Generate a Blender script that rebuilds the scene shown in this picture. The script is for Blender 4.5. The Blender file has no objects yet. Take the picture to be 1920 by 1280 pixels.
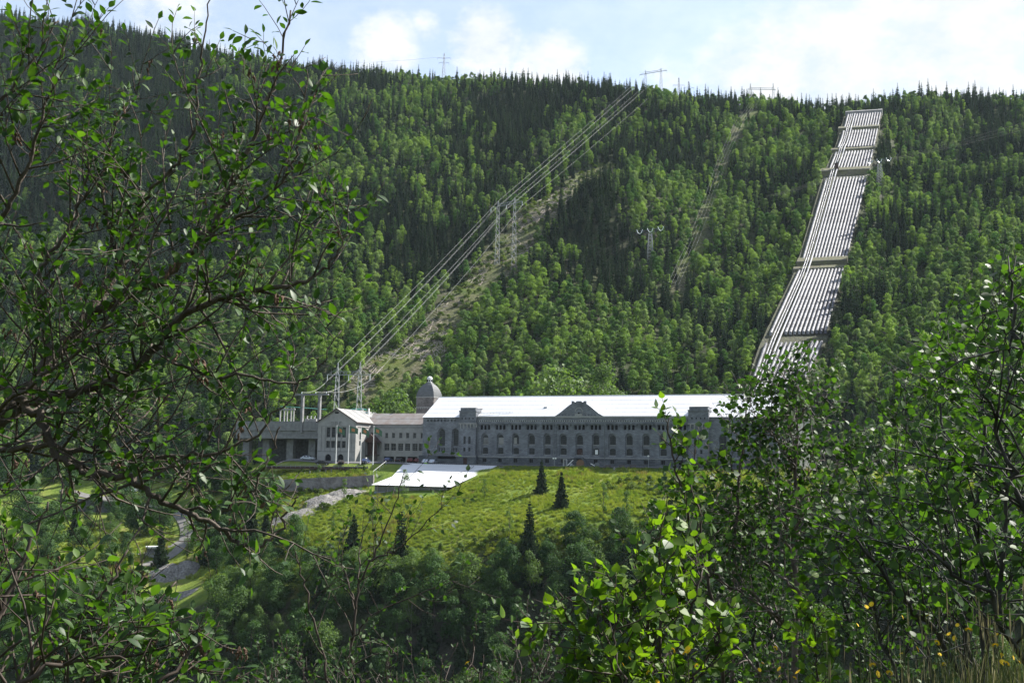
import bpy, math, random, numpy as np
from mathutils import Vector, Matrix, Euler
rnd = random.Random(7); rg = np.random.default_rng(7)
SC = bpy.context.scene; COL = SC.collection
R_ = math.radians
# ------------------------------------------------------------ camera
FPX = 2027.0; PIT = R_(6.64); ROL = R_(0.963)
_F = np.array([0, math.cos(PIT), math.sin(PIT)]); _R0 = np.array([1., 0, 0]); _U0 = np.array([0, -math.sin(PIT), math.cos(PIT)])
_R = math.cos(ROL)*_R0 + math.sin(ROL)*_U0; _U = -math.sin(ROL)*_R0 + math.cos(ROL)*_U0
cam = bpy.data.cameras.new('camera'); camo = bpy.data.objects.new('camera', cam); COL.objects.link(camo)
cam.sensor_width = 36; cam.lens = FPX/1920*36; cam.clip_start = 0.05; cam.clip_end = 12000
camo.matrix_world = Matrix(((_R[0], _U[0], -_F[0], 0), (_R[1], _U[1], -_F[1], 0), (_R[2], _U[2], -_F[2], 0), (0, 0, 0, 1)))
SC.camera = camo
cam.dof.use_dof = False
# ------------------------------------------------------------ sun, sky, exposure
SAZ, SEL = R_(27), R_(44)
sd = Vector((math.cos(SAZ)*math.cos(SEL), math.sin(SAZ)*math.cos(SEL), math.sin(SEL)))
sl = bpy.data.lights.new('sun', 'SUN'); sl.energy = 5.0; sl.angle = R_(0.55); sl.color = (1, .955, .88)
so = bpy.data.objects.new('sun', sl); COL.objects.link(so); so.rotation_euler = sd.to_track_quat('Z', 'Y').to_euler(); so.location = (300, 300, 500)
SC.view_settings.view_transform = 'Standard'; SC.view_settings.look = 'None'; SC.view_settings.exposure = 1.32; SC.view_settings.gamma = 1
SC.view_settings.use_curve_mapping = False
wd = bpy.data.worlds.new('World'); SC.world = wd; wd.use_nodes = True
NT = wd.node_tree; NT.nodes.clear()
def nn(nt, t, **k):
    n = nt.nodes.new(t)
    for a, b in k.items():
        if hasattr(n, a): setattr(n, a, b)
        else: n.inputs[a.replace('_', ' ')].default_value = b
    return n
wo = nn(NT, 'ShaderNodeOutputWorld'); bg = nn(NT, 'ShaderNodeBackground'); bg.inputs['Strength'].default_value = .10
sk = nn(NT, 'ShaderNodeTexSky'); sk.sky_type = 'NISHITA'; sk.sun_disc = False; sk.sun_elevation = SEL; sk.sun_rotation = math.pi/2-SAZ
sk.air_density = 1.0; sk.dust_density = 1.0; sk.ozone_density = 1.2
geo = nn(NT, 'ShaderNodeTexCoord')
def ray(px, py):
    d = _F + (px-960)/FPX*_R + (640-py)/FPX*_U; return d/np.linalg.norm(d)
CL = [(1560, 130, .11, 1.05), (1790, 50, .12, 1.1), (1720, 190, .10, .85), (1400, 150, .06, .95), (1250, 190, .05, .4), (720, 82, .040, .95), (910, 78, .042, 1.25), (1030, 128, .044, 1.15), (318, 28, .045, .8), (800, 45, .02, .6), (420, 60, .03, .45)]
mp = nn(NT, 'ShaderNodeMapping'); mp.inputs['Scale'].default_value = (1, 1, 1.6); NT.links.new(geo.outputs['Generated'], mp.inputs[0])
n1 = nn(NT, 'ShaderNodeTexNoise'); n1.inputs['Scale'].default_value = 19; n1.inputs['Detail'].default_value = 9; n1.inputs['Roughness'].default_value = .64
NT.links.new(mp.outputs[0], n1.inputs['Vector'])
acc = None
def mth(nt, op, a, b=None, c=None, clamp=False):
    n = nt.nodes.new('ShaderNodeMath'); n.operation = op; n.use_clamp = clamp
    for i, v in enumerate((a, b, c)):
        if v is None: continue
        if isinstance(v, (int, float)): n.inputs[i].default_value = v
        else: nt.links.new(v, n.inputs[i])
    return n.outputs[0]
for (cx, cy, rr, am) in CL:
    vd = nn(NT, 'ShaderNodeVectorMath', operation='DISTANCE'); NT.links.new(geo.outputs['Generated'], vd.inputs[0]); vd.inputs[1].default_value = tuple(ray(cx, cy))
    q = mth(NT, 'DIVIDE', vd.outputs['Value'], rr); q = mth(NT, 'MULTIPLY', q, q); q = mth(NT, 'SUBTRACT', 1.0, q, clamp=True); q = mth(NT, 'MULTIPLY', q, am)
    acc = q if acc is None else mth(NT, 'MAXIMUM', acc, q)
# other clouds round the rest of the sky
n2 = nn(NT, 'ShaderNodeTexNoise'); n2.inputs['Scale'].default_value = 3.2; n2.inputs['Detail'].default_value = 6
NT.links.new(mp.outputs[0], n2.inputs['Vector'])
oth = mth(NT, 'MULTIPLY', mth(NT, 'SUBTRACT', n2.outputs['Fac'], .6, clamp=True), 4.0)
acc = mth(NT, 'MAXIMUM', acc, mth(NT, 'MULTIPLY', oth, .8))
cf = mth(NT, 'ADD', acc, mth(NT, 'MULTIPLY', mth(NT, 'SUBTRACT', n1.outputs['Fac'], .5), 2.3))
cf = mth(NT, 'MULTIPLY', mth(NT, 'SUBTRACT', cf, .22), 1.35, clamp=True)
cf = mth(NT, 'MULTIPLY', cf, mth(NT, 'MULTIPLY', acc, 2.2, clamp=True))
cf = mth(NT, 'ADD', mth(NT, 'MULTIPLY', cf, .58), .42)
mx = nn(NT, 'ShaderNodeMix', data_type='RGBA'); NT.links.new(cf, mx.inputs[0])
SKM = nn(NT, 'ShaderNodeMix', data_type='RGBA', blend_type='MULTIPLY'); SKM.inputs[0].default_value = 1; NT.links.new(sk.outputs[0], SKM.inputs[6]); SKM.inputs[7].default_value = (1, 1, 1, 1)
NT.links.new(SKM.outputs[2], mx.inputs[6])
cm_ = nn(NT, 'ShaderNodeMix', data_type='RGBA'); NT.links.new(mth(NT, 'MULTIPLY', mth(NT, 'SUBTRACT', n1.outputs['Fac'], .32), 2.6, clamp=True), cm_.inputs[0]); cm_.inputs[6].default_value = (3.2, 3.55, 4.0, 1); cm_.inputs[7].default_value = (4.5, 4.55, 4.6, 1); NT.links.new(cm_.outputs[2], mx.inputs[7])
NT.links.new(mx.outputs[2], bg.inputs['Color']); NT.links.new(bg.outputs[0], wo.inputs[0])

# ------------------------------------------------------------ helpers
def P(px, py, Y):
    d = _F + (px-960)/FPX*_R + (640-py)/FPX*_U; return d*(Y/d[1])
def proj(q):
    q = np.asarray(q, float); d = q@_F; return 960+FPX*(q@_R)/d, 640-FPX*(q@_U)/d
TH = R_(21.5); O = P(1086, 874, 318)
sv = np.array([math.cos(TH), -math.sin(TH), 0]); tv = np.array([math.sin(TH), math.cos(TH), 0])
def W(s, t, z): return O*np.array([1, 1, 0]) + s*sv + t*tv + np.array([0, 0, z])
def ST(px, py, t):
    d = _F + (px-960)/FPX*_R + (640-py)/FPX*_U; q = d*(((O+t*tv)@tv)/(d@tv)); return float((q-O)@sv), float(q[2])

def tag(o, label=None, cat=None, group=None, kind=None):
    for k, v in (('label', label), ('category', cat), ('group', group), ('kind', kind)):
        if v: o[k] = v
    return o
def empty(name, loc, rz=0, label=None, cat=None, group=None):
    o = bpy.data.objects.new(name, None); COL.objects.link(o); o.location = loc; o.rotation_euler = (0, 0, rz); o.empty_display_size = .1
    return tag(o, label, cat, group)
def link(name, me, parent=None, loc=None):
    o = bpy.data.objects.new(name, me); COL.objects.link(o)
    if parent: o.parent = parent
    if loc is not None: o.location = loc
    return o
class MB:
    """collects verts / faces, optional material index"""
    def __init__(s): s.v = []; s.f = []; s.m = []
    def add(s, vs, fs, mi=0):
        k = len(s.v); s.v += [tuple(map(float, q)) for q in vs]; s.f += [tuple(i+k for i in q) for q in fs]; s.m += [mi]*len(fs)
    def box(s, x0, x1, y0, y1, z0, z1, mi=0):
        s.add([(x0, y0, z0), (x1, y0, z0), (x1, y1, z0), (x0, y1, z0), (x0, y0, z1), (x1, y0, z1), (x1, y1, z1), (x0, y1, z1)],
              [(3, 2, 1, 0), (4, 5, 6, 7), (0, 1, 5, 4), (1, 2, 6, 5), (2, 3, 7, 6), (3, 0, 4, 7)], mi)
    def poly(s, vs, mi=0): s.add(vs, [tuple(range(len(vs)))], mi)
    def prism(s, pts, d, mi=0):   # pts 3-D polygon, d extrusion vector
        n = len(pts); d = np.array(d, float); a = [np.array(q, float) for q in pts]
        s.add(a+[q+d for q in a], [tuple(range(n))[::-1], tuple(range(n, 2*n))]+[(i, (i+1) % n, n+(i+1) % n, n+i) for i in range(n)], mi)
    def bar(s, a, b, r, mi=0, n=4, r2=None):
        a = np.array(a, float); b = np.array(b, float); d = b-a; L = np.linalg.norm(d)
        if L < 1e-9: return
        d /= L; h = np.array([0, 0, 1.]) if abs(d[2]) < .9 else np.array([1., 0, 0]); u = np.cross(d, h); u /= np.linalg.norm(u); w = np.cross(d, u)
        r2 = r if r2 is None else r2; ph = math.pi/4
        ring = lambda c, q: [c+q*(math.cos(ph+2*math.pi*i/n)*u+math.sin(ph+2*math.pi*i/n)*w) for i in range(n)]
        s.add(ring(a, r)+ring(b, r2), [(i, (i+1) % n, n+(i+1) % n, n+i) for i in range(n)]+[tuple(range(n))[::-1], tuple(range(n, 2*n))], mi)
    def tube(s, pts, rad, n=6, mi=0):
        pts = np.asarray(pts, float); k = len(pts)
        if np.isscalar(rad): rad = [rad]*k
        T = np.gradient(pts, axis=0); T /= np.linalg.norm(T, axis=1)[:, None]+1e-12
        h = np.array([.3, .2, 1.]) if abs(T[0][2]) < .9 else np.array([1., .2, 0]); u = np.cross(T[0], h); u /= np.linalg.norm(u); vs = []
        for i in range(k):
            u = u-T[i]*(u@T[i]); u /= np.linalg.norm(u)+1e-12; w = np.cross(T[i], u)
            vs += [pts[i]+rad[i]*(math.cos(2*math.pi*j/n)*u+math.sin(2*math.pi*j/n)*w) for j in range(n)]
        fs = [(i*n+j, i*n+(j+1) % n, (i+1)*n+(j+1) % n, (i+1)*n+j) for i in range(k-1) for j in range(n)]
        fs += [tuple(range(n))[::-1], tuple(range((k-1)*n, k*n))]
        s.add(vs, fs, mi)
    def mesh(s, name, mats, smooth=False):
        me = bpy.data.meshes.new(name); me.from_pydata(s.v, [], s.f)
        for m in (mats if isinstance(mats, (list, tuple)) else [mats]): me.materials.append(m)
        if any(s.m): me.polygons.foreach_set('material_index', s.m)
        if smooth: me.polygons.foreach_set('use_smooth', [True]*len(s.f))
        me.update(); return me
    def build(s, name, mats, parent=None, smooth=False):
        return link(name, s.mesh(name, mats, smooth), parent)
def quadmesh(name, V, F, mats, mi=None, smooth=False):
    """fast mesh from numpy arrays; F is (n,k) with constant k"""
    V = np.asarray(V, np.float32); F = np.asarray(F, np.int32); me = bpy.data.meshes.new(name); n, k = F.shape
    me.vertices.add(len(V)); me.vertices.foreach_set('co', V.ravel()); me.loops.add(n*k); me.loops.foreach_set('vertex_index', F.ravel())
    me.polygons.add(n); me.polygons.foreach_set('loop_start', np.arange(0, n*k, k, dtype=np.int32))
    for m in (mats if isinstance(mats, (list, tuple)) else [mats]): me.materials.append(m)
    if mi is not None: me.polygons.foreach_set('material_index', np.asarray(mi, np.int32))
    if smooth: me.polygons.foreach_set('use_smooth', np.ones(n, bool))
    me.update(calc_edges=True); return me

# ------------------------------------------------------------ materials
def lnk(nt, a, b): nt.links.new(a, b)
def mat(name, col, rough=.8, var=.15, scale=3., spec=.3, metal=0, bump=0, bscale=20, col2=None, coord='Object', detail=5, bdist=.05):
    m = bpy.data.materials.new(name); m.use_nodes = True; nt = m.node_tree; b = nt.nodes['Principled BSDF']
    b.inputs['Roughness'].default_value = rough; b.inputs['Specular IOR Level'].default_value = spec; b.inputs['Metallic'].default_value = metal
    tc = nn(nt, 'ShaderNodeTexCoord'); no = nn(nt, 'ShaderNodeTexNoise'); no.inputs['Scale'].default_value = scale; no.inputs['Detail'].default_value = detail
    lnk(nt, tc.outputs[coord], no.inputs['Vector'])
    rp = nn(nt, 'ShaderNodeValToRGB'); c = np.array(col[:3])
    lo = c*(1-var) if col2 is None else c; hi = np.minimum(c*(1+var), 1) if col2 is None else np.array(col2[:3])
    rp.color_ramp.elements[0].position = .32; rp.color_ramp.elements[1].position = .68
    rp.color_ramp.elements[0].color = (*lo, 1); rp.color_ramp.elements[1].color = (*hi, 1)
    lnk(nt, no.outputs['Fac'], rp.inputs[0]); lnk(nt, rp.outputs[0], b.inputs['Base Color'])
    if bump:
        nb = nn(nt, 'ShaderNodeTexNoise'); nb.inputs['Scale'].default_value = bscale; nb.inputs['Detail'].default_value = 6; lnk(nt, tc.outputs[coord], nb.inputs['Vector'])
        bp = nn(nt, 'ShaderNodeBump'); bp.inputs['Strength'].default_value = bump; bp.inputs['Distance'].default_value = bdist; lnk(nt, nb.outputs['Fac'], bp.inputs['Height']); lnk(nt, bp.outputs[0], b.inputs['Normal'])
    return m
def stone(name, c1, c2, mortar, bw, bh, msize=.03, bump=.6):
    m = bpy.data.materials.new(name); m.use_nodes = True; nt = m.node_tree; b = nt.nodes['Principled BSDF']; b.inputs['Roughness'].default_value = .9; b.inputs['Specular IOR Level'].default_value = .2
    tc = nn(nt, 'ShaderNodeTexCoord'); sp = nn(nt, 'ShaderNodeSeparateXYZ'); lnk(nt, tc.outputs['Object'], sp.inputs[0]); cb = nn(nt, 'ShaderNodeCombineXYZ')
    lnk(nt, mth(nt, 'ADD', sp.outputs[0], sp.outputs[1]), cb.inputs[0]); lnk(nt, sp.outputs[2], cb.inputs[1])
    nw = nn(nt, 'ShaderNodeTexNoise'); nw.inputs['Scale'].default_value = .9; lnk(nt, cb.outputs[0], nw.inputs['Vector'])
    av = nn(nt, 'ShaderNodeVectorMath', operation='MULTIPLY_ADD'); lnk(nt, nw.outputs['Color'], av.inputs[0]); av.inputs[1].default_value = (.25, .12, 0); lnk(nt, cb.outputs[0], av.inputs[2])
    br = nn(nt, 'ShaderNodeTexBrick'); lnk(nt, av.outputs[0], br.inputs['Vector']); br.inputs['Scale'].default_value = 1
    br.inputs['Color1'].default_value = (*c1, 1); br.inputs['Color2'].default_value = (*c2, 1); br.inputs['Mortar'].default_value = (*mortar, 1)
    br.inputs['Brick Width'].default_value = bw; br.inputs['Row Height'].default_value = bh; br.inputs['Mortar Size'].default_value = msize; br.inputs['Mortar Smooth'].default_value = .4
    n3 = nn(nt, 'ShaderNodeTexNoise'); n3.inputs['Scale'].default_value = .35; n3.inputs['Detail'].default_value = 8; lnk(nt, tc.outputs['Object'], n3.inputs['Vector'])
    mr = nn(nt, 'ShaderNodeMapRange'); lnk(nt, n3.outputs['Fac'], mr.inputs[0]); mr.inputs[1].default_value = .3; mr.inputs[2].default_value = .7; mr.inputs[3].default_value = .72; mr.inputs[4].default_value = 1.22
    mu = nn(nt, 'ShaderNodeMix', data_type='RGBA', blend_type='MULTIPLY'); mu.inputs[0].default_value = 1; lnk(nt, br.outputs[0], mu.inputs[6]); lnk(nt, mr.outputs[0], mu.inputs[7])
    lnk(nt, mu.outputs[2], b.inputs['Base Color'])
    n4 = nn(nt, 'ShaderNodeTexNoise'); n4.inputs['Scale'].default_value = 5; n4.inputs['Detail'].default_value = 5; lnk(nt, tc.outputs['Object'], n4.inputs['Vector'])
    h = mth(nt, 'ADD', mth(nt, 'MULTIPLY', br.outputs['Fac'], -1.0), n4.outputs['Fac'])
    bp = nn(nt, 'ShaderNodeBump'); bp.inputs['Strength'].default_value = bump; bp.inputs['Distance'].default_value = .12; lnk(nt, h, bp.inputs['Height']); lnk(nt, bp.outputs[0], b.inputs['Normal'])
    return m
def leafmat(name, c1, c2, trans, tfac=.35, rough=.5, spec=.35, nscale=6., objvar=0., hue=None):
    """foliage: colour noise in space, per-object variation, translucency"""
    m = bpy.data.materials.new(name); m.use_nodes = True; nt = m.node_tree; b = nt.nodes['Principled BSDF']; out = nt.nodes['Material Output']
    b.inputs['Roughness'].default_value = rough; b.inputs['Specular IOR Level'].default_value = spec
    ge = nn(nt, 'ShaderNodeNewGeometry'); no = nn(nt, 'ShaderNodeTexNoise'); no.inputs['Scale'].default_value = nscale; no.inputs['Detail'].default_value = 2; lnk(nt, ge.outputs['Position'], no.inputs['Vector'])
    oi = nn(nt, 'ShaderNodeObjectInfo')
    f = mth(nt, 'ADD', mth(nt, 'MULTIPLY', mth(nt, 'SUBTRACT', no.outputs['Fac'], .5), 2.2), mth(nt, 'ADD', .5, mth(nt, 'MULTIPLY', mth(nt, 'SUBTRACT', oi.outputs['Random'], .5), objvar)), clamp=True)
    mx = nn(nt, 'ShaderNodeMix', data_type='RGBA'); lnk(nt, f, mx.inputs[0]); mx.inputs[6].default_value = (*c1, 1); mx.inputs[7].default_value = (*c2, 1)
    lnk(nt, mx.outputs[2], b.inputs['Base Color'])
    tr = nn(nt, 'ShaderNodeBsdfTranslucent'); m2 = nn(nt, 'ShaderNodeMix', data_type='RGBA', blend_type='MULTIPLY'); m2.inputs[0].default_value = 1; lnk(nt, mx.outputs[2], m2.inputs[6]); m2.inputs[7].default_value = (*trans, 1); lnk(nt, m2.outputs[2], tr.inputs[0])
    ms = nn(nt, 'ShaderNodeMixShader'); ms.inputs[0].default_value = tfac; lnk(nt, b.outputs[0], ms.inputs[1]); lnk(nt, tr.outputs[0], ms.inputs[2]); lnk(nt, ms.outputs[0], out.inputs[0])
    return m
M = {}
M['bark'] = mat('bark', (.075, .062, .05), .9, .35, 8, bump=.5, bscale=30)
M['pale_bark'] = mat('pale_bark', (.22, .2, .17), .85, .4, 5, bump=.3)
M['twig'] = mat('twig_bark', (.055, .042, .034), .8, .3, 20, spec=.3)
M['spruce'] = leafmat('spruce_needles', (.022, .045, .030), (.055, .088, .052), (1.3, 1.5, .6), .15, .75, .12, .6, .9)
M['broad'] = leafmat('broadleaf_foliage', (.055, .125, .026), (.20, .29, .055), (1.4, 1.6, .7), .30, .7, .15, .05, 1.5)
M['birch'] = leafmat('birch_foliage', (.085, .15, .045), (.19, .265, .095), (1.5, 1.6, .7), .32, .7, .15, .05, 1.5)
M['gorge'] = leafmat('shaded_foliage', (.032, .072, .024), (.07, .125, .038), (1.3, 1.6, .6), .28, .7, .15, .5, .8)  # leaf colour darkened in place of the shade over the gorge
M['shrub'] = leafmat('shrub_foliage', (.065, .11, .02), (.13, .17, .035), (1.4, 1.6, .6), .32, .7, .15, .6, 1.0)
M['grass'] = leafmat('grass_blades', (.13, .19, .028), (.24, .27, .05), (1.3, 1.4, .5), .4, .7, .2, .15, .8)
M['stone'] = stone('granite_masonry', (.14, .15, .172), (.215, .228, .25), (.10, .107, .12), .75, .32)
M['base_stone'] = stone('rough_base_masonry', (.09, .10, .115), (.14, .15, .16), (.06, .065, .07), 1.1, .45, .04, .9)
M['rubble'] = stone('dark_rubble_masonry', (.10, .09, .088), (.20, .185, .18), (.3, .29, .28), .55, .35, .03, .9)
M['light_stone'] = mat('dressed_pale_stone', (.27, .27, .265), .85, .15, 2, bump=.2)
M['render'] = mat('pale_rendered_wall', (.29, .285, .275), .9, .12, .7, bump=.15, bscale=9)
M['concrete'] = mat('concrete', (.19, .19, .19), .9, .22, .8, bump=.2, bscale=6)
M['white_roof'] = mat('white_metal_roof', (.60, .61, .63), .42, .04, .5, spec=.5)
M['grey_roof'] = mat('grey_sheet_roof', (.24, .24, .235), .55, .1, .6)
M['brown_roof'] = mat('weathered_sheet_roof', (.25, .24, .23), .6, .1, .5, col2=(.19, .15, .13))
M['glass'] = mat('window_glass', (.012, .015, .02), .25, .3, 2, spec=.3)
M['dark'] = mat('dark_interior', (.012, .013, .015), .9, .3, 2)  # near-black in place of the shade inside openings and rooms
M['frame'] = mat('window_frame_paint', (.11, .115, .12), .6, .1, 2)
M['white'] = mat('white_paint', (.78, .78, .76), .5, .05, 2)
M['steel'] = mat('galvanised_steel', (.30, .32, .33), .7, .15, 1)
M['steel_dark'] = mat('dull_steel', (.16, .17, .18), .5, .2, 1, metal=.4)
M['wire'] = mat('aluminium_conductor', (.36, .36, .36), .9, .05, 1, spec=.05)
M['pipe'] = mat('painted_steel_pipe', (.10, .10, .115), .55, .2, .16, spec=.2, detail=14, col2=(.25, .25, .265))
M['insul'] = mat('glass_insulator', (.75, .82, .82), .25, .05, 1, spec=.7)
M['asphalt'] = mat('asphalt', (.11, .11, .11), .9, .2, 3)
M['gravel_road'] = mat('gravel_road', (.16, .155, .145), .95, .2, 1.5, bump=.4)
M['gravel'] = mat('rock_rubble_gravel', (.09, .085, .08), .95, .4, 1.6, bump=1, bscale=2.5, bdist=.4, col2=(.26, .25, .235), detail=12)
M['rock'] = mat('fractured_rock', (.13, .115, .115), .95, .4, .5, bump=1, bscale=1.2, bdist=.5, col2=(.25, .235, .23))
M['wood'] = mat('weathered_wood', (.2, .12, .075), .8, .25, 4)
M['darkwood'] = mat('dark_stained_wood', (.06, .035, .03), .8, .25, 4)
M['deadwood'] = mat('bleached_slash_wood', (.36, .31, .27), .9, .25, 4)
M['black'] = mat('black_rubber', (.02, .02, .02), .7, .1, 2)
M['red'] = mat('red_paint', (.30, .03, .03), .35, .1, 2, spec=.5)
M['dark_red'] = mat('dark_red_paint', (.09, .015, .015), .4, .1, 2)
M['blue'] = mat('dark_blue_paint', (.03, .05, .12), .35, .1, 2, spec=.5)
M['silver'] = mat('silver_car_paint', (.42, .46, .52), .3, .05, 2, spec=.6, metal=.3)
M['teal'] = mat('verdigris_copper', (.12, .36, .30), .6, .15, 2)
M['orange'] = mat('orange_flag_cloth', (.42, .17, .07), .8, .1, 2)
M['green'] = mat('green_flag_cloth', (.06, .13, .08), .8, .1, 2)
M['yellow'] = mat('yellow_petals', (.85, .60, .02), .6, .15, 60)
M['mossy'] = mat('mossy_concrete', (.10, .09, .07), .95, .3, .7, bump=.4, bscale=2, col2=(.13, .135, .065))
M['water'] = mat('river_water', (.08, .10, .095), .12, .1, .2, spec=.6, bump=.3, bscale=1.2)
M['moss_stone'] = mat('weathered_masonry', (.09, .09, .1), .9, .3, 1.2, bump=.6, bscale=3, bdist=.2)
M['pipe_worn'] = mat('weathered_pipe', (.08, .08, .10), .6, .2, .25, spec=.2, detail=12, col2=(.26, .26, .28))
M['light_metal'] = mat('worn_rail_steel', (.5, .49, .5), .4, .15, .5, spec=.5, metal=.2)
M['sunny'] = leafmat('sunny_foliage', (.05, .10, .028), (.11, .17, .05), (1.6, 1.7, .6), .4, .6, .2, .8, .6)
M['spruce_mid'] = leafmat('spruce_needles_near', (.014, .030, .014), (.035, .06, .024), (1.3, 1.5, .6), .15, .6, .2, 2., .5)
M['dry_grass'] = leafmat('dry_grass', (.17, .17, .05), (.24, .22, .08), (1.2, 1.1, .6), .35, .8, .15, .3, .5)
M['bedrock'] = mat('dark_penstock_bed', (.035, .035, .03), .95, .4, .6, bump=1, bscale=1.5, bdist=.4, col2=(.09, .095, .05))  # gap darkness between the pipes put into the rock colour
def haze():
    mb = MB(); mb.box(-1700, 1700, -320, 1500, -90, 420); m = bpy.data.materials.new('haze'); m.use_nodes = True; nt = m.node_tree; nt.nodes.clear(); o_ = nn(nt, 'ShaderNodeOutputMaterial'); v = nn(nt, 'ShaderNodeVolumePrincipled')
    v.inputs['Color'].default_value = (.72, .86, 1, 1); v.inputs['Density'].default_value = .000035; v.inputs['Anisotropy'].default_value = .0; lnk(nt, v.outputs[0], o_.inputs['Volume']); o = mb.build('haze', m); o['kind'] = 'stuff'; o['label'] = 'thin pale blue summer haze lying over the valley'; return o
M['seam'] = mat('dirty_roof_seam', (.42, .43, .45), .6, .1, 1)  # greyer than the roof sheets so the seams stay visible
# ------------------------------------------------------------ terrain
SKY = [(-400, -20, 1040), (-200, -5, 1020), (0, 45, 990), (150, 52, 960), (300, 85, 930), (450, 118, 900), (600, 138, 875), (750, 148, 850), (900, 162, 835), (1050, 170, 820), (1200, 188, 800), (1300, 192, 795), (1440, 192, 785), (1560, 206, 778), (1650, 206, 772), (1750, 203, 780), (1900, 198, 800), (2050, 190, 830), (2300, 180, 860)]
FOOT = [(-400, 400, -12), (0, 415, -8), (300, 405, -5), (450, 395, 0), (560, 385, 2), (700, 385, 2.5), (900, 380, 3), (1100, 375, 3), (1300, 372, 3), (1500, 368, 3.5), (1650, 345, 3), (1900, 320, 4), (2300, 300, 6)]
cp = []
fx = np.array([a for a, _, _ in FOOT]); 
for px, py, Ys in SKY:
    top = P(px, py, Ys); fY = np.interp(px, fx, [b for _, b, _ in FOOT]); fz = np.interp(px, fx, [c for _, _, c in FOOT])
    for t in (0, .12, .3, .5, .7, .88, 1.):
        Y = fY+(Ys-fY)*t; k = t**1.06; z = fz+(top[2]-fz)*k+6*math.sin(math.pi*t)*math.sin(px*.013)
        x = (px-960)/FPX*Y*math.cos(ROL)
        cp.append((P(px, 500, Y)[0], Y, z))
    cp.append((P(px, 500, Ys+60)[0], Ys+60, top[2]+4)); cp.append((P(px, 500, Ys+400)[0], Ys+400, top[2]-25))
    cp.append((P(px, 500, 3200)[0], 3200, top[2]-60))
for s in range(-100, 100, 14):      # terrace the power station stands on
    for t in (-3 if s > -50 else -6, 8, 22, 36): cp.append(tuple(W(s, t, .62)))
for s in (-8, 4, 16, 28, 40, 54, 68): cp.append(tuple(W(s, -8, .1))); cp.append(tuple(W(s, -14, -.7)))
VIS = [  # (px, py, Y) seen ground
 (1150, 893, 300), (1250, 893, 296), (1000, 893, 300), (1100, 912, 291), (1200, 908, 287), (1300, 905, 280), (1052, 952, 276), (1015, 922, 287), (950, 905, 296),
 (900, 935, 290), (860, 922, 300), (830, 945, 290), (760, 945, 292), (700, 958, 292), (640, 968, 290), (580, 985, 288), (520, 1010, 284), (560, 1030, 276), (640, 1030, 270), (740, 1015, 268), (850, 1000, 268), (950, 1005, 262), (1020, 1000, 260), (1090, 985, 262), (1180, 960, 268), (1260, 950, 270), (1340, 940, 270), (1450, 935, 270), (1600, 930, 265), (1800, 930, 255),
 (700, 880, 328), (640, 893, 327), (580, 895, 328.5), (530, 899, 330), (720, 890, 324), (640, 880, 333), (560, 882, 336), (690, 913, 319), (640, 912, 321), (580, 914, 322.5), (530, 916, 323), (540, 932, 318), (640, 940, 305), (590, 955, 303), (540, 965, 302), (500, 985, 300),
 (245, 923, 389), (160, 930, 385), (330, 930, 380), (450, 900, 370), (460, 930, 350), (400, 960, 340), (330, 958, 355), (345, 1000, 333), (325, 1045, 310), (285, 1041, 311), (200, 1030, 318), (100, 1020, 325), (200, 985, 345), (260, 965, 356), (100, 960, 365), (280, 1075, 298), (350, 1070, 298), (420, 1040, 300), (450, 1000, 305),
 (60, 1085, 292), (120, 1080, 293), (320, 1110, 285), (360, 1100, 288), (300, 1150, 270), (440, 1090, 270), (200, 1120, 275), (-100, 1060, 310), (-200, 980, 350)]
for a in VIS: cp.append(tuple(P(*a)))
for x in (-260, -190, -120, -70, -20, 30, 80, 140, 200):     # gorge
    side = np.interp(x, [-120, -40, 60, 140], [-38, -17, -16, -13])
    yt = np.interp(x, [-120, -40, 60, 140], [268, 262, 255, 250])
    cp.append((x, yt-10, side-11)); cp.append((x, yt-22, side-28)); cp.append((x, yt-36, side-45)); cp.append((x, 200, -66)); cp.append((x, 150, -70)); cp.append((x, 115, -60)); cp.append((x, 70, -42)); cp.append((x, 35, -22)); 
for x in (-8, -4, 0, 4, 8, 14, 22): cp.append((x, 14, -9.0-.0*x)); cp.append((x, 8, -4.6+.02*x)); cp.append((x, 5, -2.7+.03*x)); cp.append((x, 2, -1.75)); cp.append((x, -5, -1.4)); cp.append((x, -30, 3))
for x in (-60, 60): cp.append((x, 8, -6)); cp.append((x, -30, 6)); cp.append((x, 30, -20))
for x, y, z in ((-1500, -300, 120), (1500, -300, 120), (-1500, 300, 60), (1500, 300, 100), (0, -300, 140), (-3200, 1500, 300), (3200, 1500, 300), (600, 200, 10), (-600, 250, 0), (500, 80, -20), (-500, 80, -30)): cp.append((x, y, z))
cp = np.array(cp); CC = 5.
def kern(a, b): return np.sqrt(((a[:, None, :]-b[None])**2).sum(-1)+CC*CC)
_A = kern(cp[:, :2], cp[:, :2])+np.eye(len(cp))*-1.2; _n = len(cp)
_B = np.zeros((_n+1, _n+1)); _B[:_n, :_n] = _A; _B[:_n, _n] = 1; _B[_n, :_n] = 1
_w = np.linalg.solve(_B, np.append(cp[:, 2], 0))
_g = rg.random((64, 64))*2-1
def vnoise(x, y):
    x = np.asarray(x, float); y = np.asarray(y, float); xi = np.floor(x).astype(int); yi = np.floor(y).astype(int); fx_ = x-xi; fy_ = y-yi
    fx_ = fx_*fx_*(3-2*fx_); fy_ = fy_*fy_*(3-2*fy_); G_ = lambda a, b: _g[a % 64, b % 64]
    return (G_(xi, yi)*(1-fx_)+G_(xi+1, yi)*fx_)*(1-fy_)+(G_(xi, yi+1)*(1-fx_)+G_(xi+1, yi+1)*fx_)*fy_
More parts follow.
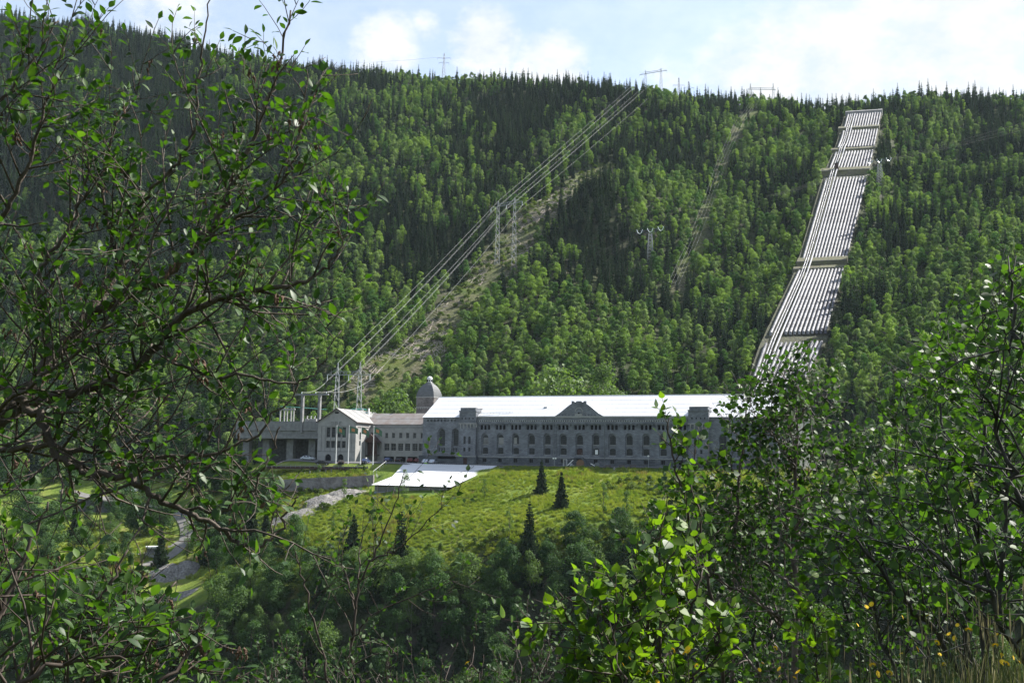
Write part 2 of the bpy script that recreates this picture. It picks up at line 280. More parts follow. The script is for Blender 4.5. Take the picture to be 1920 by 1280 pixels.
def H(xy):
    xy = np.atleast_2d(np.asarray(xy, float)); out = np.empty(len(xy))
    for i in range(0, len(xy), 8000):
        c = xy[i:i+8000]; out[i:i+8000] = kern(c, cp[:, :2])@_w[:_n]+_w[_n]
    x, y = xy[:, 0], xy[:, 1]; k = np.clip((y-420)/120, 0, 1)*np.clip((900-y)/120, 0, 1)
    out += k*(vnoise(x/75+3, y/60)*9+vnoise(x/28, y/24+9)*3.5)
    k2 = np.clip((285-y)/40, 0, 1)*np.clip((y-30)/60, 0, 1); out += k2*vnoise(x/16, y/16)*1.6; out += 1.45*np.exp(-((x-2.3)/1.9)**2-((y-4.7)/1.6)**2)
    return out
def h1(x, y): return float(H([(x, y)])[0])
# penstock bed: a straight inclined strip, levelled into the hillside
PL = [(1400, 1500, 735, 395), (1433, 1545, 640, 432), (1497, 1583, 503, 508), (1549, 1628, 325, 612), (1574, 1642, 262, 662), (1588, 1652, 212, 706)]
PB = []
for a, b, py, Y in PL:
    pa = P(a, py+3, Y); pb = P(b, py-1, Y+6); PB.append((pa, pb))
PBc = np.array([(a+b)/2 for a, b in PB])
def pen_d(x, y):
    """signed lateral position in penstock strip (-1..1) and bed height"""
    yc = np.clip(y, PBc[0, 1]-30, PBc[-1, 1]+5); cx = np.interp(yc, PBc[:, 1], PBc[:, 0]); cz = np.interp(yc, PBc[:, 1], PBc[:, 2])
    lo = PBc[0, 1]; m = (np.asarray(y) > lo-25) & (np.asarray(y) < PBc[-1, 1]+8); return np.where(m, (x-cx)/12.5, 99.), cz
def HH(xy):
    xy = np.atleast_2d(np.asarray(xy, float)); z = H(xy); l, cz = pen_d(xy[:, 0], xy[:, 1])
    k = np.clip(1.9-np.abs(l), 0, 1)*np.clip((xy[:, 1]-PBc[0, 1])/8, 0, 1)*np.clip((PBc[-1, 1]+6-xy[:, 1])/8, 0, 1); return z*(1-k)+(cz-1.4)*k
def ground(px, py, lo=2, hi=1100, st=3.):
    d = _F + (px-960)/FPX*_R + (640-py)/FPX*_U; d = d/d[1]; Ys = np.arange(lo, hi, st); q = Ys[:, None]*d[None]; g = HH(q[:, :2])
    i = np.argmax(q[:, 2] < g)
    if q[i, 2] >= g[i]: return None
    a, b = Ys[max(i-1, 0)], Ys[i]
    for _ in range(12):
        m = (a+b)/2; qq = d*m
        if qq[2] < float(HH([qq[:2]])[0]): b = m
        else: a = m
    q = d*b; return np.array([q[0], q[1], float(HH([q[:2]])[0])])
def PXY(q):
    q = np.asarray(q, float); d = q@_F; return 960+FPX*(q@_R)/d, 640-FPX*(q@_U)/d, d
xs = np.concatenate([np.arange(-3300, -760, 120), np.arange(-760, -220, 12), np.arange(-220, -12, 3), np.arange(-12, 12, 1.), np.arange(12, 220, 3), np.arange(220, 760, 12), np.arange(760, 3400, 120)])
ys = np.concatenate([np.arange(-300, -20, 20), np.arange(-20, 20, 1.), np.arange(20, 450, 3), np.arange(450, 960, 7), np.arange(960, 1400, 25), np.arange(1400, 3400, 150)])
gx, gy = np.meshgrid(xs, ys); gv = np.stack([gx.ravel(), gy.ravel()], 1); gz = HH(gv); nx, ny = len(xs), len(ys)
ii = (np.arange(ny-1)[:, None]*nx+np.arange(nx-1)[None]).ravel(); GF = np.stack([ii, ii+1, ii+1+nx, ii+nx], 1)
# ground material: meadow / forest floor / clearing, by a mask of what grows there
def seg_d(px, py, pts):
    """distance to a polyline with a half width, in units of the half width"""
    best = np.full(np.shape(px), 99.)
    for (x0, y0, w0), (x1, y1, w1) in zip(pts[:-1], pts[1:]):
        dx, dy = x1-x0, y1-y0; t = np.clip(((px-x0)*dx+(py-y0)*dy)/(dx*dx+dy*dy), 0, 1); d = np.hypot(px-(x0+t*dx), py-(y0+t*dy))/(w0+(w1-w0)*t); best = np.minimum(best, d)
    return best
def ground_line(pts):
    return [(*ground(px, py)[:2], w) for px, py, w in pts]
CORR = ground_line([(705, 740, 12), (745, 690, 12), (815, 640, 8), (885, 560, 12), (940, 500, 13), (1000, 410, 11), (1060, 365, 10), (1135, 318, 8)])
CORR2 = ground_line([(1262, 560, 3), (1300, 475, 3.5), (1328, 400, 3.5), (1352, 325, 4.), (1385, 250, 5), (1412, 212, 6)])
cor = np.minimum(seg_d(gv[:, 0], gv[:, 1], CORR), seg_d(gv[:, 0], gv[:, 1], CORR2))
PU, PV, PD = PXY(np.column_stack([gv, gz]))
x_, y_ = gv[:, 0], gv[:, 1]
loc = (np.stack([x_, y_], 1)-O[:2]); S_ = loc@sv[:2]; T_ = loc@tv[:2]
front = (y_ > 235) & (T_ < 36) & (x_ > -260) & (x_ < 260)
edge = vnoise(x_/7, y_/7)*5+vnoise(x_/20, y_/20)*7
meadow = front & (y_+edge > np.interp(x_, [-160, -110, -60, 0, 40, 80], [268, 275, 262, 258, 262, 264]))
mask = np.where(meadow, 1., 0.); mask = np.where(cor < 1, .5, mask); mask[(y_ < 40)] = .25
gm = quadmesh('ground', np.column_stack([gv, gz]), GF, [], smooth=True)
cut_ = np.clip(1.6-cor, 0, 1)*np.clip(.62+.8*vnoise(x_/12, y_/12)+.4*vnoise(x_/5, y_/5), 0, 1)*(y_ > 380); ac = gm.attributes.new('cut', 'FLOAT', 'POINT'); ac.data.foreach_set('value', cut_.astype(np.float32))
at = gm.attributes.new('meadow', 'FLOAT', 'POINT'); at.data.foreach_set('value', mask.astype(np.float32))
def ground_mat():
    m = bpy.data.materials.new('ground'); m.use_nodes = True; nt = m.node_tree; b = nt.nodes['Principled BSDF']; b.inputs['Roughness'].default_value = .95; b.inputs['Specular IOR Level'].default_value = .1
    tc = nn(nt, 'ShaderNodeNewGeometry'); a = nn(nt, 'ShaderNodeAttribute'); a.attribute_name = 'meadow'
    def nz(sc, de=6, ro=.6):
        n = nn(nt, 'ShaderNodeTexNoise'); n.inputs['Scale'].default_value = sc; n.inputs['Detail'].default_value = de; n.inputs['Roughness'].default_value = ro; lnk(nt, tc.outputs['Position'], n.inputs['Vector']); return n.outputs['Fac']
    def ramp(f, els):
        r = nn(nt, 'ShaderNodeValToRGB'); e = r.color_ramp.elements; e[0].position, e[0].color = els[0][0], (*els[0][1], 1); e[1].position, e[1].color = els[-1][0], (*els[-1][1], 1)
        for p_, c_ in els[1:-1]: k = e.new(p_); k.color = (*c_, 1)
        lnk(nt, f, r.inputs[0]); return r.outputs[0]
    g = ramp(nz(.09, 10, .68), [(.34, (.055, .10, .018)), (.46, (.11, .16, .025)), (.56, (.15, .19, .035)), (.66, (.20, .18, .07))])
    f = ramp(nz(.4, 8), [(.3, (.025, .03, .013)), (.5, (.04, .055, .02)), (.7, (.09, .08, .06))])
    mx = nn(nt, 'ShaderNodeMix', data_type='RGBA'); lnk(nt, a.outputs['Fac'], mx.inputs[0]); lnk(nt, f, mx.inputs[6]); lnk(nt, g, mx.inputs[7])
    ct = nn(nt, 'ShaderNodeAttribute'); ct.attribute_name = 'cut'; mc = nn(nt, 'ShaderNodeMix', data_type='RGBA'); lnk(nt, ct.outputs['Fac'], mc.inputs[0]); lnk(nt, mx.outputs[2], mc.inputs[6]); lnk(nt, ramp(nz(.7, 10, .7), [(.36, (.03, .03, .02)), (.5, (.09, .085, .05)), (.64, (.19, .17, .14))]), mc.inputs[7]); mx = mc
    # bare rock on the steepest faces
    sp = nn(nt, 'ShaderNodeSeparateXYZ'); lnk(nt, tc.outputs['Normal'], sp.inputs[0])
    st = mth(nt, 'MULTIPLY', mth(nt, 'SUBTRACT', mth(nt, 'ADD', .60, mth(nt, 'MULTIPLY', nz(.06), .16)), sp.outputs[2]), 9, clamp=True)
    m2 = nn(nt, 'ShaderNodeMix', data_type='RGBA'); lnk(nt, st, m2.inputs[0]); lnk(nt, mx.outputs[2], m2.inputs[6]); lnk(nt, ramp(nz(.5), [(.35, (.02, .028, .014)), (.65, (.075, .07, .06))]), m2.inputs[7])
    lnk(nt, m2.outputs[2], b.inputs['Base Color'])
    bp = nn(nt, 'ShaderNodeBump'); bp.inputs['Strength'].default_value = 1; bp.inputs['Distance'].default_value = .5; lnk(nt, nz(.9, 8, .75), bp.inputs['Height']); lnk(nt, bp.outputs[0], b.inputs['Normal'])
    return m
gm.materials.append(ground_mat()); go = link('ground', gm); tag(go, kind='structure')
def drape(name, pts, w, mt, lift=.05, n=40, kind='structure', label=None, cat=None, seg=4, flat=None):
    """a strip of road laid on the terrain along a ground polyline"""
    pts = np.array(pts, float); t = np.linspace(0, len(pts)-1, n); c = np.stack([np.interp(t, range(len(pts)), pts[:, k]) for k in (0, 1)], 1)
    for _ in range(4): c[1:-1] = (c[:-2]+c[1:-1]*2+c[2:])/4
    d = np.gradient(c, axis=0); d /= np.linalg.norm(d, axis=1)[:, None]; nrm = np.stack([-d[:, 1], d[:, 0]], 1); V = []
    for i in range(n):
        for k in range(seg+1):
            q = c[i]+nrm[i]*w*(k/seg-.5)*(1+.04*vnoise(i*.7, 3.)); V.append((q[0], q[1]))
    V = np.array(V); z = HH(V); z = z+lift+.12
    F_ = [(i*(seg+1)+k, i*(seg+1)+k+1, (i+1)*(seg+1)+k+1, (i+1)*(seg+1)+k) for i in range(n-1) for k in range(seg)]
    o = link(name, quadmesh(name, np.column_stack([V, z]), F_, mt, smooth=True)); tag(o, label, cat, kind=kind); return o
road = [ground(px, py)[:2] for px, py in ((120, 918), (160, 931), (230, 938), (300, 950), (335, 963), (350, 985), (349, 1010), (335, 1032), (300, 1052), (270, 1062))]
drape('road', road, 3.6, M['gravel_road'], .12, 60)
pth = [ground(px, py)[:2] for px, py in ((345, 1010), (325, 1022), (300, 1030), (270, 1037), (248, 1040))]
drape('path', pth, 2.2, M['gravel_road'], .10, 24)
drape('terrace_road', [W(s, -3.2 if s > -48 else -4.2, 0)[:2] for s in range(-112, 70, 6)], 5., M['asphalt'], .06, 60)
wtr = [ground(px, py)[:2] for px, py in ((-60, 1072), (40, 1083), (110, 1088), (170, 1098), (230, 1112))]
drape('river', wtr, 9, M['gravel_road'], .15, 24)

# ------------------------------------------------------------ vegetation prototypes
def leafquads(c, n, up, size, asp=.75):
    """quads centred c with normals n; returns V,F"""
    k = len(c); a = np.cross(n, up); a /= np.linalg.norm(a, axis=1)[:, None]+1e-9; b = np.cross(n, a); s = np.asarray(size).reshape(-1, 1)
    V = np.stack([c-a*s*asp*.5, c-b*s*.5, c+a*s*asp*.5, c+b*s*.5], 1).reshape(-1, 3); return V, np.arange(4*k).reshape(k, 4)
def unit(n): v = rg.normal(size=(n, 3)); return v/np.linalg.norm(v, axis=1)[:, None]
def crown(h, w, base, nl, nq, size, shape=1., lop=.3, drop=0.):
    """lobed broadleaf crown: leaf clumps on the skins of many lobes"""
    zc = rg.uniform(0, 1, nl); ang = rg.uniform(0, 6.283, nl); env = np.sin(np.pi*np.clip(zc*.92+.06, 0, 1)**shape)**.6; rad = env*w*.5*rg.uniform(.35, .95, nl)
    C = np.stack([np.cos(ang)*rad, np.sin(ang)*rad, base+(h-base)*(.06+.86*zc)], 1); C[0] = (0, 0, h-(h-base)*.13)
    r = w*rg.uniform(.17, .30, nl)*(.65+.35*env); vs = []; fs = []; off = 0
    per = nq//nl
    for i in range(nl):
        u = unit(per); u[:, 2] = np.abs(u[:, 2])*rg.choice([1, 1, -.6], per); u /= np.linalg.norm(u, axis=1)[:, None]
        rr = r[i]*(.55+.5*rg.random(per)**.5)*(1+.25*np.sin(u[:, 0]*7+i)*np.cos(u[:, 1]*6)); c = C[i]+u*rr[:, None]*[1, 1, .82+drop]
        n = u+rg.normal(size=(per, 3))*.55; n[:, 2] += .25; n /= np.linalg.norm(n, axis=1)[:, None]
        V, F_ = leafquads(c, n, unit(per), size*rg.uniform(.6, 1.35, per)); vs.append(V); fs.append(F_+off); off += len(V)
    return np.concatenate(vs), np.concatenate(fs), C
def trunk_mb(h, r, C, k, wob=.25):
    mb = MB(); n = 7; z = np.linspace(0, h*.9, n); p = np.column_stack([np.cumsum(rg.normal(0, wob, n))*z/h*.6, np.cumsum(rg.normal(0, wob, n))*z/h*.6, z]); p[0] = (0, 0, -.6)
    mb.tube(p, [r*(1-.85*t) for t in np.linspace(0, 1, n)], 6)
    for c in C[:k]:
        z0 = max(.25*h, c[2]*.62); i = min(int(z0/(h*.9)*(n-1)), n-2); a = p[i]; mid = (a+c)/2+[0, 0, -.15*np.linalg.norm(c-a)*.4]
        mb.tube([a, mid, c], [r*.4, r*.25, r*.08], 4)
    return mb
def joined(name, V, F_, mb, mats):
    """leaves (mat 0) + trunk tubes (mat 1) in one mesh of quads"""
    fv = np.array(mb.v); ff = [f if len(f) == 4 else None for f in mb.f]; ff = np.array([f for f in ff if f is not None])
    return quadmesh(name, np.concatenate([V, fv]), np.concatenate([F_, ff+len(V)]), mats, np.r_[np.zeros(len(F_)), np.ones(len(ff))])
def broad_proto(name, h, w, nl, nq, size, mt, base=.18, shape=.9, bark='bark', nb=6, drop=0.):
    V, F_, C = crown(h, w, h*base, nl, nq, size, shape, drop=drop); mb = trunk_mb(h, h*.014+.03, C, nb)
    return V, F_, mb, mt, bark
def spruce_geo(h, w, layers, per, seg=2, hang=True, size=1.):
    c = []; d = []; sz = []; asp = []
    V = []; F_ = []; off = 0
    for L in range(layers):
        t = (L+.5*rg.random())/layers; z = h*(.05+.93*t); rmax = w*.5*(1-t)**.82*(.82+.3*rg.random())+.08
        k = max(4, int(per*(1-.45*t)))
        for j in range(k):
            a = 6.283*(j+rg.random()*.8)/k+L*1.9; r = rmax*rg.uniform(.68, 1.1); dr = np.array([math.cos(a), math.sin(a), 0]); side = np.array([-dr[1], dr[0], 0])
            dp = -.30-.28*(1-t); b0 = np.array([0, 0, z]); b1 = b0+dr*r*.55+[0, 0, dp*r*.55]; b2 = b0+dr*r+[0, 0, dp*r*.75]; wd_ = (.16+.17*r)*size
            V += [b0-side*wd_*.2, b0+side*wd_*.2, b1+side*wd_-[0, 0, .12*r], b1-side*wd_-[0, 0, .12*r]]; F_.append((off, off+1, off+2, off+3)); off += 4
            V += [b1-side*wd_-[0, 0, .12*r], b1+side*wd_-[0, 0, .12*r], b2+side*wd_*.12, b2-side*wd_*.12]; F_.append((off, off+1, off+2, off+3)); off += 4
            if hang:
                for q in range(seg):
                    m_ = b0+(b2-b0)*rg.uniform(.3, .95); hl = (.22+.22*r)*rg.uniform(.6, 1.2); u_ = side*rg.normal()+dr*rg.normal()*.7; u_ = u_/np.linalg.norm(u_)*wd_*.75
                    V += [m_-u_, m_+u_, m_+u_*.4-[0, 0, hl], m_-u_*.3-[0, 0, hl*.8]]; F_.append((off, off+1, off+2, off+3)); off += 4
    mb = MB(); mb.tube([(0, 0, -.6), (0, 0, h*.5), (0, 0, h*.98)], [h*.012+.04, h*.008+.02, .01], 5)
    return np.array(V), np.array(F_), mb
PC = bpy.data.collections.new('tree_kinds')
def proto_obj(name, me): o = bpy.data.objects.new(name, me); return o
SPR = []; BRO = []; SHR = []
for i, (h, w) in enumerate(((18, 5.4), (15, 4.8), (20, 5.8), (12, 4.4), (16.5, 4.4))):
    V, F_, mb = spruce_geo(h, w, 24, 9, 1, size=1.35); SPR.append(joined('spruce_%d' % i, V, F_, mb, [M['spruce'], M['bark']]))
for i, (h, w, nl) in enumerate(((11, 4.6, 22), (13, 5.2, 26), (9.5, 5.2, 20), (12, 4.0, 20), (10.5, 5.8, 26), (14, 4.4, 24))):
    V, F_, C = crown(h, w, h*.10, nl, 2000, .50, .8); BRO.append(joined('broadleaf_%d' % i, V, F_, trunk_mb(h, .16, C, 0), [M['birch'] if i in (3, 5) else M['broad'], M['pale_bark'] if i in (3, 5) else M['bark']]))
for i in range(3):
    V, F_, C = crown(2.3, 3.2, .1, 8, 420, .42, .6); SHR.append(joined('bush_%d' % i, V, F_, trunk_mb(2.0, .05, C, 0), [M['shrub'], M['bark']]))
def scatter(name, pts, protos, idx, scl, rot, label, cat, kind='stuff', tilt=None):
    """one object: a cloud of points that instances the given meshes"""
    me = bpy.data.meshes.new(name+'_points'); me.vertices.add(len(pts)); me.vertices.foreach_set('co', np.asarray(pts, np.float32).ravel())
    for nm, dat, ty in (('kind_index', idx, 'INT'), ('size', scl, 'FLOAT'), ('turn', rot, 'FLOAT')):
        a = me.attributes.new(nm, ty, 'POINT'); a.data.foreach_set('value', np.asarray(dat, np.int32 if ty == 'INT' else np.float32))
    o = link(name, me); tag(o, label, cat, kind=kind)
    pc = bpy.data.collections.new(name+'_kinds')
    for j, m_ in enumerate(protos): pc.objects.link(bpy.data.objects.new('%s_%02d' % (name, j), m_))
    ng = bpy.data.node_groups.new(name+'_nodes', 'GeometryNodeTree'); ng.interface.new_socket('Geometry', in_out='INPUT', socket_type='NodeSocketGeometry'); ng.interface.new_socket('Geometry', in_out='OUTPUT', socket_type='NodeSocketGeometry')
    gi = ng.nodes.new('NodeGroupInput'); gu = ng.nodes.new('NodeGroupOutput'); mp_ = ng.nodes.new('GeometryNodeMeshToPoints'); ci = ng.nodes.new('GeometryNodeCollectionInfo'); ci.inputs[0].default_value = pc; ci.inputs['Separate Children'].default_value = True; ci.inputs['Reset Children'].default_value = True
    ip = ng.nodes.new('GeometryNodeInstanceOnPoints'); ip.inputs['Pick Instance'].default_value = True
    def na(nm, ty): n = ng.nodes.new('GeometryNodeInputNamedAttribute'); n.data_type = ty; n.inputs[0].default_value = nm; return n.outputs[0]
    cz = ng.nodes.new('ShaderNodeCombineXYZ'); L = ng.links.new; L(gi.outputs[0], mp_.inputs[0]); L(mp_.outputs[0], ip.inputs['Points']); L(ci.outputs[0], ip.inputs['Instance']); L(na('kind_index', 'INT'), ip.inputs['Instance Index'])
    L(na('turn', 'FLOAT'), cz.inputs[2]); L(cz.outputs[0], ip.inputs['Rotation']); L(na('size', 'FLOAT'), ip.inputs['Scale']); L(ip.outputs[0], gu.inputs[0])
    md = o.modifiers.new('scatter', 'NODES'); md.node_group = ng; return o

# ------------------------------------------------------------ hillside forest
Xc, Yc = np.meshgrid(np.arange(-640, 560, 4.0), np.arange(300, 1000, 4.7)); fp = np.stack([Xc.ravel(), Yc.ravel()], 1)+rg.uniform(-2.0, 2.0, (Xc.size, 2))
fz_ = HH(fp); q = np.column_stack([fp, fz_]); pu, pv, pd = PXY(q)
skY = np.interp(pu, [a for a, _, _ in SKY], [c for _, _, c in SKY]); ftY = np.interp(pu, fx, [b for _, b, _ in FOOT])
lp, _c = pen_d(fp[:, 0], fp[:, 1]); co = seg_d(fp[:, 0], fp[:, 1], CORR); co2 = seg_d(fp[:, 0], fp[:, 1], CORR2)
SL = (fp-O[:2])@sv[:2]; TL = (fp-O[:2])@tv[:2]; inb = (TL < 37) & (SL > -104) & (SL < 84)
ok = (pu > -140) & (pu < 2080) & (fp[:, 1] < skY+26) & (fp[:, 1] > ftY-5) & (np.abs(lp) > 1.12) & ~inb
rr_ = rg.random(len(fp)); incor = (co < 1)
shrub_sel = ok & incor & (rr_ < .72) & (pv > 240); ok &= ~incor | ((co > .8) & (rr_ < .2)); ok &= (co2 > 1) | (rr_ < .12)
# conifer share over the hillside
nz_ = vnoise(fp[:, 0]/38, fp[:, 1]/46)*.75+vnoise(fp[:, 0]/14, fp[:, 1]/17)*.35
pc_ = np.where(pu < 620, np.where(pv < 430, 1.0, .55), .5)
pc_ = np.where((pu > 560) & (pu < 1190) & (pv < 600) & (pv > 240), .55, pc_); pc_ = np.where((pu > 600) & (pv < 240), .62, pc_); pc_ = np.where((pu > 1180) & (pu < 1560), np.where(pv < 230, .42, .14), pc_)
pc_ = np.where(pu > 1600, np.where((pv < 520) & (pv > 200), .34, .12), pc_); pc_ = np.where(pv > 640, .07, pc_); pc_ = np.where((pv > 560) & (pv <= 640), .25, pc_)
pc_ = np.where(pv < np.interp(pu, [a for a, _, _ in SKY], [b for _, b, _ in SKY])+34, np.maximum(pc_, .55), pc_)
isS = rg.random(len(fp)) < pc_+nz_*.9
dens = np.where(isS, 1., .84); ok &= rg.random(len(fp)) < dens
hs = np.where(isS, rg.uniform(.6, 1.15, len(fp)), rg.uniform(.62, 1.1, len(fp)))*np.where(fp[:, 1] > 800, .92, 1.)
hs = np.where((pu < 560) & isS, hs*1.12, hs)*.9
trees = {}
IND = {}
for nm, sel, protos in (('spruce', ok & isS, SPR), ('broad', ok & ~isS, BRO)):
    id_ = np.where(sel)[0]; k = rg.integers(0, len(protos), len(id_)); sc = hs[id_]; ro = rg.uniform(0, 6.283, len(id_)); sinkz = q[id_].copy(); sinkz[:, 2] -= .25
    inview = (pu[id_] > -10) & (pu[id_] < 1930) & (pv[id_]-10*sc*FPX/pd[id_] < np.interp(pu[id_], [600, 790, 800, 1500, 1600], [800, 800, 735, 735, 800])) & ~((pu[id_] < 520) & (pv[id_] > 150))
    size = np.where(inview, sc/pd[id_], 0); order = np.argsort(-size); ind = order[:105 if nm == 'broad' else 230]; rest = order[len(ind):]
    IND[nm] = [(sinkz[i], int(k[i]), float(sc[i]), float(ro[i]), float(pu[id_][i]), float(pv[id_][i])) for i in ind]
    scatter('spruce_forest' if nm == 'spruce' else 'broadleaf_forest', sinkz[rest], protos, k[rest], sc[rest], ro[rest],
            'dark spiky spruces massed over the far hillside' if nm == 'spruce' else 'bright green birches and aspens massed over the far hillside', 'forest')
id_ = np.where(shrub_sel)[0]; scatter('clearing_bushes', q[id_], SHR, rg.integers(0, 3, len(id_)), rg.uniform(.4, 1.35, len(id_)), rg.uniform(0, 6.28, len(id_)), 'low yellow-green scrub regrowing in the cut strip under the power line', 'scrub')
def zone(u, v):
    if u < 640: return 'left of the gabled annex on the lower slope' if v > 640 else 'on the slope behind the willow branches'
    if v > 668 and u < 1420: return 'behind the long white roof'
    if u < 900 and v > 560: return 'beside the foot of the cut power line strip'
    if u < 1180: return 'on the slope between the cut strip and the white-armed pylon' if u > 930 else 'on the dark slope left of the cut strip'
    if u < 1480: return 'on the slope left of the penstock pipes'
    return 'on the slope right of the penstock pipes'
for nm, protos, cat in (('spruce', SPR, 'spruce tree'), ('broad', BRO, 'broadleaf tree')):
    for (p_, k, s_, r_, u, v) in IND[nm]:
        o = link('spruce_tree' if nm == 'spruce' else 'broadleaf_tree', protos[k]); o.location = p_; o.scale = (s_, s_, s_*rnd.uniform(.92, 1.1)); o.rotation_euler.z = r_; z_ = zone(u, v)
        if v < 668: z_ = ('high up ' if v < 300 else 'halfway up ' if v < 480 else 'low down ')+z_.replace('on the ', 'the ').replace('beside the', 'beside the')
        if nm == 'spruce': lb = ('dark narrow spruce ' if s_ > .85 else 'small dark spruce ')+z_; g = 'hillside spruces '+z_
        else: lb = ('pale green birch ' if k in (3, 5) else 'round green broadleaf tree ')+z_; g = 'hillside broadleaf trees '+z_
        tag(o, lb, cat, g)
# slash and stumps in the cut strip
mb = MB()
for _ in range(2400):
    i = rnd.randrange(len(CORR)-1); t = rnd.random(); a = np.array(CORR[i]); b = np.array(CORR[i+1]); c = a+(b-a)*t; x = c[0]+rnd.uniform(-1, 1)*c[2]; y = c[1]+rnd.uniform(-1, 1)*c[2]*.8
    if vnoise(x/22, y/22) < -.2: continue
    z = h1(x, y); an = rnd.uniform(0, 3.14); L = rnd.uniform(1., 4); e = np.array([x+math.cos(an)*L, y+math.sin(an)*L]); mb.bar((x, y, z+.25), (e[0], e[1], h1(*e)+.3), rnd.uniform(.05, .13), n=3)
tag(mb.build('felled_branches', M['deadwood']), 'bleached felled trunks and branches strewn over the cut strip', 'slash', kind='stuff')
# ------------------------------------------------------------ power station
def wall(mb, s0, s1, z0, z1, t, ops, depth=.5, mi=0, rmi=None, axis='s'):
    """sheet facing -t with real openings (sc, w, zb, zt, arched) and reveals; axis 't' makes a wall facing +s"""
    rmi = mi if rmi is None else rmi
    pt = (lambda a, d, z: (a, t+d, z)) if axis == 's' else (lambda a, d, z: (t-d, a, z))
    sc = sorted({s0, s1, *[min(max(o[0]-o[1]/2, s0), s1) for o in ops], *[min(max(o[0]+o[1]/2, s0), s1) for o in ops]}); zc = sorted({z0, z1, *[o[2] for o in ops], *[o[3] for o in ops]})
    for i in range(len(sc)-1):
        m = (sc[i]+sc[i+1])/2; cur = [o for o in ops if abs(o[0]-m) < o[1]/2]; run = None
        for j in range(len(zc)-1):
            zm = (zc[j]+zc[j+1])/2; hole = any(o[2] < zm < o[3] for o in cur)
            if not hole: run = (run[0], zc[j+1]) if run else (zc[j], zc[j+1])
            if (hole or j == len(zc)-2) and run:
                mb.poly([pt(sc[i], 0, run[0]), pt(sc[i+1], 0, run[0]), pt(sc[i+1], 0, run[1]), pt(sc[i], 0, run[1])], mi); run = None
    for o in ops:
        a, b, zb, zt = o[0]-o[1]/2, o[0]+o[1]/2, o[2], o[3]; r = o[1]/2; ar = o[4] if len(o) > 4 else 0; zs = zt-(r if ar == 1 else .18*o[1] if ar else 0)
        mb.poly([pt(a, 0, zb), pt(a, depth, zb), pt(a, depth, zs), pt(a, 0, zs)], rmi); mb.poly([pt(b, 0, zb), pt(b, 0, zs), pt(b, depth, zs), pt(b, depth, zb)], rmi)
        mb.poly([pt(a, 0, zb), pt(b, 0, zb), pt(b, depth, zb), pt(a, depth, zb)], rmi)
        if ar:
            n = 10 if ar == 1 else 6; A = [(o[0]-r*math.cos(math.pi*k/n), zs+(zt-zs)*math.sin(math.pi*k/n)) for k in range(n+1)]
            for k in range(n):
                (x0, y0), (x1, y1) = A[k], A[k+1]; mb.poly([pt(x0, 0, y0), pt(x1, 0, y1), pt(x1, depth, y1), pt(x0, depth, y0)], rmi)
                mb.poly([pt(x0, 0, y0), pt(x1, 0, y1), pt(x1, 0, zt), pt(x0, 0, zt)], mi) if y0 < zt-1e-6 or y1 < zt-1e-6 else None
        else: mb.poly([pt(a, 0, zt), pt(b, 0, zt), pt(b, depth, zt), pt(a, depth, zt)], rmi)
def window(parent, sc, w, zb, zt, t, nx, nz, arch=0, fr='frame', axis='s', fw=.07, pane=True, mtp='glass', bw=.035):
    """frame and glazing bars, with the pane as a sub-part"""
    pt = (lambda a, d, z: (a, t+d, z)) if axis == 's' else (lambda a, d, z: (t-d, a, z))
    mb = MB(); r = w/2; zs = zt-(r if arch == 1 else .18*w if arch else 0)
    def bx(a0, a1, z0, z1, d=.08):
        p0, p1 = pt(a0, -.04, z0), pt(a1, d-.04, z1); mb.box(min(p0[0], p1[0]), max(p0[0], p1[0]), min(p0[1], p1[1]), max(p0[1], p1[1]), z0, z1)
    bx(sc-r, sc-r+fw, zb, zs); bx(sc+r-fw, sc+r, zb, zs); bx(sc-r+fw, sc+r-fw, zb, zb+fw)
    if arch:
        A = [(sc-r*math.cos(math.pi*k/8), zs+(zt-zs)*math.sin(math.pi*k/8)) for k in range(9)]
        for k in range(8): mb.bar(pt(A[k][0], 0, A[k][1]), pt(A[k+1][0], 0, A[k+1][1]), fw*.6)
    else: bx(sc-r+fw, sc+r-fw, zt-fw, zt)
    for k in range(1, nx):
        x = sc-r+w*k/nx; top = zs+((zt-zs)*math.sqrt(max(0, 1-((x-sc)/r)**2)) if arch else -fw); bx(x-bw/2, x+bw/2, zb+fw, top, .05)
    for k in range(1, nz):
        z = zb+(zt-zb)*k/nz; hw = r if z < zs else r*math.sqrt(max(0, 1-((z-zs)/(zt-zs))**2)); bx(sc-hw+.03, sc+hw-.03, z-bw/2, z+bw/2, .045)
    o = mb.build('window', M[fr], parent)
    if pane:
        g = MB(); pts = [pt(sc-r, .05, zb), pt(sc+r, .05, zb)]+([pt(sc+r*math.cos(math.pi*k/8), .05, zs+(zt-zs)*math.sin(math.pi*k/8)) for k in range(9)] if arch else [pt(sc+r, .05, zt), pt(sc-r, .05, zt)])
        g.poly(pts); g.build('pane', M[mtp], o)
    return o
ph = empty('power_station', O, -TH, 'long grey granite power station with a white metal roof and crenellated central gable', 'power station'); ph.location.z = 0
G0 = .3
bays = [5.0*k for k in range(-6, 7)]
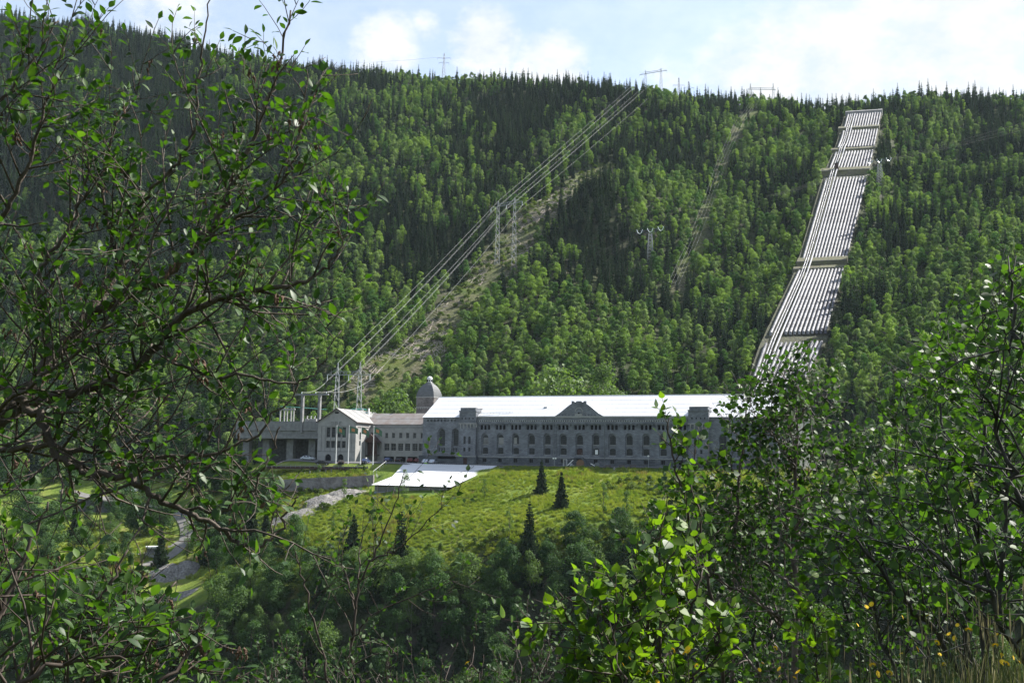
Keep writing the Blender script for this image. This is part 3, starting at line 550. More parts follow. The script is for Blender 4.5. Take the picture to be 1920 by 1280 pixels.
# front wall sheet with tall recesses and the arcaded frieze
mb = MB(); fo = []
for b in bays:
    fo.append((b, 2.3, 3.75, 10.3, 1))
    for k in (-1.2, 0, 1.2): fo.append((b+k, .78, 11.3, 12.72, 1))
wall(mb, -32.7, 32.4, 3.2, 12.95, 0, fo, .45); mb.build('front_wall', M['stone'], ph)
mb = MB(); ro_ = []
for b in bays: ro_ += [(b, 1.75, 6.95, 9.75, 1), (b, 1.75, 3.95 if abs(b) > .1 else 3.3, 5.9, .5)]
wall(mb, -32.7, 32.4, 3.2, 10.5, .45, ro_, .3); mb.build('recessed_wall', M['stone'], ph)
mb = MB(); mb.poly([(-32.7, .8, 3.0), (32.4, .8, 3.0), (32.4, .8, 13.0), (-32.7, .8, 13.0)]); mb.build('interior_shade', M['dark'], ph)  # dark sheet fills in the shade behind the wall openings
for i, b in enumerate(bays):
    window(ph, b, 1.75, 6.95, 9.75, .72, 4, 5, 1, mtp='glass')
    if i != 6: window(ph, b, 1.75, 3.95, 5.9, .72, 5, 4, .5)
    mb = MB(); mb.box(b-1.08, b+1.08, .18, .44, 3.75, 3.93); mb.box(b-1.0, b+1.0, .36, .44, 6.72, 6.94); mb.build('sill', M['light_stone'], ph)
d = MB(); d.box(-.87, .87, .6, .7, 3.3, 5.65); dr = d.build('door', M['darkwood'], ph); d = MB(); d.box(.55, .62, .52, .58, 4.3, 4.6); d.build('handle', M['steel'], dr)
for bi, (b, mt) in enumerate(((bays[0], 'concrete'), (bays[1], 'render'), (bays[2], 'render'))):      # boarded glazing behind the first windows
    d = MB(); d.box(b-.8, b+(.8 if bi < 2 else .1), .69, .705, 7.1, 8.9); d.build('blind', M[mt], ph)
d = MB(); d.box(bays[7]-.35, bays[7]+.5, .5, .6, 4.2, 5.5); d.build('notice_board', M['white'], ph)
# parapet with dentil openings over corbels
mb = MB(); dz = [(-32.2+.7*k, .26, 13.72, 14.02) for k in range(92)]; wall(mb, -32.7, 32.4, 12.95, 15.3, -.35, dz, .12); mb.poly([(-32.7, -.35, 12.95), (-32.7, 0, 12.95), (32.4, 0, 12.95), (32.4, -.35, 12.95)]); mb.build('parapet', M['stone'], ph)
mb = MB()
for k in range(91): x = -31.85+.7*k; mb.box(x-.2, x+.2, -.375, -.352, 13.62, 14.1)
o = mb.build('dentil_course', M['light_stone'], ph); o['kind'] = 'stuff'
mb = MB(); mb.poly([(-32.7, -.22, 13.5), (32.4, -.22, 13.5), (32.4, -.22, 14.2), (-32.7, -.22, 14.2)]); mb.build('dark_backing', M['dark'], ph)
mb = MB(); mb.box(-32.7, 32.4, -.48, -.352, 14.85, 15.3); mb.build('eaves_course', M['light_stone'], ph)
for k in range(-7, 7):
    mb = MB(); c = 5.0*k+2.5
    if c < -32 or c > 32: continue
    for dx in (-.55, .55): mb.box(c+dx-.22, c+dx+.22, -.34, -.002, 12.5, 12.94); mb.box(c+dx-.18, c+dx+.18, -.2, -.002, 12.1, 12.49)
    mb.build('corbel', M['stone'], ph)
# central gable, crenellated
gp = [(-7.6, 15.3), (-6.2, 16.15), (-4.8, 17.25), (-3.6, 18.2), (-2.45, 18.9), (-2.45, 19.7), (-1.75, 19.7), (-1.5, 19.35), (-1.15, 19.35), (-.9, 19.7), (.5, 19.7), (.75, 19.35), (1.1, 19.35), (1.35, 19.7), (2.05, 19.7), (2.05, 18.9), (3.2, 18.2), (4.4, 17.25), (5.8, 16.15), (7.2, 15.3)]
mb = MB()
for (x0, z0), (x1, z1) in zip(gp[:-1], gp[1:]):
    if abs(x1-x0) < 1e-6: continue
    mb.poly([(x0, -.36, 15.32), (x1, -.36, 15.32), (x1, -.36, z1), (x0, -.36, z0)]); mb.poly([(x0, .25, 15.32), (x0, .25, z0), (x1, .25, z1), (x1, .25, 15.32)])
for (x0, z0), (x1, z1) in zip(gp[:-1], gp[1:]): mb.poly([(x0, -.36, z0), (x1, -.36, z1), (x1, .25, z1), (x0, .25, z0)])
gb = mb.build('gable', M['stone'], ph)
mb = MB(); mb.box(-1.5, 1.2, -.45, -.362, 16.1, 16.55); mb.build('ledge', M['stone'], gb)
mb = MB(); A = [(-.15-1.25*math.cos(math.pi*k/8), 16.56+1.3*math.sin(math.pi*k/8)) for k in range(9)]
for k in range(8): mb.prism([(A[k][0], -.44, A[k][1]), (A[k+1][0], -.44, A[k+1][1]), ((A[k+1][0]+.15)*.82-.15, -.44, 16.56+(A[k+1][1]-16.56)*.82), ((A[k][0]+.15)*.82-.15, -.44, 16.56+(A[k][1]-16.56)*.82)], (0, .08, 0))
mb.build('arch', M['light_stone'], gb)
mb = MB(); mb.box(-.42, .12, -.46, -.364, 15.95, 16.35); mb.build('opening_shade', M['dark'], gb)  # dark block painted as the shade of a small gable opening
mb = MB(); mb.prism([(-1.4, -.45, 14.9), (.9, -.45, 14.9), (.9, -.45, 16.0), (-1.4, -.45, 16.0)], (0, .09, 0)); mb.build('carved_panel', M['light_stone'], gb)
mb = MB()
for k in list(range(-6, -2))+list(range(2, 6)): mb.box(k*1.0-.28, k*1.0-.05, -.375, -.363, 15.5, 15.72)
mb.build('putlog_hole_shade', M['dark'], gb)  # dark blocks on the face stand in for shade in small holes
mb = MB(); rt_ = lambda z: -.3+(z-15.0)*12.3/7.05
for (x0, z0), (x1, z1) in ((gp[i], gp[i+1]) for i in (0, 1, 2, 3, 15, 16, 17, 18)): z0 -= .2; z1 -= .2; mb.poly([(x0, .26, z0), (x1, .26, z1), (x1, max(rt_(z1), .27), z1), (x0, max(rt_(z0), .27), z0)])
mb.poly([(-2.45, .26, 18.7), (2.05, .26, 18.7), (2.05, rt_(18.7), 18.7), (-2.45, rt_(18.7), 18.7)]); mb.build('gable_roof', M['white_roof'], ph)
for x in (-7.65, 7.05):
    mb = MB(); mb.box(x, x+.5, -.18, -.003, 3.2, 12.94); mb.build('pilaster', M['stone'], ph)
# basement course
mb = MB(); bo = [(b, 1.25, 1.45, 2.75) for b in bays]; wall(mb, -32.7, 32.4, G0, 3.2, -.22, bo, .5); mb.poly([(-32.7, -.22, 3.2), (32.4, -.22, 3.2), (32.4, 0, 3.2), (-32.7, 0, 3.2)]); mb.build('basement_wall', M['base_stone'], ph)
mb = MB(); mb.box(-32.7, 32.4, -.3, -.222, 3.0, 3.22); mb.build('water_table', M['light_stone'], ph)
for b in bays: window(ph, b, 1.25, 1.45, 2.75, .1, 2, 1, 0, mtp='dark', fr='steel_dark')
# towers
def tower(s0, s1, side=1):
    root = ph; m = (s0+s1)/2
    mb = MB(); ops = [(m-.9, .75, 6.9, 9.2, 1), (m+.75, .75, 6.9, 9.2, 1), (m-.9, .7, 4.6, 5.8), (m+.75, .7, 4.6, 5.8)]+[(m-1.85+1.2*k, .42, 14.35, 14.85) for k in range(4)]
    wall(mb, s0, s1, 3.2, 16.6, -1, ops, .35)
    mb.poly([(s1, -1, 3.2), (s1, 5, 3.2), (s1, 5, 16.6), (s1, -1, 16.6)]); mb.poly([(s0, 5, 3.2), (s0, -1, 3.2), (s0, -1, 16.6), (s0, 5, 16.6)]); mb.poly([(s0, 5, 12), (s0, 5, 16.6), (s1, 5, 16.6), (s1, 5, 12)])
    tw = mb.build('tower', M['stone'], root)
    mb = MB(); mb.box(s0+.1, s1-.1, -.62, -.6, 3.4, 16.4); mb.build('interior_shade', M['dark'], tw)
    mb = MB()
    for k in range(5):
        x = m-2.2+1.1*k; mb.box(x-.16, x+.16, -1.32, -1.002, 12.1, 12.9); mb.box(x-.12, x+.12, -1.18, -1.002, 11.6, 12.09)
    mb.box(s0-.1, s1+.32, -1.34, -1.003, 12.9, 13.2)
    for k in range(6): y = -.9+1.1*k; mb.box(s1+.002, s1+.3, y-.16, y+.16, 11.9, 12.89)
    mb.build('corbel', M['light_stone'], tw)
    mb = MB(); mb.box(s0-.15, s1+.15, -1.2, 5.15, 16.6, 17.0); mb.box(s0+.25, s1-.25, -.8, 4.8, 17.0, 17.9); mb.build('cap', M['stone'], tw)
    mb = MB(); c = ((s0+s1)/2, 2, 19.3); q_ = [(s0+.1, -.95, 17.9), (s1-.1, -.95, 17.9), (s1-.1, 4.95, 17.9), (s0+.1, 4.95, 17.9)]
    for i in range(4): mb.poly([q_[i], q_[(i+1) % 4], c])
    mb.poly(q_[::-1]); mb.build('roof', M['white_roof'], tw)
    for x in (-.9, .75): window(root, m+x, .75, 6.9, 9.2, -.72, 2, 4, 1); window(root, m+x, .7, 4.6, 5.8, -.72, 2, 2)
    mb = MB(); wall(mb, s0-.6, s1+.5, G0, 3.2, -1.7, [(m-.3, 1.4, G0+.1, 2.6)], .4); mb.poly([(s1+.5, -1.7, G0), (s1+.5, 2, G0), (s1+.5, 2, 3.2), (s1+.5, -1.7, 3.2)]); mb.poly([(s0-.6, 0, G0), (s0-.6, -1.7, G0), (s0-.6, -1.7, 3.2), (s0-.6, 0, 3.2)])
    mb.poly([(s0-.6, -1.7, 3.2), (s1+.5, -1.7, 3.2), (s1+.5, -.9, 3.5), (s0-.6, -.9, 3.5)]); mb.build('plinth', M['base_stone'], tw)
    mb = MB(); mb.box(m-1.0, m+.4, -1.4, -1.32, G0, 2.6); mb.build('door', M['darkwood'], tw)
    mb = MB(); mb.box(s0-.7, s1+.6, -1.85, -1.702, 2.98, 3.22); mb.build('string_course', M['light_stone'], tw)
tower(-38.25, -32.7); tower(32.4, 38.2)
# end blocks
mb = MB(); ops = [(-44.6, 2.7, 4.2, 11.7, 1), (-39.75, 2.7, 4.2, 11.7, 1)]+[(-49.3+1.15*k, .6, 13.7, 14.3) for k in range(9)]
wall(mb, -51, -38.25, 3.2, 14.9, 0, ops, .5); mb.build('block_wall', M['stone'], ph)
mb = MB(); wall(mb, -51, -38.2, 3.2, 14.9, .5, [(c, 1.95, 6.35, 11.3, 1) for c in (-44.6, -39.75)]+[(c+d_, .52, 4.5, 5.7) for c in (-44.6, -39.75) for d_ in (-.85, 0, .85)], .3); mb.build('recessed_wall', M['stone'], ph)
mb = MB(); mb.poly([(-51, .82, 3), (-38.2, .82, 3), (-38.2, .82, 15), (-51, .82, 15)]); mb.build('interior_shade', M['dark'], ph)
for c in (-44.6, -39.75):
    window(ph, c, 1.95, 6.35, 11.3, .74, 4, 9, 1, fr='steel_dark')
    for d_ in (-.85, 0, .85): window(ph, c+d_, .52, 4.5, 5.7, .74, 2, 2, 0, fr='steel_dark')
mb = MB(); wall(mb, -52, -38.9, G0, 3.2, -.5, [(-42.4, 6.6, 2.3, 3.12)], .8); mb.poly([(-52, -.5, 3.2), (-38.9, -.5, 3.2), (-38.9, .02, 3.3), (-52, .02, 3.3)]); mb.poly([(-52, 8, G0), (-52, -.5, G0), (-52, -.5, 3.2), (-52, 8, 3.2)]); mb.build('basement_wall', M['base_stone'], ph)
mb = MB(); mb.box(-46, -38.9, .3, .32, G0, 3.15); mb.build('loading_bay_shade', M['dark'], ph)  # dark sheet in place of the shade inside the bay
mb = MB(); wall(mb, 38.2, 57, 3.2, 14.9, 0, [(c, 2.3, 3.75, 10.3, 1) for c in (42, 47, 52)], .5); mb.build('block_wall', M['stone'], ph)
mb = MB(); wall(mb, 38.2, 57, 3.2, 14.9, .5, [], .1); mb.build('recessed_wall', M['stone'], ph)
for c in (42, 47, 52): window(ph, c, 1.8, 4.2, 9.8, .44, 4, 8, 1)
mb = MB(); wall(mb, 38.8, 57.3, G0, 3.2, -.22, [], .1); mb.build('basement_wall', M['base_stone'], ph)
# ends and back
mb = MB()
mb.poly([(57, 0, 0), (57, 24, 0), (57, 24, 14.9), (57, 12, 21.9), (57, 0, 14.9)])
mb.poly([(-51, 24, 0), (-51, 0, 0), (-51, 0, 14.9), (-51, 12, 21.9), (-51, 24, 14.9)]); mb.poly([(57, 24, 0), (-51, 24, 0), (-51, 24, 14.9), (57, 24, 14.9)]); mb.build('end_wall', M['stone'], ph)
# roof in separate sheets with standing seams
nsh = 24; sw = 108.3/nsh
mb = MB(); mb.poly([(-51.15, -.3, 15.0), (57.15, -.3, 15.0), (57.15, 12, 22.05), (-51.15, 12, 22.05)]); mb.poly([(-51.15, 12, 22.05), (57.15, 12, 22.05), (57.15, 24.5, 14.92), (-51.15, 24.5, 14.92)])

rf = mb.build('roof', M['white_roof'], ph)
def rz(t): return 15.0+(t+.3)*(22.05-15.0)/12.3
for t in (2.3, 4.6, 6.9, 9.4):
    mb = MB(); mb.box(-51, 57, t-.03, t+.03, rz(t)-.03, rz(t)+.035); mb.build('lap_joint', M['seam'], rf)
for x in range(-50, 57, 3):
    mb = MB(); mb.prism([(x-.03, -.5, rz(-.5)+.004), (x+.03, -.5, rz(-.5)+.004), (x+.03, 11.9, rz(11.9)+.004), (x-.03, 11.9, rz(11.9)+.004)], (0, 0, .06)); mb.build('standing_seam', M['seam'], rf)
for x in (-12.5, 24):
    mb = MB(); mb.box(x-.5, x+.5, 4.9, 5.5, rz(5), rz(5)+.35); mb.build('vent', M['steel'], rf)
mb = MB()
for k in range(11): mb.bar((-32+k, 1+.12*k, rz(1+.1*k)), (-32+k, 1+.12*k, rz(1+.1*k)+.6), .03); 
mb.bar((-32, 1, rz(1)+.6), (-22, 2.2, rz(2.0)+.6), .04); mb.bar((-32, 1, rz(1)+.3), (-22, 2.2, rz(2.0)+.3), .03); mb.build('snow_guard', M['steel'], rf)
mb = MB(); mb.bar((-51, 12, 22.1), (57, 12, 22.1), .12, n=6); mb.build('ridge_cap', M['white_roof'], rf)
for x in (-32.4, 7.7, -7.9, 31.9, -38.6):
    mb = MB(); mb.tube([(x, -.5, 14.6), (x, -.28, 13.6), (x, -.28, 1.0)], .09, 6); mb.build('drainpipe', M['steel_dark'], ph)
# steps at the centre door
mb = MB()
for k in range(8): mb.box(1.2+.3*k, 1.5+.3*k, -1.6, -.23, G0, 3.2-.36*k)
mb.box(-1.2, 1.2, -1.6, -.23, 2.9, 3.2); mb.build('stair', M['base_stone'], ph)

# domed stone tower behind the left block
dt = empty('domed_tower', W(-61.3, 22, 0), -TH, 'square rubble stone tower with bulging dome and white lantern behind the white roof', 'tower')
mb = MB(); hw = 3.2; wall(mb, -hw, hw, .3, 23.0, 0, [(x, .7, 20.3, 21.8, 1) for x in (-1.2, 1.2)][:0], .4)
mb.poly([(hw, 0, .3), (hw, 6.4, .3), (hw, 6.4, 23), (hw, 0, 23)]); mb.poly([(-hw, 6.4, .3), (-hw, 0, .3), (-hw, 0, 23), (-hw, 6.4, 23)]); mb.poly([(hw, 6.4, .3), (-hw, 6.4, .3), (-hw, 6.4, 23), (hw, 6.4, 23)]); mb.build('wall', M['rubble'], dt)
for zz in (19.3, 22.7):
    mb = MB(); mb.box(-hw-.1, hw+.1, -.1, 6.5, zz, zz+.28); mb.build('string_course', M['light_stone'], dt)
mb = MB()
for k in range(7): mb.box(-2.6+.85*k, -2.3+.85*k, -.12, -.002, 18.8, 19.28)
mb.build('corbel', M['light_stone'], dt)
mb = MB(); prof = [(3.3, 23.0), (3.15, 23.9), (2.95, 24.7), (2.6, 25.6), (2.1, 26.5), (1.6, 27.1), (1.05, 27.6), (.85, 27.9)]
for (r0, z0), (r1, z1) in zip(prof[:-1], prof[1:]):
    q0 = [(-r0, 3.2-r0, z0), (r0, 3.2-r0, z0), (r0, 3.2+r0, z0), (-r0, 3.2+r0, z0)]; q1 = [(-r1, 3.2-r1, z1), (r1, 3.2-r1, z1), (r1, 3.2+r1, z1), (-r1, 3.2+r1, z1)]
    for i in range(4): mb.poly([q0[i], q0[(i+1) % 4], q1[(i+1) % 4], q1[i]])
mb.poly([(-.85, 2.35, 27.9), (.85, 2.35, 27.9), (.85, 4.05, 27.9), (-.85, 4.05, 27.9)]); mb.build('dome', mat('lead_sheet', (.10, .105, .11), .55, .2, 1), dt)
mb = MB(); mb.tube([(0, 3.2, 27.9), (0, 3.2, 29.1)], .85, 8); lt = mb.build('lantern', M['white'], dt)
mb = MB(); mb.tube([(0, 3.2, 29.1), (0, 3.2, 29.6), (0, 3.2, 29.95), (0, 3.2, 30.1)], [1.0, .85, .5, .05], 10); mb.build('lantern_roof', M['white_roof'], lt)
for a in range(8): mb = MB(); c = (math.cos(a*.785+.39)*.82, 3.2+math.sin(a*.785+.39)*.82, 28.5); mb.box(c[0]-.16, c[0]+.16, c[1]-.16, c[1]+.16, 28.15, 28.85); mb.build('opening_shade', M['dark'], lt)  # dark blocks stand in for the shaded gaps of the lantern

# gabled annex with its long wing
an = empty('annex', W(-70, 0, 0), -TH, 'pale rendered annex with gabled end, low wing and grey roof left of granite station', 'building')
ox = -70.
def A_(s): return s-ox
mb = MB(); L0, L1 = A_(-88), A_(-74.1); fo = [(A_(c), 1.4, 8.6, 11.86) for c in (-84.18, -82.3, -80.3, -78.4)]+[(A_(c), 1.4, 5.25, 7.5) for c in (-84.18, -82.3, -80.3, -78.4)]
fo += [(A_(-84.0), 2.25, G0+.4, 3.3, 1), (A_(-79.4), 2.25, G0+.4, 3.3, 1)]
wall(mb, L0, L1, G0, 13.6, -1, fo, .55); mb.poly([(L0, -1, 13.6), (L1, -1, 13.6), (A_(-81.1), -1, 17.74)]); gw = mb.build('gable_wall', M['render'], an)
mb = MB(); mb.box(L0+.4, L1-.4, -.42, -.4, G0, 12.5); mb.build('interior_shade', M['dark'], an)
mb = MB(); mb.box(L0+1.2, L1-1.5, -1.08, -1.003, 12.05, 12.2); mb.box(L0+.2, L1-.2, -1.1, -1.003, 4.0, 4.25)
for c in (-86.6, -85.2, -76.9, -83.25, -81.3, -79.35, -75.6): mb.box(A_(c)-.12, A_(c)+.12, -1.07, -1.003, 4.25, 12.05)
mb.build('moulding', M['concrete'], an)
mb = MB(); mb.box(A_(-81.9), A_(-80.6), -1.05, -1.002, 16.2, 16.75); mb.build('louvre', M['dark'], an)
for c in (-84.18, -82.3, -80.3, -78.4):
    window(an, A_(c), 1.4, 8.6, 11.86, -.6, 2, 3, fr='steel_dark'); window(an, A_(c), 1.4, 5.25, 7.5, -.6, 2, 2, fr='steel_dark')
# raised letters in the gable, too worn to read with certainty
def letter(ch, x, z, h=.95, w=.7, th=.14, y=-1.06):
    S = {'O': [(0, 0, 0, 1), (1, 0, 1, 1), (0, 0, 1, 0), (0, 1, 1, 1)], 'D': [(0, 0, 0, 1), (1, .15, 1, .85), (0, 0, .8, 0), (0, 1, .8, 1)], 'E': [(0, 0, 0, 1), (0, 0, 1, 0), (0, .5, .7, .5), (0, 1, 1, 1)]}[ch]
    mb = MB()
    for a, b, c, d_ in S: mb.bar((x+a*w, y, z+b*h), (x+c*w, y, z+d_*h), th*.6)
    mb.build('letter', M['concrete'], an)
letter('O', A_(-83.2), 12.6); letter('O', A_(-81.7), 12.6); letter('E', A_(-80.1), 12.6)
mb = MB(); wall(mb, -1, 24, G0, 13.6, L1, [(1.9, .9, 8.0, 10.4, 1), (1.8, 1.0, 6.2, 7.6), (6.4, 1., 9., 10.6)], .3, axis='t'); mb.build('side_wall', M['render'], an)
mb = MB(); mb.box(L1-.33, L1-.31, 0, 8, 5, 12); mb.build('interior_shade', M['dark'], an)
mb = MB()
for k in range(18): mb.box(L1+.002, L1+.06, .1+.4*k, .3+.4*k, 11.75, 12.05)
mb.build('frieze', M['darkwood'], an)
mb = MB(); mb.poly([(L0, 24, G0), (L0, -1, G0), (L0, -1, 13.6), (L0, 24, 13.6)]); mb.poly([(L1, 24, G0), (L0, 24, G0), (L0, 24, 13.6), (A_(-81.1), 24, 17.74), (L1, 24, 13.6)]); mb.build('rear_wall', M['render'], an)
ap = A_(-81.1)
mb = MB()
def slab(pts, d=(0, 0, .16)): mb.prism(pts, d)
slab([(L0-.5, -1.45, 13.42), (ap, -1.45, 17.78), (ap, 24.4, 17.78), (L0-.5, 24.4, 13.42)]); slab([(ap, -1.45, 17.78), (L1+.5, -1.45, 13.42), (L1+.5, 24.4, 13.42), (ap, 24.4, 17.78)]); ar = mb.build('gable_roof', M['grey_roof'], an)
mb = MB(); mb.bar((L0-.5, -1.48, 13.35), (ap, -1.48, 17.75), .14); mb.bar((ap, -1.48, 17.75), (L1+.5, -1.48, 13.35), .14); mb.bar((L1+.52, -1.45, 13.35), (L1+.52, 8, 13.35), .12); mb.build('verge_board', M['darkwood'], ar)
for y in (3., 8., 13., 18.): mb = MB(); mb.bar((ap+.1, y, 17.93), (L1+.4, y, 13.62), .04, n=3); mb.build('standing_seam', M['grey_roof'], ar)
mb = MB(); mb.bar((A_(-77.6), -1.4, 15.73), (A_(-77.6), 24, 15.73), .05, n=3); mb.build('snow_guard', M['steel_dark'], ar)
# wing
mb = MB(); W0, W1 = L1+.02, A_(-51.02); us = [-73.2, -70.6, -67.9, -65.4, -62.8, -60.3, -57.8, -55.1]; ls = [-70.4, -67.7, -65.3, -62.7, -60.2, -57.6, -55.3]
wo_ = [(A_(c), 1.05, 8.75, 10.45) for c in us]+[(A_(c), 1.8, 4.75, 7.05) for c in ls]+[(A_(-71.0+4.2*k), 3.6, G0, 2.85) for k in range(1, 5)]
wall(mb, W0, W1, G0, 12.2, 8, wo_, .4); wall(mb, W0, W1, 12.2, 13.05, 9.2, []); mb.poly([(W0, 8, 12.2), (W1, 8, 12.2), (W1, 9.2, 12.2), (W0, 9.2, 12.2)]); mb.build('wing_wall', M['render'], an)
mb = MB(); mb.box(W0, W1, 8.6, 8.62, 3.4, 12); mb.box(W0, W1, 11.5, 11.55, G0, 3.0); mb.poly([(W0, 8.4, 2.86), (W1, 8.4, 2.86), (W1, 11.5, 2.86), (W0, 11.5, 2.86)]); mb.build('interior_shade', M['dark'], an)
mb = MB(); mb.box(W0, W1, 7.85, 7.997, 12.05, 12.26); mb.build('coping', M['concrete'], an)
for i, c in enumerate(us): window(an, A_(c), 1.05, 8.75, 10.45, 8.3, 2, 3, fr='light_stone', bw=.06, mtp='render' if i == 1 else 'glass')
for i, c in enumerate(ls): window(an, A_(c), 1.8, 4.75, 7.05, 8.3, 2, 2 if i < 3 else 4, fr='light_stone', bw=.06, mtp='render' if i == 0 else 'glass')
mb = MB(); slab([(A_(-76.0), 8.9, 13.05), (W1+.3, 8.9, 13.05), (W1+.3, 15, 16.9), (A_(-76.6), 15, 16.9)]); slab([(A_(-76.6), 15, 16.9), (W1+.3, 15, 16.9), (W1+.3, 21.2, 13.0), (A_(-76.), 21.2, 13.0)]); wr = mb.build('wing_roof', M['brown_roof'], an)
mb = MB(); mb.bar((W0, 11.9, 15.1), (W1, 11.9, 15.1), .05, n=3); mb.build('snow_guard', M['steel_dark'], wr)
mb = MB(); mb.poly([(W1, 21, G0), (W0, 21, G0), (W0, 21, 13), (W1, 21, 13)]); mb.build('rear_wall', M['render'], an)
# timber porch in the corner
c = A_(-72.3); mb = MB(); mb.prism([(c-2.5, 5.2, 7.3), (c+2.7, 5.2, 7.3), (c+.1, 5.2, 9.9)], (0, 2.75, 0)); pr = mb.build('porch_roof', M['darkwood'], an)
for x in (c-1.9, c+2.1): mb = MB(); mb.box(x-.12, x+.12, 5.5, 5.75, G0, 7.3); mb.build('post', M['darkwood'], pr)
mb = MB(); mb.box(c-1.6, c+1.8, 6.6, 6.65, 3.4, 7.3); mb.box(c-1.9, c+2.1, 5.5, 7.9, 3.1, 3.3); mb.build('balustrade', M['darkwood'], pr)
mb = MB()
for k in range(9): mb.box(c-2.4-.3*k, c-2.1-.3*k, 5.6, 7.6, G0, 3.2-.32*k)
mb.build('stair', M['concrete'], pr)

# concrete switchyard deck at far left with posts
dk = empty('switchyard_deck', W(-100, 5, 0), -TH, 'weathered concrete switchyard deck on columns at the left of the gabled annex', 'deck')
mb = MB(); mb.box(-24, 11.9, 0, 14, 10.9, 14.0); mb.build('deck_wall', M['concrete'], dk); mb = MB(); mb.box(-24, 11.9, .4, 14, 8.3, 10.88); mb.build('beam', M['concrete'], dk)
for x in (-22, -14, -4.5, 4): mb = MB(); mb.box(x-1.3, x+1.3, 3.5, 5.2, .2, 8.28); mb.build('column', M['concrete'], dk)
mb = MB(); mb.box(-24, 11.9, 13.5, 13.9, .2, 8.3); mb.build('rear_wall', M['moss_stone'], dk)
def post(px, yt, t, r=.55, nm='gantry'):
    s, z = ST(px, yt, t); return s, z
gtr = empty('line_gantry', W(0, 5, 0), -TH, 'tall concrete gantry of two posts and a crossbeam on the switchyard deck', 'gantry')
s1, z1 = ST(568, 741, 5); s2, z2 = ST(600, 741, 5); 
for s_ in (s1, s2):
    mb = MB(); mb.box(s_-.42, s_+.42, -.5, .45, 10.2, z1); mb.build('post', M['concrete'], gtr)
mb = MB(); sa, _z = ST(552, 738, 5); sb, _z = ST(616, 738, 5); mb.box(sa, sb, -.35, .35, z1, z1+.55); mb.build('crossbeam', M['concrete'], gtr); GZ = z1+.6
for k, px in enumerate((566, 592, 612)):
    s_, z_ = ST(px, 737, 5); mb = MB(); mb.tube([(s_, 0, z1+.56), (s_, 0, z1+1.1)], .12, 6); mb.build('insulator', M['insul'], gtr)
sf = empty('busbar_frame', W(0, 8, 0), -TH, 'small white post frame carrying green copper busbars at the left end of the deck', 'frame')
xs_ = [ST(p_, 763, 8) for p_ in (526, 533.5, 539, 546, 551)]
for s_, z_ in xs_: mb = MB(); mb.box(s_-.2, s_+.2, -.2, .2, 13.9, z_-.3); mb.build('post', M['light_stone'], sf)
mb = MB(); mb.box(xs_[0][0]-.2, xs_[-1][0]+.5, -.25, .25, xs_[0][1]-1.0, xs_[0][1]-.5); mb.build('crossbeam', M['light_stone'], sf)
mb = MB(); mb.tube([(xs_[0][0], 0, xs_[0][1]+.2), (xs_[2][0], 0, xs_[0][1]+.1), (xs_[-1][0]+2, 0, xs_[0][1]-.1), (s2-1, 3, xs_[0][1]-.7)], .1, 5); mb.build('busbar', M['teal'], sf)
sf2 = empty('busbar_frame', W(0, 16, 0), -TH, 'white post frame with green copper busbars showing above the annex roof ridge', 'frame')
xr = [ST(p_, 768, 16) for p_ in (668, 680, 691.5)]
for s_, z_ in xr: mb = MB(); mb.box(s_-.2, s_+.2, -.2, .2, 12., z_+.5); mb.build('post', M['white'], sf2)
for i in range(2): mb = MB(); mb.tube([(xr[i][0]-2.4, 0, xr[i][1]), (xr[i][0]-.4, 0, xr[i][1]+.35), (xr[i][0]+1.4, 0, xr[i][1])], .2, 5); mb.box(xr[i][0]+.3, xr[i+1][0]-.3, -.2, .2, xr[i][1]-1.1, xr[i][1]-.7); mb.build('busbar', M['teal'], sf2)
def seated(name, px0, px1, z0, h, t, label, mt):
    pass
for px, lb in ((640, 'left'), ):
    pass
# switchgear boxes on the deck
for k, (px, w_) in enumerate(((576, 1.4), (583, 1.0), (590, 1.6))):
    s_, z_ = ST(px, 786, 9); e = empty('switchgear', W(s_, 9, 13.95), -TH, ['pale switchgear unit on the deck just right of the left gantry post', 'small pale switchgear unit in the middle between the gantry posts', 'pale switchgear unit next to the right gantry post'][k], 'switchgear', 'switchgear on the deck')
    mb = MB(); mb.box(-w_/2, w_/2, -.4, .4, 0, 1.1); mb.build('cabinet', M['light_stone'], e); mb = MB(); mb.tube([(0, 0, 1.1), (0, 0, 1.5), (.2, 0, 1.9)], [.18, .1, .16], 6); mb.build('bushing', M['white'], e)

# stone valve house at the right end, mostly behind the birch
vh = empty('valve_house', W(60.3, 12, 0), -TH-R_(33), 'pale stone valve house catching the sun at the right end of the power station', 'building')
mb = MB(); wall(mb, -2.2, 2.6, .2, 15, -4, [(x, 1.0, 4, 9, 1) for x in (-.9, 1.1)], .4)
mb.poly([(2.6, -4, .2), (2.6, 3, .2), (2.6, 3, 15), (2.6, -4, 15)]); mb.poly([(-2.2, 3, .2), (-2.2, -4, .2), (-2.2, -4, 15), (-2.2, 3, 15)]); mb.poly([(2.6, 3, .2), (-2.2, 3, .2), (-2.2, 3, 15), (2.6, 3, 15)]); mb.build('wall', M['light_stone'], vh)
mb = MB()
for i in range(4): mb.box(-2.2+1.3*i, -1.4+1.3*i, -4.25, -3.7, 15, 15.9)
mb.box(-2.35, 2.75, -4.1, 3.1, 14.6, 15.0); mb.build('crenellation', M['light_stone'], vh); mb = MB(); mb.box(-2, 2.4, -3.6, -3.58, 1, 12); mb.build('interior_shade', M['dark'], vh)

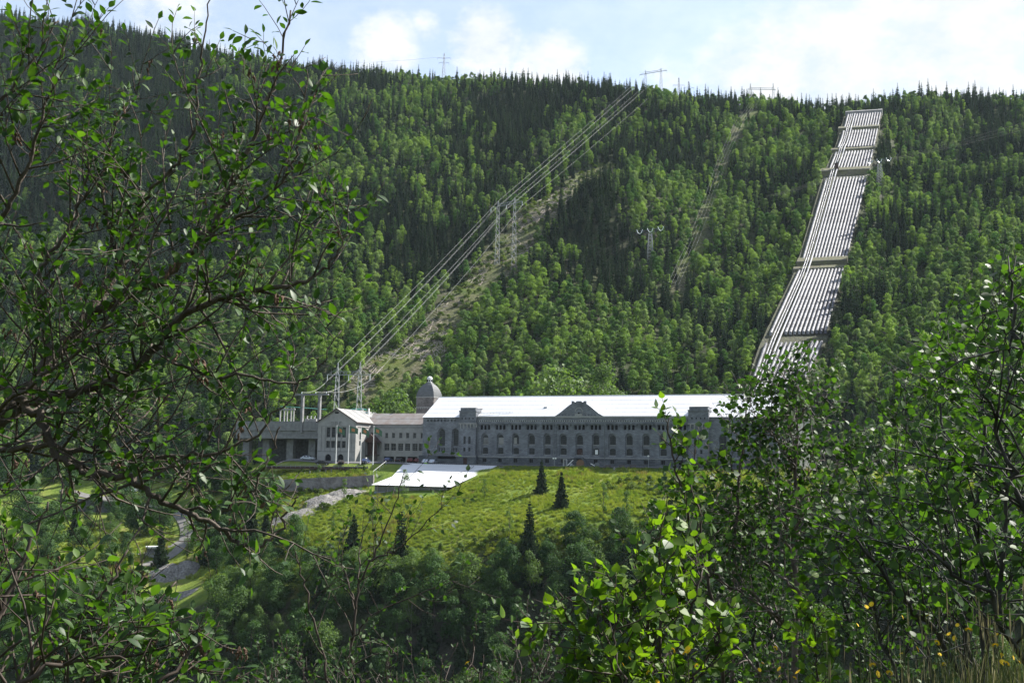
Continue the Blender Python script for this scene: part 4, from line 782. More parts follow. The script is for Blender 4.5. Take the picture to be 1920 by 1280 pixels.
# big white sheet-roofed shed on the slope below the wall
A1 = P(758, 868, 334); A2 = P(932, 873.2, 321); B2 = P(845, 913, 301); B1 = P(695, 908.5, 309); K1 = P(735, 893, 317)
cn = empty('roofed_shed', (0, 0, 0), 0, 'low shed with a broad white corrugated roof sloping down below the power station', 'shed')
def blend(a, b, n): return [a+(b-a)*i/n for i in range(n+1)]
left = [A1+(K1-A1)*i/6 for i in range(6)]+[K1+(B1-K1)*i/4 for i in range(5)]; right = [A2+(B2-A2)*i/10 for i in range(11)]
V = []; nc = 90
for i in range(11):
    for j in range(nc+1):
        q_ = left[i]+(right[i]-left[i])*j/nc; V.append((q_[0], q_[1], q_[2]+(.07 if j % 2 else 0)))
F_ = [(i*(nc+1)+j, i*(nc+1)+j+1, (i+1)*(nc+1)+j+1, (i+1)*(nc+1)+j) for i in range(10) for j in range(nc)]
sr = link('roof', quadmesh('shed_roof', V, F_, M['white_roof']), cn)
dn = np.array([0, 0, -1.])
mb = MB(); fr = [B1+np.array([1.0, 1.2, -.25]), B2+np.array([-1.0, 1.4, -.25])]
mb.poly([fr[0]+dn*7, fr[1]+dn*7, fr[1], fr[0]]); mb.build('front_wall', M['concrete'], cn)
mb = MB(); mb.poly([fr[0]+dn*3.4+np.array([0, -.3, 0]), fr[1]+dn*3.4+np.array([0, -.3, 0]), fr[1]+dn*1.7+np.array([0, -.3, 0]), fr[0]+dn*1.7+np.array([0, -.3, 0])]); mb.build('tarpaulin', mat('pale_blue_tarpaulin', (.30, .34, .46), .5, .35, .5), cn)
mb = MB(); r0 = A2+np.array([-.4, .4, -.2]); r1 = B2+np.array([-.4, .6, -.2]); mb.poly([r1, r0, r0+dn*5, r1+dn*7]); mb.build('side_wall', M['darkwood'], cn)  # dark sheet stands in for the shaded underside of the roof
mb = MB(); l0 = A1+np.array([.5, .2, -.2]); l1 = K1+np.array([.6, .4, -.2]); l2 = B1+np.array([1, 1.2, -.2]); mb.poly([l0, l1, l1+dn*5, l0+dn*5]); mb.poly([l1, l2, l2+dn*6, l1+dn*5]); mb.build('side_wall', M['concrete'], cn)
for k in range(7):
    q_ = fr[0]+(fr[1]-fr[0])*(k+.3)/7; mb = MB(); mb.box(q_[0]-.12, q_[0]+.12, q_[1]-.3, q_[1]-.05, q_[2]-6, q_[2]-.05); mb.build('post', M['light_stone'], cn)
tube_ = [P(889, 875, 322), P(884, 880, 318.4), P(872, 884.5, 315.6), P(858, 889.5, 312.5)]
tag(link('roof_cable', (lambda m_: (m_.tube([q_+np.array([0, 0, .35]) for q_ in tube_], .07, 5), m_.mesh('roof_cable', M['black']))[1])(MB())), 'black cable lying in a curve on the white shed roof', 'cable')

# retaining walls
def rwall(name, pts, h, mt, label, th=.7, lab2=None, cap=True):
    """masonry wall along visible top points (px,py,Y), its top level with the bank"""
    q = [P(*a) for a in pts]; r = empty(name, q[0], 0, label, 'wall'); mb = MB(); b0 = q[0]
    for a, b in zip(q[:-1], q[1:]):
        n = max(1, int(np.linalg.norm(b-a)/3))
        for i in range(n):
            u, v = a+(b-a)*i/n-b0, a+(b-a)*(i+1)/n-b0; j = rnd.uniform(-.12, .12)
            mb.prism([u+[0, j, 0], v+[0, j, 0], v+[0, j, -h], u+[0, j, -h]], (0, th+2, 0))
    mb.build('masonry', M[mt], r)
    if cap:
        mb = MB()
        for a, b in zip(q[:-1], q[1:]): mb.prism([a-b0+[0, -.15, .12], b-b0+[0, -.15, .12], b-b0+[0, -.15, -.1], a-b0+[0, -.15, -.1]], (0, th, 0))
        mb.build('coping', M['concrete'], r)
    return r
rwall('retaining_wall', [(500, 900, 321), (560, 897, 320), (620, 894, 319.5), (660, 893, 319), (700, 890, 318.5)], 4.2, 'rock', 'dark stone retaining wall under the grassy bank left of the white shed', cap=False)
rwall('retaining_wall', [(140, 934, 366), (190, 938, 364), (240, 944, 361), (285, 951, 358)], 4.5, 'moss_stone', 'long dark stone retaining wall below the road in the shade at left')
rwall('retaining_wall', [(355, 950, 356), (400, 955, 352), (430, 958, 350)], 3.0, 'moss_stone', 'short shaded stone wall beside the road bend at left')
rwall('terrace_edge', [(500, 873, 336), (560, 873.6, 334), (620, 874.4, 332), (690, 875.4, 330)], .9, 'darkwood', 'dark timber edge of the car park terrace in front of the gabled annex', th=.3)
rwall('terrace_wall', [(936, 875.5, 319), (965, 877, 316)], 2.6, 'concrete', 'short concrete wall end beside the top right corner of the white shed roof')
# post and rail along the terrace edge
rl = empty('railing', (0, 0, 0), 0, 'thin post and rail fence along the car park edge before the gabled annex', 'railing'); tp = [P(px, 870+.012*(px-500), 334-.026*(px-500)) for px in range(500, 700, 9)]
for q_ in tp: mb = MB(); mb.box(q_[0]-.05, q_[0]+.05, q_[1]-.05, q_[1]+.05, q_[2]-.9, q_[2]+.1); mb.build('post', M['steel_dark'], rl)
mb = MB(); mb.tube(tp, .04, 4); mb.build('rail', M['steel_dark'], rl)
sr_ = empty('stair_railing', (0, 0, 0), 0, 'sloping pale handrail climbing the grass bank at the right end of the car park', 'railing'); a, b = P(700, 883, 324), P(724, 864, 329)
for k in range(5): q_ = a+(b-a)*k/4; mb = MB(); mb.box(q_[0]-.05, q_[0]+.05, q_[1]-.05, q_[1]+.05, q_[2]-1.3, q_[2]); mb.build('post', M['steel'], sr_)
mb = MB(); mb.tube([a, b], .05, 4); mb.build('rail', M['white'], sr_)
# marker stones down the grass bank
for k, (px, py) in enumerate(((571, 890), (581, 888), (600, 885.5), (611, 885), (621, 885), (637, 882), (658, 880), (668, 877.5))):
    g_ = ground(px, py, 290, 360, 1)
    if g_ is None: continue
    e = MB(); e.box(-.13, .13, -.13, .13, -.3, .75); e.prism([(-.13, -.13, .75), (.13, -.13, .75), (0, -.13, .95)], (0, .26, 0)); o = e.build('marker_post', M['light_stone']); o.location = g_
    tag(o, ['first', 'second', 'third', 'fourth', 'fifth', 'sixth', 'seventh', 'last'][k]+' pale marker post from the left on the grassy bank', 'post', 'marker posts on the grass bank')

# flagpoles and flags
def ribbon_flag(w, h, droop, seed):
    r = random.Random(seed); nx_, nz_ = 9, 5; V = []
    for j in range(nz_):
        for i in range(nx_):
            u = i/(nx_-1); v = j/(nz_-1); V.append((u*w*(1-.25*droop), math.sin(u*7+seed+v)*.16*u, -v*h*(1-.12*u)-u*u*droop*h*.9))
    return V, [(j*nx_+i, j*nx_+i+1, (j+1)*nx_+i+1, (j+1)*nx_+i) for j in range(nz_-1) for i in range(nx_-1)]
for k, (px, py, yt, dr_, lb) in enumerate(((629.5, 866, 798.5, .5, 'white flagpole before the left of the gable windows, green and orange flag blowing right'), (652.5, 866, 798.5, .12, 'white flagpole at the right of the gable, flag spread nearly flat'), (675.5, 867, 800, .6, 'white flagpole before the sunlit side wall, flag drooping'), (699, 868, 799.5, .5, 'white flagpole before the timber porch, flag sagging to the right'))):
    b = P(px, py+3, 335.5-k*1.6); tpz = P(px+5, yt, b[1]); e = empty('flagpole', b, 0, lb, 'flagpole', 'flagpoles before the annex'); h_ = tpz[2]-b[2]
    mb = MB(); mb.tube([(0, 0, 0), (0, 0, h_*.5), (0, 0, h_)], [.16, .12, .07], 8); mb.build('pole', M['white'], e)
    mb = MB(); mb.tube([(0, 0, h_), (0, 0, h_+.12), (0, 0, h_+.2)], [.12, .14, .03], 8); mb.build('finial', M['white'], e)
    V, F_ = ribbon_flag(2.9, 2.0, dr_+.2, k*2.3); mi = [1 if (2 <= i % 8 <= 4 and 1 <= i//8 <= 2) else 0 for i in range(32)]
    me = quadmesh('flag_cloth', [(x+.1, y, z+h_-.15) for x, y, z in V], F_, [M['green'], M['orange']], mi, True); link('flag', me, e)

# cars
def car(loc, rz_, L, Wd, Hh, paint, label, van=False, name='parked_car'):
    e = empty(name, loc, rz_, label, 'van' if van else 'car')
    if van: prof = [(-.5, .22), (-.5, .72), (-.47, .97), (-.44, 1.), (.2, 1.), (.34, .66), (.47, .55), (.5, .4), (.5, .2)]
    else: prof = [(-.5, .28), (-.49, .58), (-.38, .66), (-.26, .98), (-.2, 1.), (.06, 1.), (.12, .97), (.27, .66), (.46, .54), (.5, .42), (.5, .22)]
    pr = [(x*L, z*Hh) for x, z in prof]; n = len(pr); V = []
    for y, k in ((-Wd/2, 1), (-Wd/2*.985, 1), (Wd/2*.985, 1), (Wd/2, 1)):
        for x, z in pr: t = max(0, (z/Hh-.6)/.4); V.append((x, y*(1-.16*t)*(1 if k else 1), z))
    V = V[:n]+V[3*n:]; mb = MB(); mb.add(V, [tuple(range(n))[::-1], tuple(range(n, 2*n))]+[(i, (i+1) % n, n+(i+1) % n, n+i) for i in range(n)]); bd = mb.build('body', M[paint], e)
    m_ = bd.modifiers.new('bevel', 'BEVEL'); m_.width = .06; m_.segments = 2
    for sgn in (-1, 1):
        for (a0, a1) in (((-.36, -.06), (-.04, .2)) if van else ((-.27, -.07), (-.05, .16))):
            y = sgn*(Wd/2*(.93)); top = Hh*.93; bot = Hh*.66; yo = sgn*Wd/2*(1-.16*.15)+sgn*.012; yi = sgn*Wd/2*(1-.16*.82)+sgn*.012
            mb = MB(); mb.poly([(a0*L, yo, bot), (a1*L+(0 if van else .03*L), yo, bot), (a1*L-.03*L, yi, top), (a0*L+(.0 if van else .035*L), yi, top)]); mb.build('side_window', M['glass'], e)
    x0, x1 = ((.21, .335) if van else (.125, .265)); mb = MB(); mb.poly([(x0*L+.03, -Wd*.4, Hh*.965), (x0*L+.03, Wd*.4, Hh*.965), (x1*L+.03, Wd*.45, Hh*.68), (x1*L+.03, -Wd*.45, Hh*.68)]); mb.build('windscreen', M['glass'], e)
    for sx in (-.31, .31):
        for sy in (-1, 1):
            mb = MB(); c = np.array([sx*L, sy*(Wd/2-.1), .32]); mb.tube([c-[0, .11, 0], c+[0, .11, 0]], .33, 12); w_ = mb.build('wheel', M['black'], e); mb = MB(); mb.tube([c+[0, sy*.112-.005, 0], c+[0, sy*.118, 0]], .19, 10); mb.build('rim', M['steel'], w_)
    for sy in (-.36, .36):
        mb = MB(); mb.box(.5*L-.04, .5*L+.02, sy*Wd-.14, sy*Wd+.14, Hh*.42, Hh*.52); mb.build('headlight', M['white'], e)
        mb = MB(); mb.box(-.5*L-.02, -.5*L+.04, sy*Wd-.12, sy*Wd+.12, Hh*.42, Hh*.55); mb.build('tail_light', M['red'], e)
    return e
q_ = P(577, 865, 347); q_[2] = h1(q_[0], q_[1])+.05; car(q_, R_(-12), 4.5, 1.8, 1.45, 'silver', 'silver saloon car on the sunlit grass under the concrete deck')
q_ = ground(245, 922, 300, 420, 1); car(q_, R_(-6), 5.1, 2.0, 2.0, 'white', 'white van parked beside the shaded road at left', van=True, name='parked_van')
for k, (px, Y, pt_, rzd, lb) in enumerate(((604, 339, 'black', 10, 'black car near the left arch of the gabled annex'), (640, 338, 'black', 95, 'small dark car before the right arch of the gabled annex'), (686, 337, 'blue', 80, 'dark blue car beside the timber porch'), (728, 341, 'blue', 78, 'blue car under the wing, left of the two red cars'), (748, 340.5, 'black', 82, 'black car between the blue and the red cars under the wing'), (770, 339.5, 'dark_red', 84, 'red car parked under the wing, left of its red neighbour'), (784, 339, 'dark_red', 80, 'red car nearest the granite block under the wing'), (800, 333, 'silver', 75, 'silver car before the dark loading bay'), (812, 332, 'silver', 78, 'rightmost silver car before the dark loading bay'))):
    q_ = P(px, 868, Y); q_[2] = h1(q_[0], q_[1])+.06; car(q_, R_(rzd), 4.3, 1.75, 1.45, pt_, lb)
# things along the front of the power station
def lamp_post(px, py, t, h, heads, label):
    s, z = ST(px, py, t); b = W(s, t, 0); b[2] = h1(b[0], b[1]); e = empty('lamp_post', b, -TH, label, 'lamp post'); mb = MB(); mb.tube([(0, 0, -.2), (0, 0, h)], .06, 6); mb.build('pole', M['steel'], e)
    for x in heads:
        mb = MB(); mb.tube([(x, 0, h), (x, 0, h+.16), (x, 0, h+.36), (x, 0, h+.46)], [.1, .28, .26, .06], 10); mb.build('globe', M['white'], e, True)
    if len(heads) > 1: mb = MB(); mb.bar((heads[0], 0, h), (heads[-1], 0, h), .04); mb.build('arm', M['steel'], e)
lamp_post(1039.5, 875, -6, 2.2, (-.35, .35), 'lamp post with two white globes left of the reel')
lamp_post(1215.5, 876, -6, 3.2, (0,), 'single white globe lamp post before the right half of the facade')
lamp_post(686, 872, -9, 2.0, (0,), 'short white globe lamp at the right of the car park terrace')
def onterr(px, t): s, z = ST(px, 874, t); b = W(s, t, 0); b[2] = h1(b[0], b[1]); return b
e = empty('cable_reel', onterr(1088, -5), -TH, 'large round brown wooden reel standing before the central door', 'reel'); mb = MB(); mb.tube([(0, -.5, 1.05), (0, -.4, 1.05)], 1.05, 20); mb.build('flange', M['wood'], e); mb = MB(); mb.tube([(0, .4, 1.05), (0, .5, 1.05)], 1.05, 20); mb.build('flange', M['wood'], e); mb = MB(); mb.tube([(0, -.4, 1.05), (0, .4, 1.05)], .6, 14); mb.build('drum', M['darkwood'], e)
for k in range(7): mb = MB(); mb.box(-1.0+.29*k, -.75+.29*k, -.54, -.505, 1.05-math.sqrt(max(.05, 1.05-(-.87+.29*k)**2)), 1.05+math.sqrt(max(.05, 1.05-(-.87+.29*k)**2))); mb.build('board', M['wood'], e)
e = empty('machine_part', onterr(1069, -5), -TH, 'white painted machinery of crossed arms left of the wooden reel', 'machinery'); mb = MB(); mb.bar((-1, 0, .2), (.9, 0, 2.0), .14); mb.build('arm', M['white'], e); mb = MB(); mb.bar((-.2, 0, .2), (1.2, 0, .5), .2); mb.build('base', M['light_stone'], e); mb = MB(); mb.tube([(.3, -.2, .7), (.3, .2, .7)], .4, 12); mb.build('wheel', M['steel'], e)
e = empty('display_cage', onterr(1059.5, -5), -TH, 'tall narrow white frame cage left of the crossed white machinery', 'frame')
for x in (-.45, .45):
    for y in (-.4, .4): mb = MB(); mb.bar((x, y, 0), (x, y, 2.1), .045); mb.build('upright', M['white'], e)
mb = MB(); mb.bar((-.45, -.4, 2.1), (.45, -.4, 2.1), .045); mb.bar((-.45, .4, 2.1), (.45, .4, 2.1), .045); mb.bar((-.45, -.4, 2.1), (-.45, .4, 2.1), .045); mb.bar((.45, -.4, 2.1), (.45, .4, 2.1), .045); mb.build('top_frame', M['white'], e)
e = empty('machine_part', onterr(1118, -5), -TH, 'dark machine wheel with a pale bar right of the wooden reel', 'machinery'); mb = MB(); mb.tube([(.2, -.2, .75), (.2, .2, .75)], .7, 14); mb.build('wheel', M['steel_dark'], e); mb = MB(); mb.bar((-1.6, -.3, 1.1), (-.4, -.3, .5), .13); mb.build('bar', M['white'], e); mb = MB(); mb.box(-.9, .9, -.4, .4, 0, .3); mb.build('base', M['darkwood'], e)
for k, (px, lb) in enumerate(((1140, 'dark picnic table on the gravel, leftmost of the three by the facade'), (1166, 'dark picnic table in the middle of the three by the facade'), (1187, 'rightmost dark picnic table by the facade, left of the globe lamp'))):
    e = empty('picnic_table', onterr(px, -5.5), -TH+.2*k, lb, 'table', 'picnic tables by the facade'); mb = MB(); mb.box(-.9, .9, -.38, .38, .72, .78); mb.build('table_top', M['wood'], e)
    for y in (-.75, .75): mb = MB(); mb.box(-.9, .9, y-.13, y+.13, .42, .47); mb.build('bench', M['wood'], e)
    for x in (-.6, .6):
        mb = MB(); mb.bar((x, -.75, 0), (x, -.2, .72), .05); mb.bar((x, .75, 0), (x, .2, .72), .05); mb.bar((x, -.8, .4), (x, .8, .4), .04); mb.build('leg', M['darkwood'], e)
# a person sitting on the lawn edge
def person(loc, rz_, label, top, legs, sit=False):
    e = empty('person', loc, rz_, label, 'person'); me = bpy.data.meshes.new('figure'); V = [(0, 0, .92), (0, .01, 1.15), (0, .0, 1.4), (0, 0, 1.52), (0, -.02, 1.66), (0, -.02, 1.76), (-.2, 0, 1.4), (-.27, -.03, 1.1), (-.25, -.15, .87), (.2, 0, 1.4), (.27, .03, 1.1), (.25, -.08, .85), (-.11, 0, .88), (-.12, -.08, .48), (-.12, .05, .06), (-.12, -.12, .03), (.11, 0, .88), (.13, .06, .48), (.14, .14, .06), (.14, 0, .03)]
    if sit: V = [(0, 0, .2), (0, .08, .42), (0, .1, .68), (0, .07, .8), (0, .02, .92), (0, .02, 1.02), (-.2, .08, .66), (-.3, -.05, .42), (-.2, -.3, .4), (.2, .08, .66), (.3, -.05, .42), (.2, -.3, .4), (-.11, 0, .17), (-.16, -.42, .45), (-.14, -.62, .08), (-.14, -.74, .05), (.11, 0, .17), (.16, -.45, .42), (.14, -.66, .08), (.14, -.78, .05)]
    E = [(0, 1), (1, 2), (2, 3), (3, 4), (4, 5), (2, 6), (6, 7), (7, 8), (2, 9), (9, 10), (10, 11), (0, 12), (12, 13), (13, 14), (14, 15), (0, 16), (16, 17), (17, 18), (18, 19)]
    me.from_pydata(V, E, []); o = link('body', me, e); me.skin_vertices if hasattr(me, 'skin_vertices') else None
    sk_ = o.modifiers.new('skin', 'SKIN'); rad = [.14, .15, .15, .06, .1, .09, .06, .045, .035, .06, .045, .035, .09, .065, .045, .04, .09, .065, .045, .04]
    if not me.skin_vertices: me.attributes
    for i, v_ in enumerate(me.skin_vertices[0].data if me.skin_vertices else []): v_.radius = (rad[i], rad[i]); v_.use_root = i == 0
    o.modifiers.new('sub', 'SUBSURF').levels = 1; o.modifiers['sub'].render_levels = 1; me.materials.append(M[top])
    mb = MB(); hz = V[5][2]; mb.tube([(V[5][0], V[5][1]+.02, hz-.02), (V[5][0], V[5][1]+.02, hz+.05), (V[5][0], V[5][1]+.02, hz+.1)], [.11, .1, .04], 8); mb.build('hair', M['darkwood'], e)
    return e
person(ground(1152, 881, 285, 310, .5), -TH, 'person in pale clothes sitting on the lawn before the facade', 'light_stone', 'blue', True)
person(ground(340, 972, 330, 380, 1), .4, 'small figure in dark clothes walking on the road bend at left', 'blue', 'blue')
person(ground(213, 925, 330, 420, 1), .4, 'small figure in white standing on the road left of the white van', 'white', 'blue')
# white round monument on the lower lawn
g_ = ground(285, 1041, 290, 340, 1); e = empty('monument', g_, 0, 'small round white pavilion monument with fins on the lower lawn', 'monument')
mb = MB(); mb.tube([(0, 0, -.3), (0, 0, .35)], [2.1, 2.1], 20); mb.build('base', M['light_stone'], e); mb = MB(); mb.tube([(0, 0, .35), (0, 0, .9), (0, 0, 2.2)], [1.5, 1.15, 1.1], 16); mb.build('drum', M['concrete'], e); mb = MB(); mb.tube([(0, 0, 2.2), (0, 0, 2.6)], [1.85, 1.9], 20); mb.build('top_disc', M['white'], e)
for k in range(14): a = k*6.283/14; mb = MB(); c, s = math.cos(a), math.sin(a); mb.prism([(c*1.1, s*1.1, .5), (c*1.7, s*1.7, .5), (c*1.45, s*1.45, 1.2), (c*1.75, s*1.75, 2.2), (c*1.1, s*1.1, 2.2)], (-s*.12, c*.12, 0)); mb.build('fin', M['light_stone'], e)
# gravel heaps
def heap(px, py, Y0, Y1, r, h, label, seed, el=1.):
    g_ = ground(px, py, Y0, Y1, 1) ; n = 26; V = []; F_ = []
    for i in range(n+1):
        for j in range(n+1):
            x = (i/n*2-1)*r*el; y = (j/n*2-1)*r; d_ = math.hypot(x/el, y)/r; z = h*max(0, 1-d_)**.85*(1+.35*float(vnoise(x*.6+seed, y*.6)))-.3+(.25*rnd.random() if d_ < 1 else -.3); V.append((x, y, z))
    V = np.array(V); V[:, 2] += HH(V[:, :2]+g_[:2])-g_[2]
    F_ = [(i*(n+1)+j, (i+1)*(n+1)+j, (i+1)*(n+1)+j+1, i*(n+1)+j+1) for i in range(n) for j in range(n)]
    o = link('gravel_heap', quadmesh('gravel_heap', V, F_, M['gravel'])); o.location = g_; tag(o, label, 'gravel heap', 'gravel heaps'); return o
heap(312, 1078, 270, 330, 5.2, 3.4, 'left pale gravel heap beside the river bank', 3, 1.1); heap(345, 1072, 270, 330, 4.4, 3.2, 'right pale gravel heap beside the river bank', 8); heap(330, 1118, 255, 320, 5, 1.0, 'low flat rubble spread below the two gravel heaps', 5, 1.3)
heap(600, 945, 290, 335, 6.6, 2.6, 'grey rubble bank left of the white shed', 11, 1.1); heap(642, 930, 290, 335, 6, 2.2, 'rubble bank against the corner of the white shed', 14, 1.3)
heap(555, 965, 280, 330, 6, 1.2, 'thin pale gravel apron at the foot of the rubble bank', 17, 1.6)
# ------------------------------------------------------------ penstock: pipes, anchor walls, cable railway
KY = np.array([b[0][1] for b in PB])
def bed(u, v, lift=0.):
    """point on the inclined bed, u across 0..1, v along 0..5 (key rows)"""
    i = int(min(max(math.floor(v), 0), len(PB)-2)); f = v-i; a = PB[i][0]+(PB[i][1]-PB[i][0])*u; b = PB[i+1][0]+(PB[i+1][1]-PB[i+1][0])*u; q = a+(b-a)*f; return q+np.array([0, -.5, .85])*lift
us_ = [.045]+[.30+.0755*k for k in range(10)]
secs = [(-.42, -.05), (.02, .97), (1.07, 1.97), (2.06, 2.93), (3.05, 3.62), (3.74, 4.30), (4.40, 4.90)]
secs = [(.0, .93), (1.09, 1.95), (2.07, 2.93), (3.06, 3.60), (3.74, 4.30), (4.42, 4.93)]
ordn = ['first', 'second', 'third', 'fourth', 'fifth', 'sixth', 'seventh', 'eighth', 'ninth', 'tenth', 'last']
for k, u in enumerate(us_):
    e = empty('penstock_pipe', bed(u, 0), 0, ('lone pale penstock pipe left of the cable railway' if k == 0 else 'pale penstock pipe, %s to the right of the cable railway' % ordn[k-1] if k < 10 else 'weathered grey penstock pipe at the right edge of the row'), 'penstock pipe', 'penstock pipes down the hillside')
    b0 = bed(u, 0)
    for a, b in secs:
        n = max(3, int((b-a)*10)); pts = [bed(u, a+(b-a)*i/n, 1.0)-b0+np.array([0, 0, .05*rnd.uniform(-1, 1)]) for i in range(n+1)]; pts = [pts[0]-[0, 0, 1.0]]+pts+[pts[-1]-[0, -1.0, .9]]
        mb = MB(); mb.tube(pts, .60, 10); m_ = n*3
        for i in range(m_):
            c = bed(u, a+(b-a)*(i+.5)/m_, 1.0)-b0; c2 = bed(u, a+(b-a)*(i+.5)/m_+.004, 1.0)-b0; mb.tube([c, c2], .66, 10)
        mb.build('pipe_section', M['pipe_worn' if k > 7 else 'pipe'], e, False)
def bedbox(name, mt, label, v, hgt, th, u0=-.06, u1=1.04, lift=0., cat='anchor wall'):
    """anchor block: a sloping slab across the pipes with a short upright front"""
    a, b = bed(u0, v), bed(u1, v); e = empty(name, a, 0, label, cat, 'anchor walls across the penstock'); d = b-a; mb = MB(); n = 8; th = th*1.5
    up = bed(.5, min(v+.2, 5)-.0)-bed(.5, v); up = up/np.linalg.norm(up)
    for i in range(n):
        p0, p1 = d*i/n, d*(i+1)/n; f = np.array([0, 0, hgt*.62+rnd.uniform(-.08, .08)]); mb.prism([p0-[0, 0, 2], p1-[0, 0, 2], p1+f, p0+f], (0, .8, 0)); g = up*th
        mb.poly([p0+f, p1+f, p1+f+g, p0+f+g]); mb.poly([p0+f+g, p1+f+g, p1+g-[0, 0, 2], p0+g-[0, 0, 2]])
    mb.poly([-np.array([0, 0, 2.]), f, f+g, g-[0, 0, 2]]); mb.poly([d-[0, 0, 2], d+f, d+f+g, d+g-[0, 0, 2]]); mb.build('block', M[mt], e); mb = MB(); mb.prism([f-[0, .15, .05], d+f-[0, .15, .05], d+f+[0, -.15, .22], f+[0, -.15, .22]], (0, .5, 0)); mb.build('coping', M['concrete'], e); return e
V = [bed(u, v, -.2) for v in np.linspace(0, 4.97, 60) for u in np.linspace(-.07, 1.05, 8)]; V = [q_+np.array([0, 0, .35*float(vnoise(q_[0]*.7, q_[1]*.7))]) for q_ in V]
tag(link('penstock_bed', quadmesh('penstock_bed', V, [(i*8+j, i*8+j+1, (i+1)*8+j+1, (i+1)*8+j) for i in range(59) for j in range(7)], M['bedrock'], smooth=True)), kind='structure')  # dark sheet added to darken the gaps between pipes
bedbox('anchor_wall', 'mossy', 'upper of the two close mossy walls across the penstock halfway down', 2.03, 3.6, 3.2)
bedbox('anchor_wall', 'mossy', 'lower of the two close mossy walls across the penstock halfway down', 1.97, 2.0, 2.2, -.1)
bedbox('anchor_wall', 'mossy', 'tall mossy wall across the penstock level with the right white-armed pylon', 2.99, 4.6, 3.5, -.17)
bedbox('anchor_wall', 'mossy', 'narrow dark wall across the penstock, second from the top', 3.66, 2.2, 2.5, -.12)
bedbox('anchor_wall', 'mossy', 'mossy wall across the penstock just below its top', 4.36, 3., 3, -.12)
bedbox('anchor_wall', 'concrete', 'pale concrete wall closing the top of the penstock', 4.97, 3.4, 2, -.04)
e = empty('cable_railway', bed(.17, 0), 0, 'narrow cable railway of pale rails climbing beside the left penstock pipe', 'cable railway'); b0 = bed(.17, 0)
for u in (.115, .165, .235):
    mb = MB(); pts = []
    for v in np.linspace(0, 4.95, 60): pts.append(bed(u, v, 1.2+(2.3 if any(abs(v-c) < .07 for c in (2., 3., 3.66, 4.36)) else 0))-b0)
    pts = np.array(pts); pts[1:-1] = (pts[:-2]+2*pts[1:-1]+pts[2:])/4; mb.tube(pts, .20 if u < .2 else .34, 5); mb.build('rail', M['light_metal'], e)
mb = MB()
for v in np.linspace(0.02, 4.93, 260): mb.bar(bed(.10, v, 1.05)-b0, bed(.18, v, 1.05)-b0, .13)
o = mb.build('sleepers', M['concrete'], e); o['kind'] = 'stuff'
mb = MB()
for v in np.linspace(0.05, 4.9, 36): mb.bar(bed(.14, v, 1.1)-b0, bed(.14, v, -1.)-b0, .22)
mb.build('trestle', M['concrete'], e)
e = empty('railway_hut', bed(.235, 3.02, 1.2), 0, 'small dark hut beside the cable railway at the tall mossy wall', 'hut'); mb = MB(); mb.box(-.9, .9, -1, 1, 0, 5); mb.build('wall', M['darkwood'], e); mb = MB(); mb.prism([(-1.1, -1.2, 5), (1.1, -1.2, 5), (0, -1.2, 5.9)], (0, 2.4, 0)); mb.build('roof', M['steel_dark'], e)

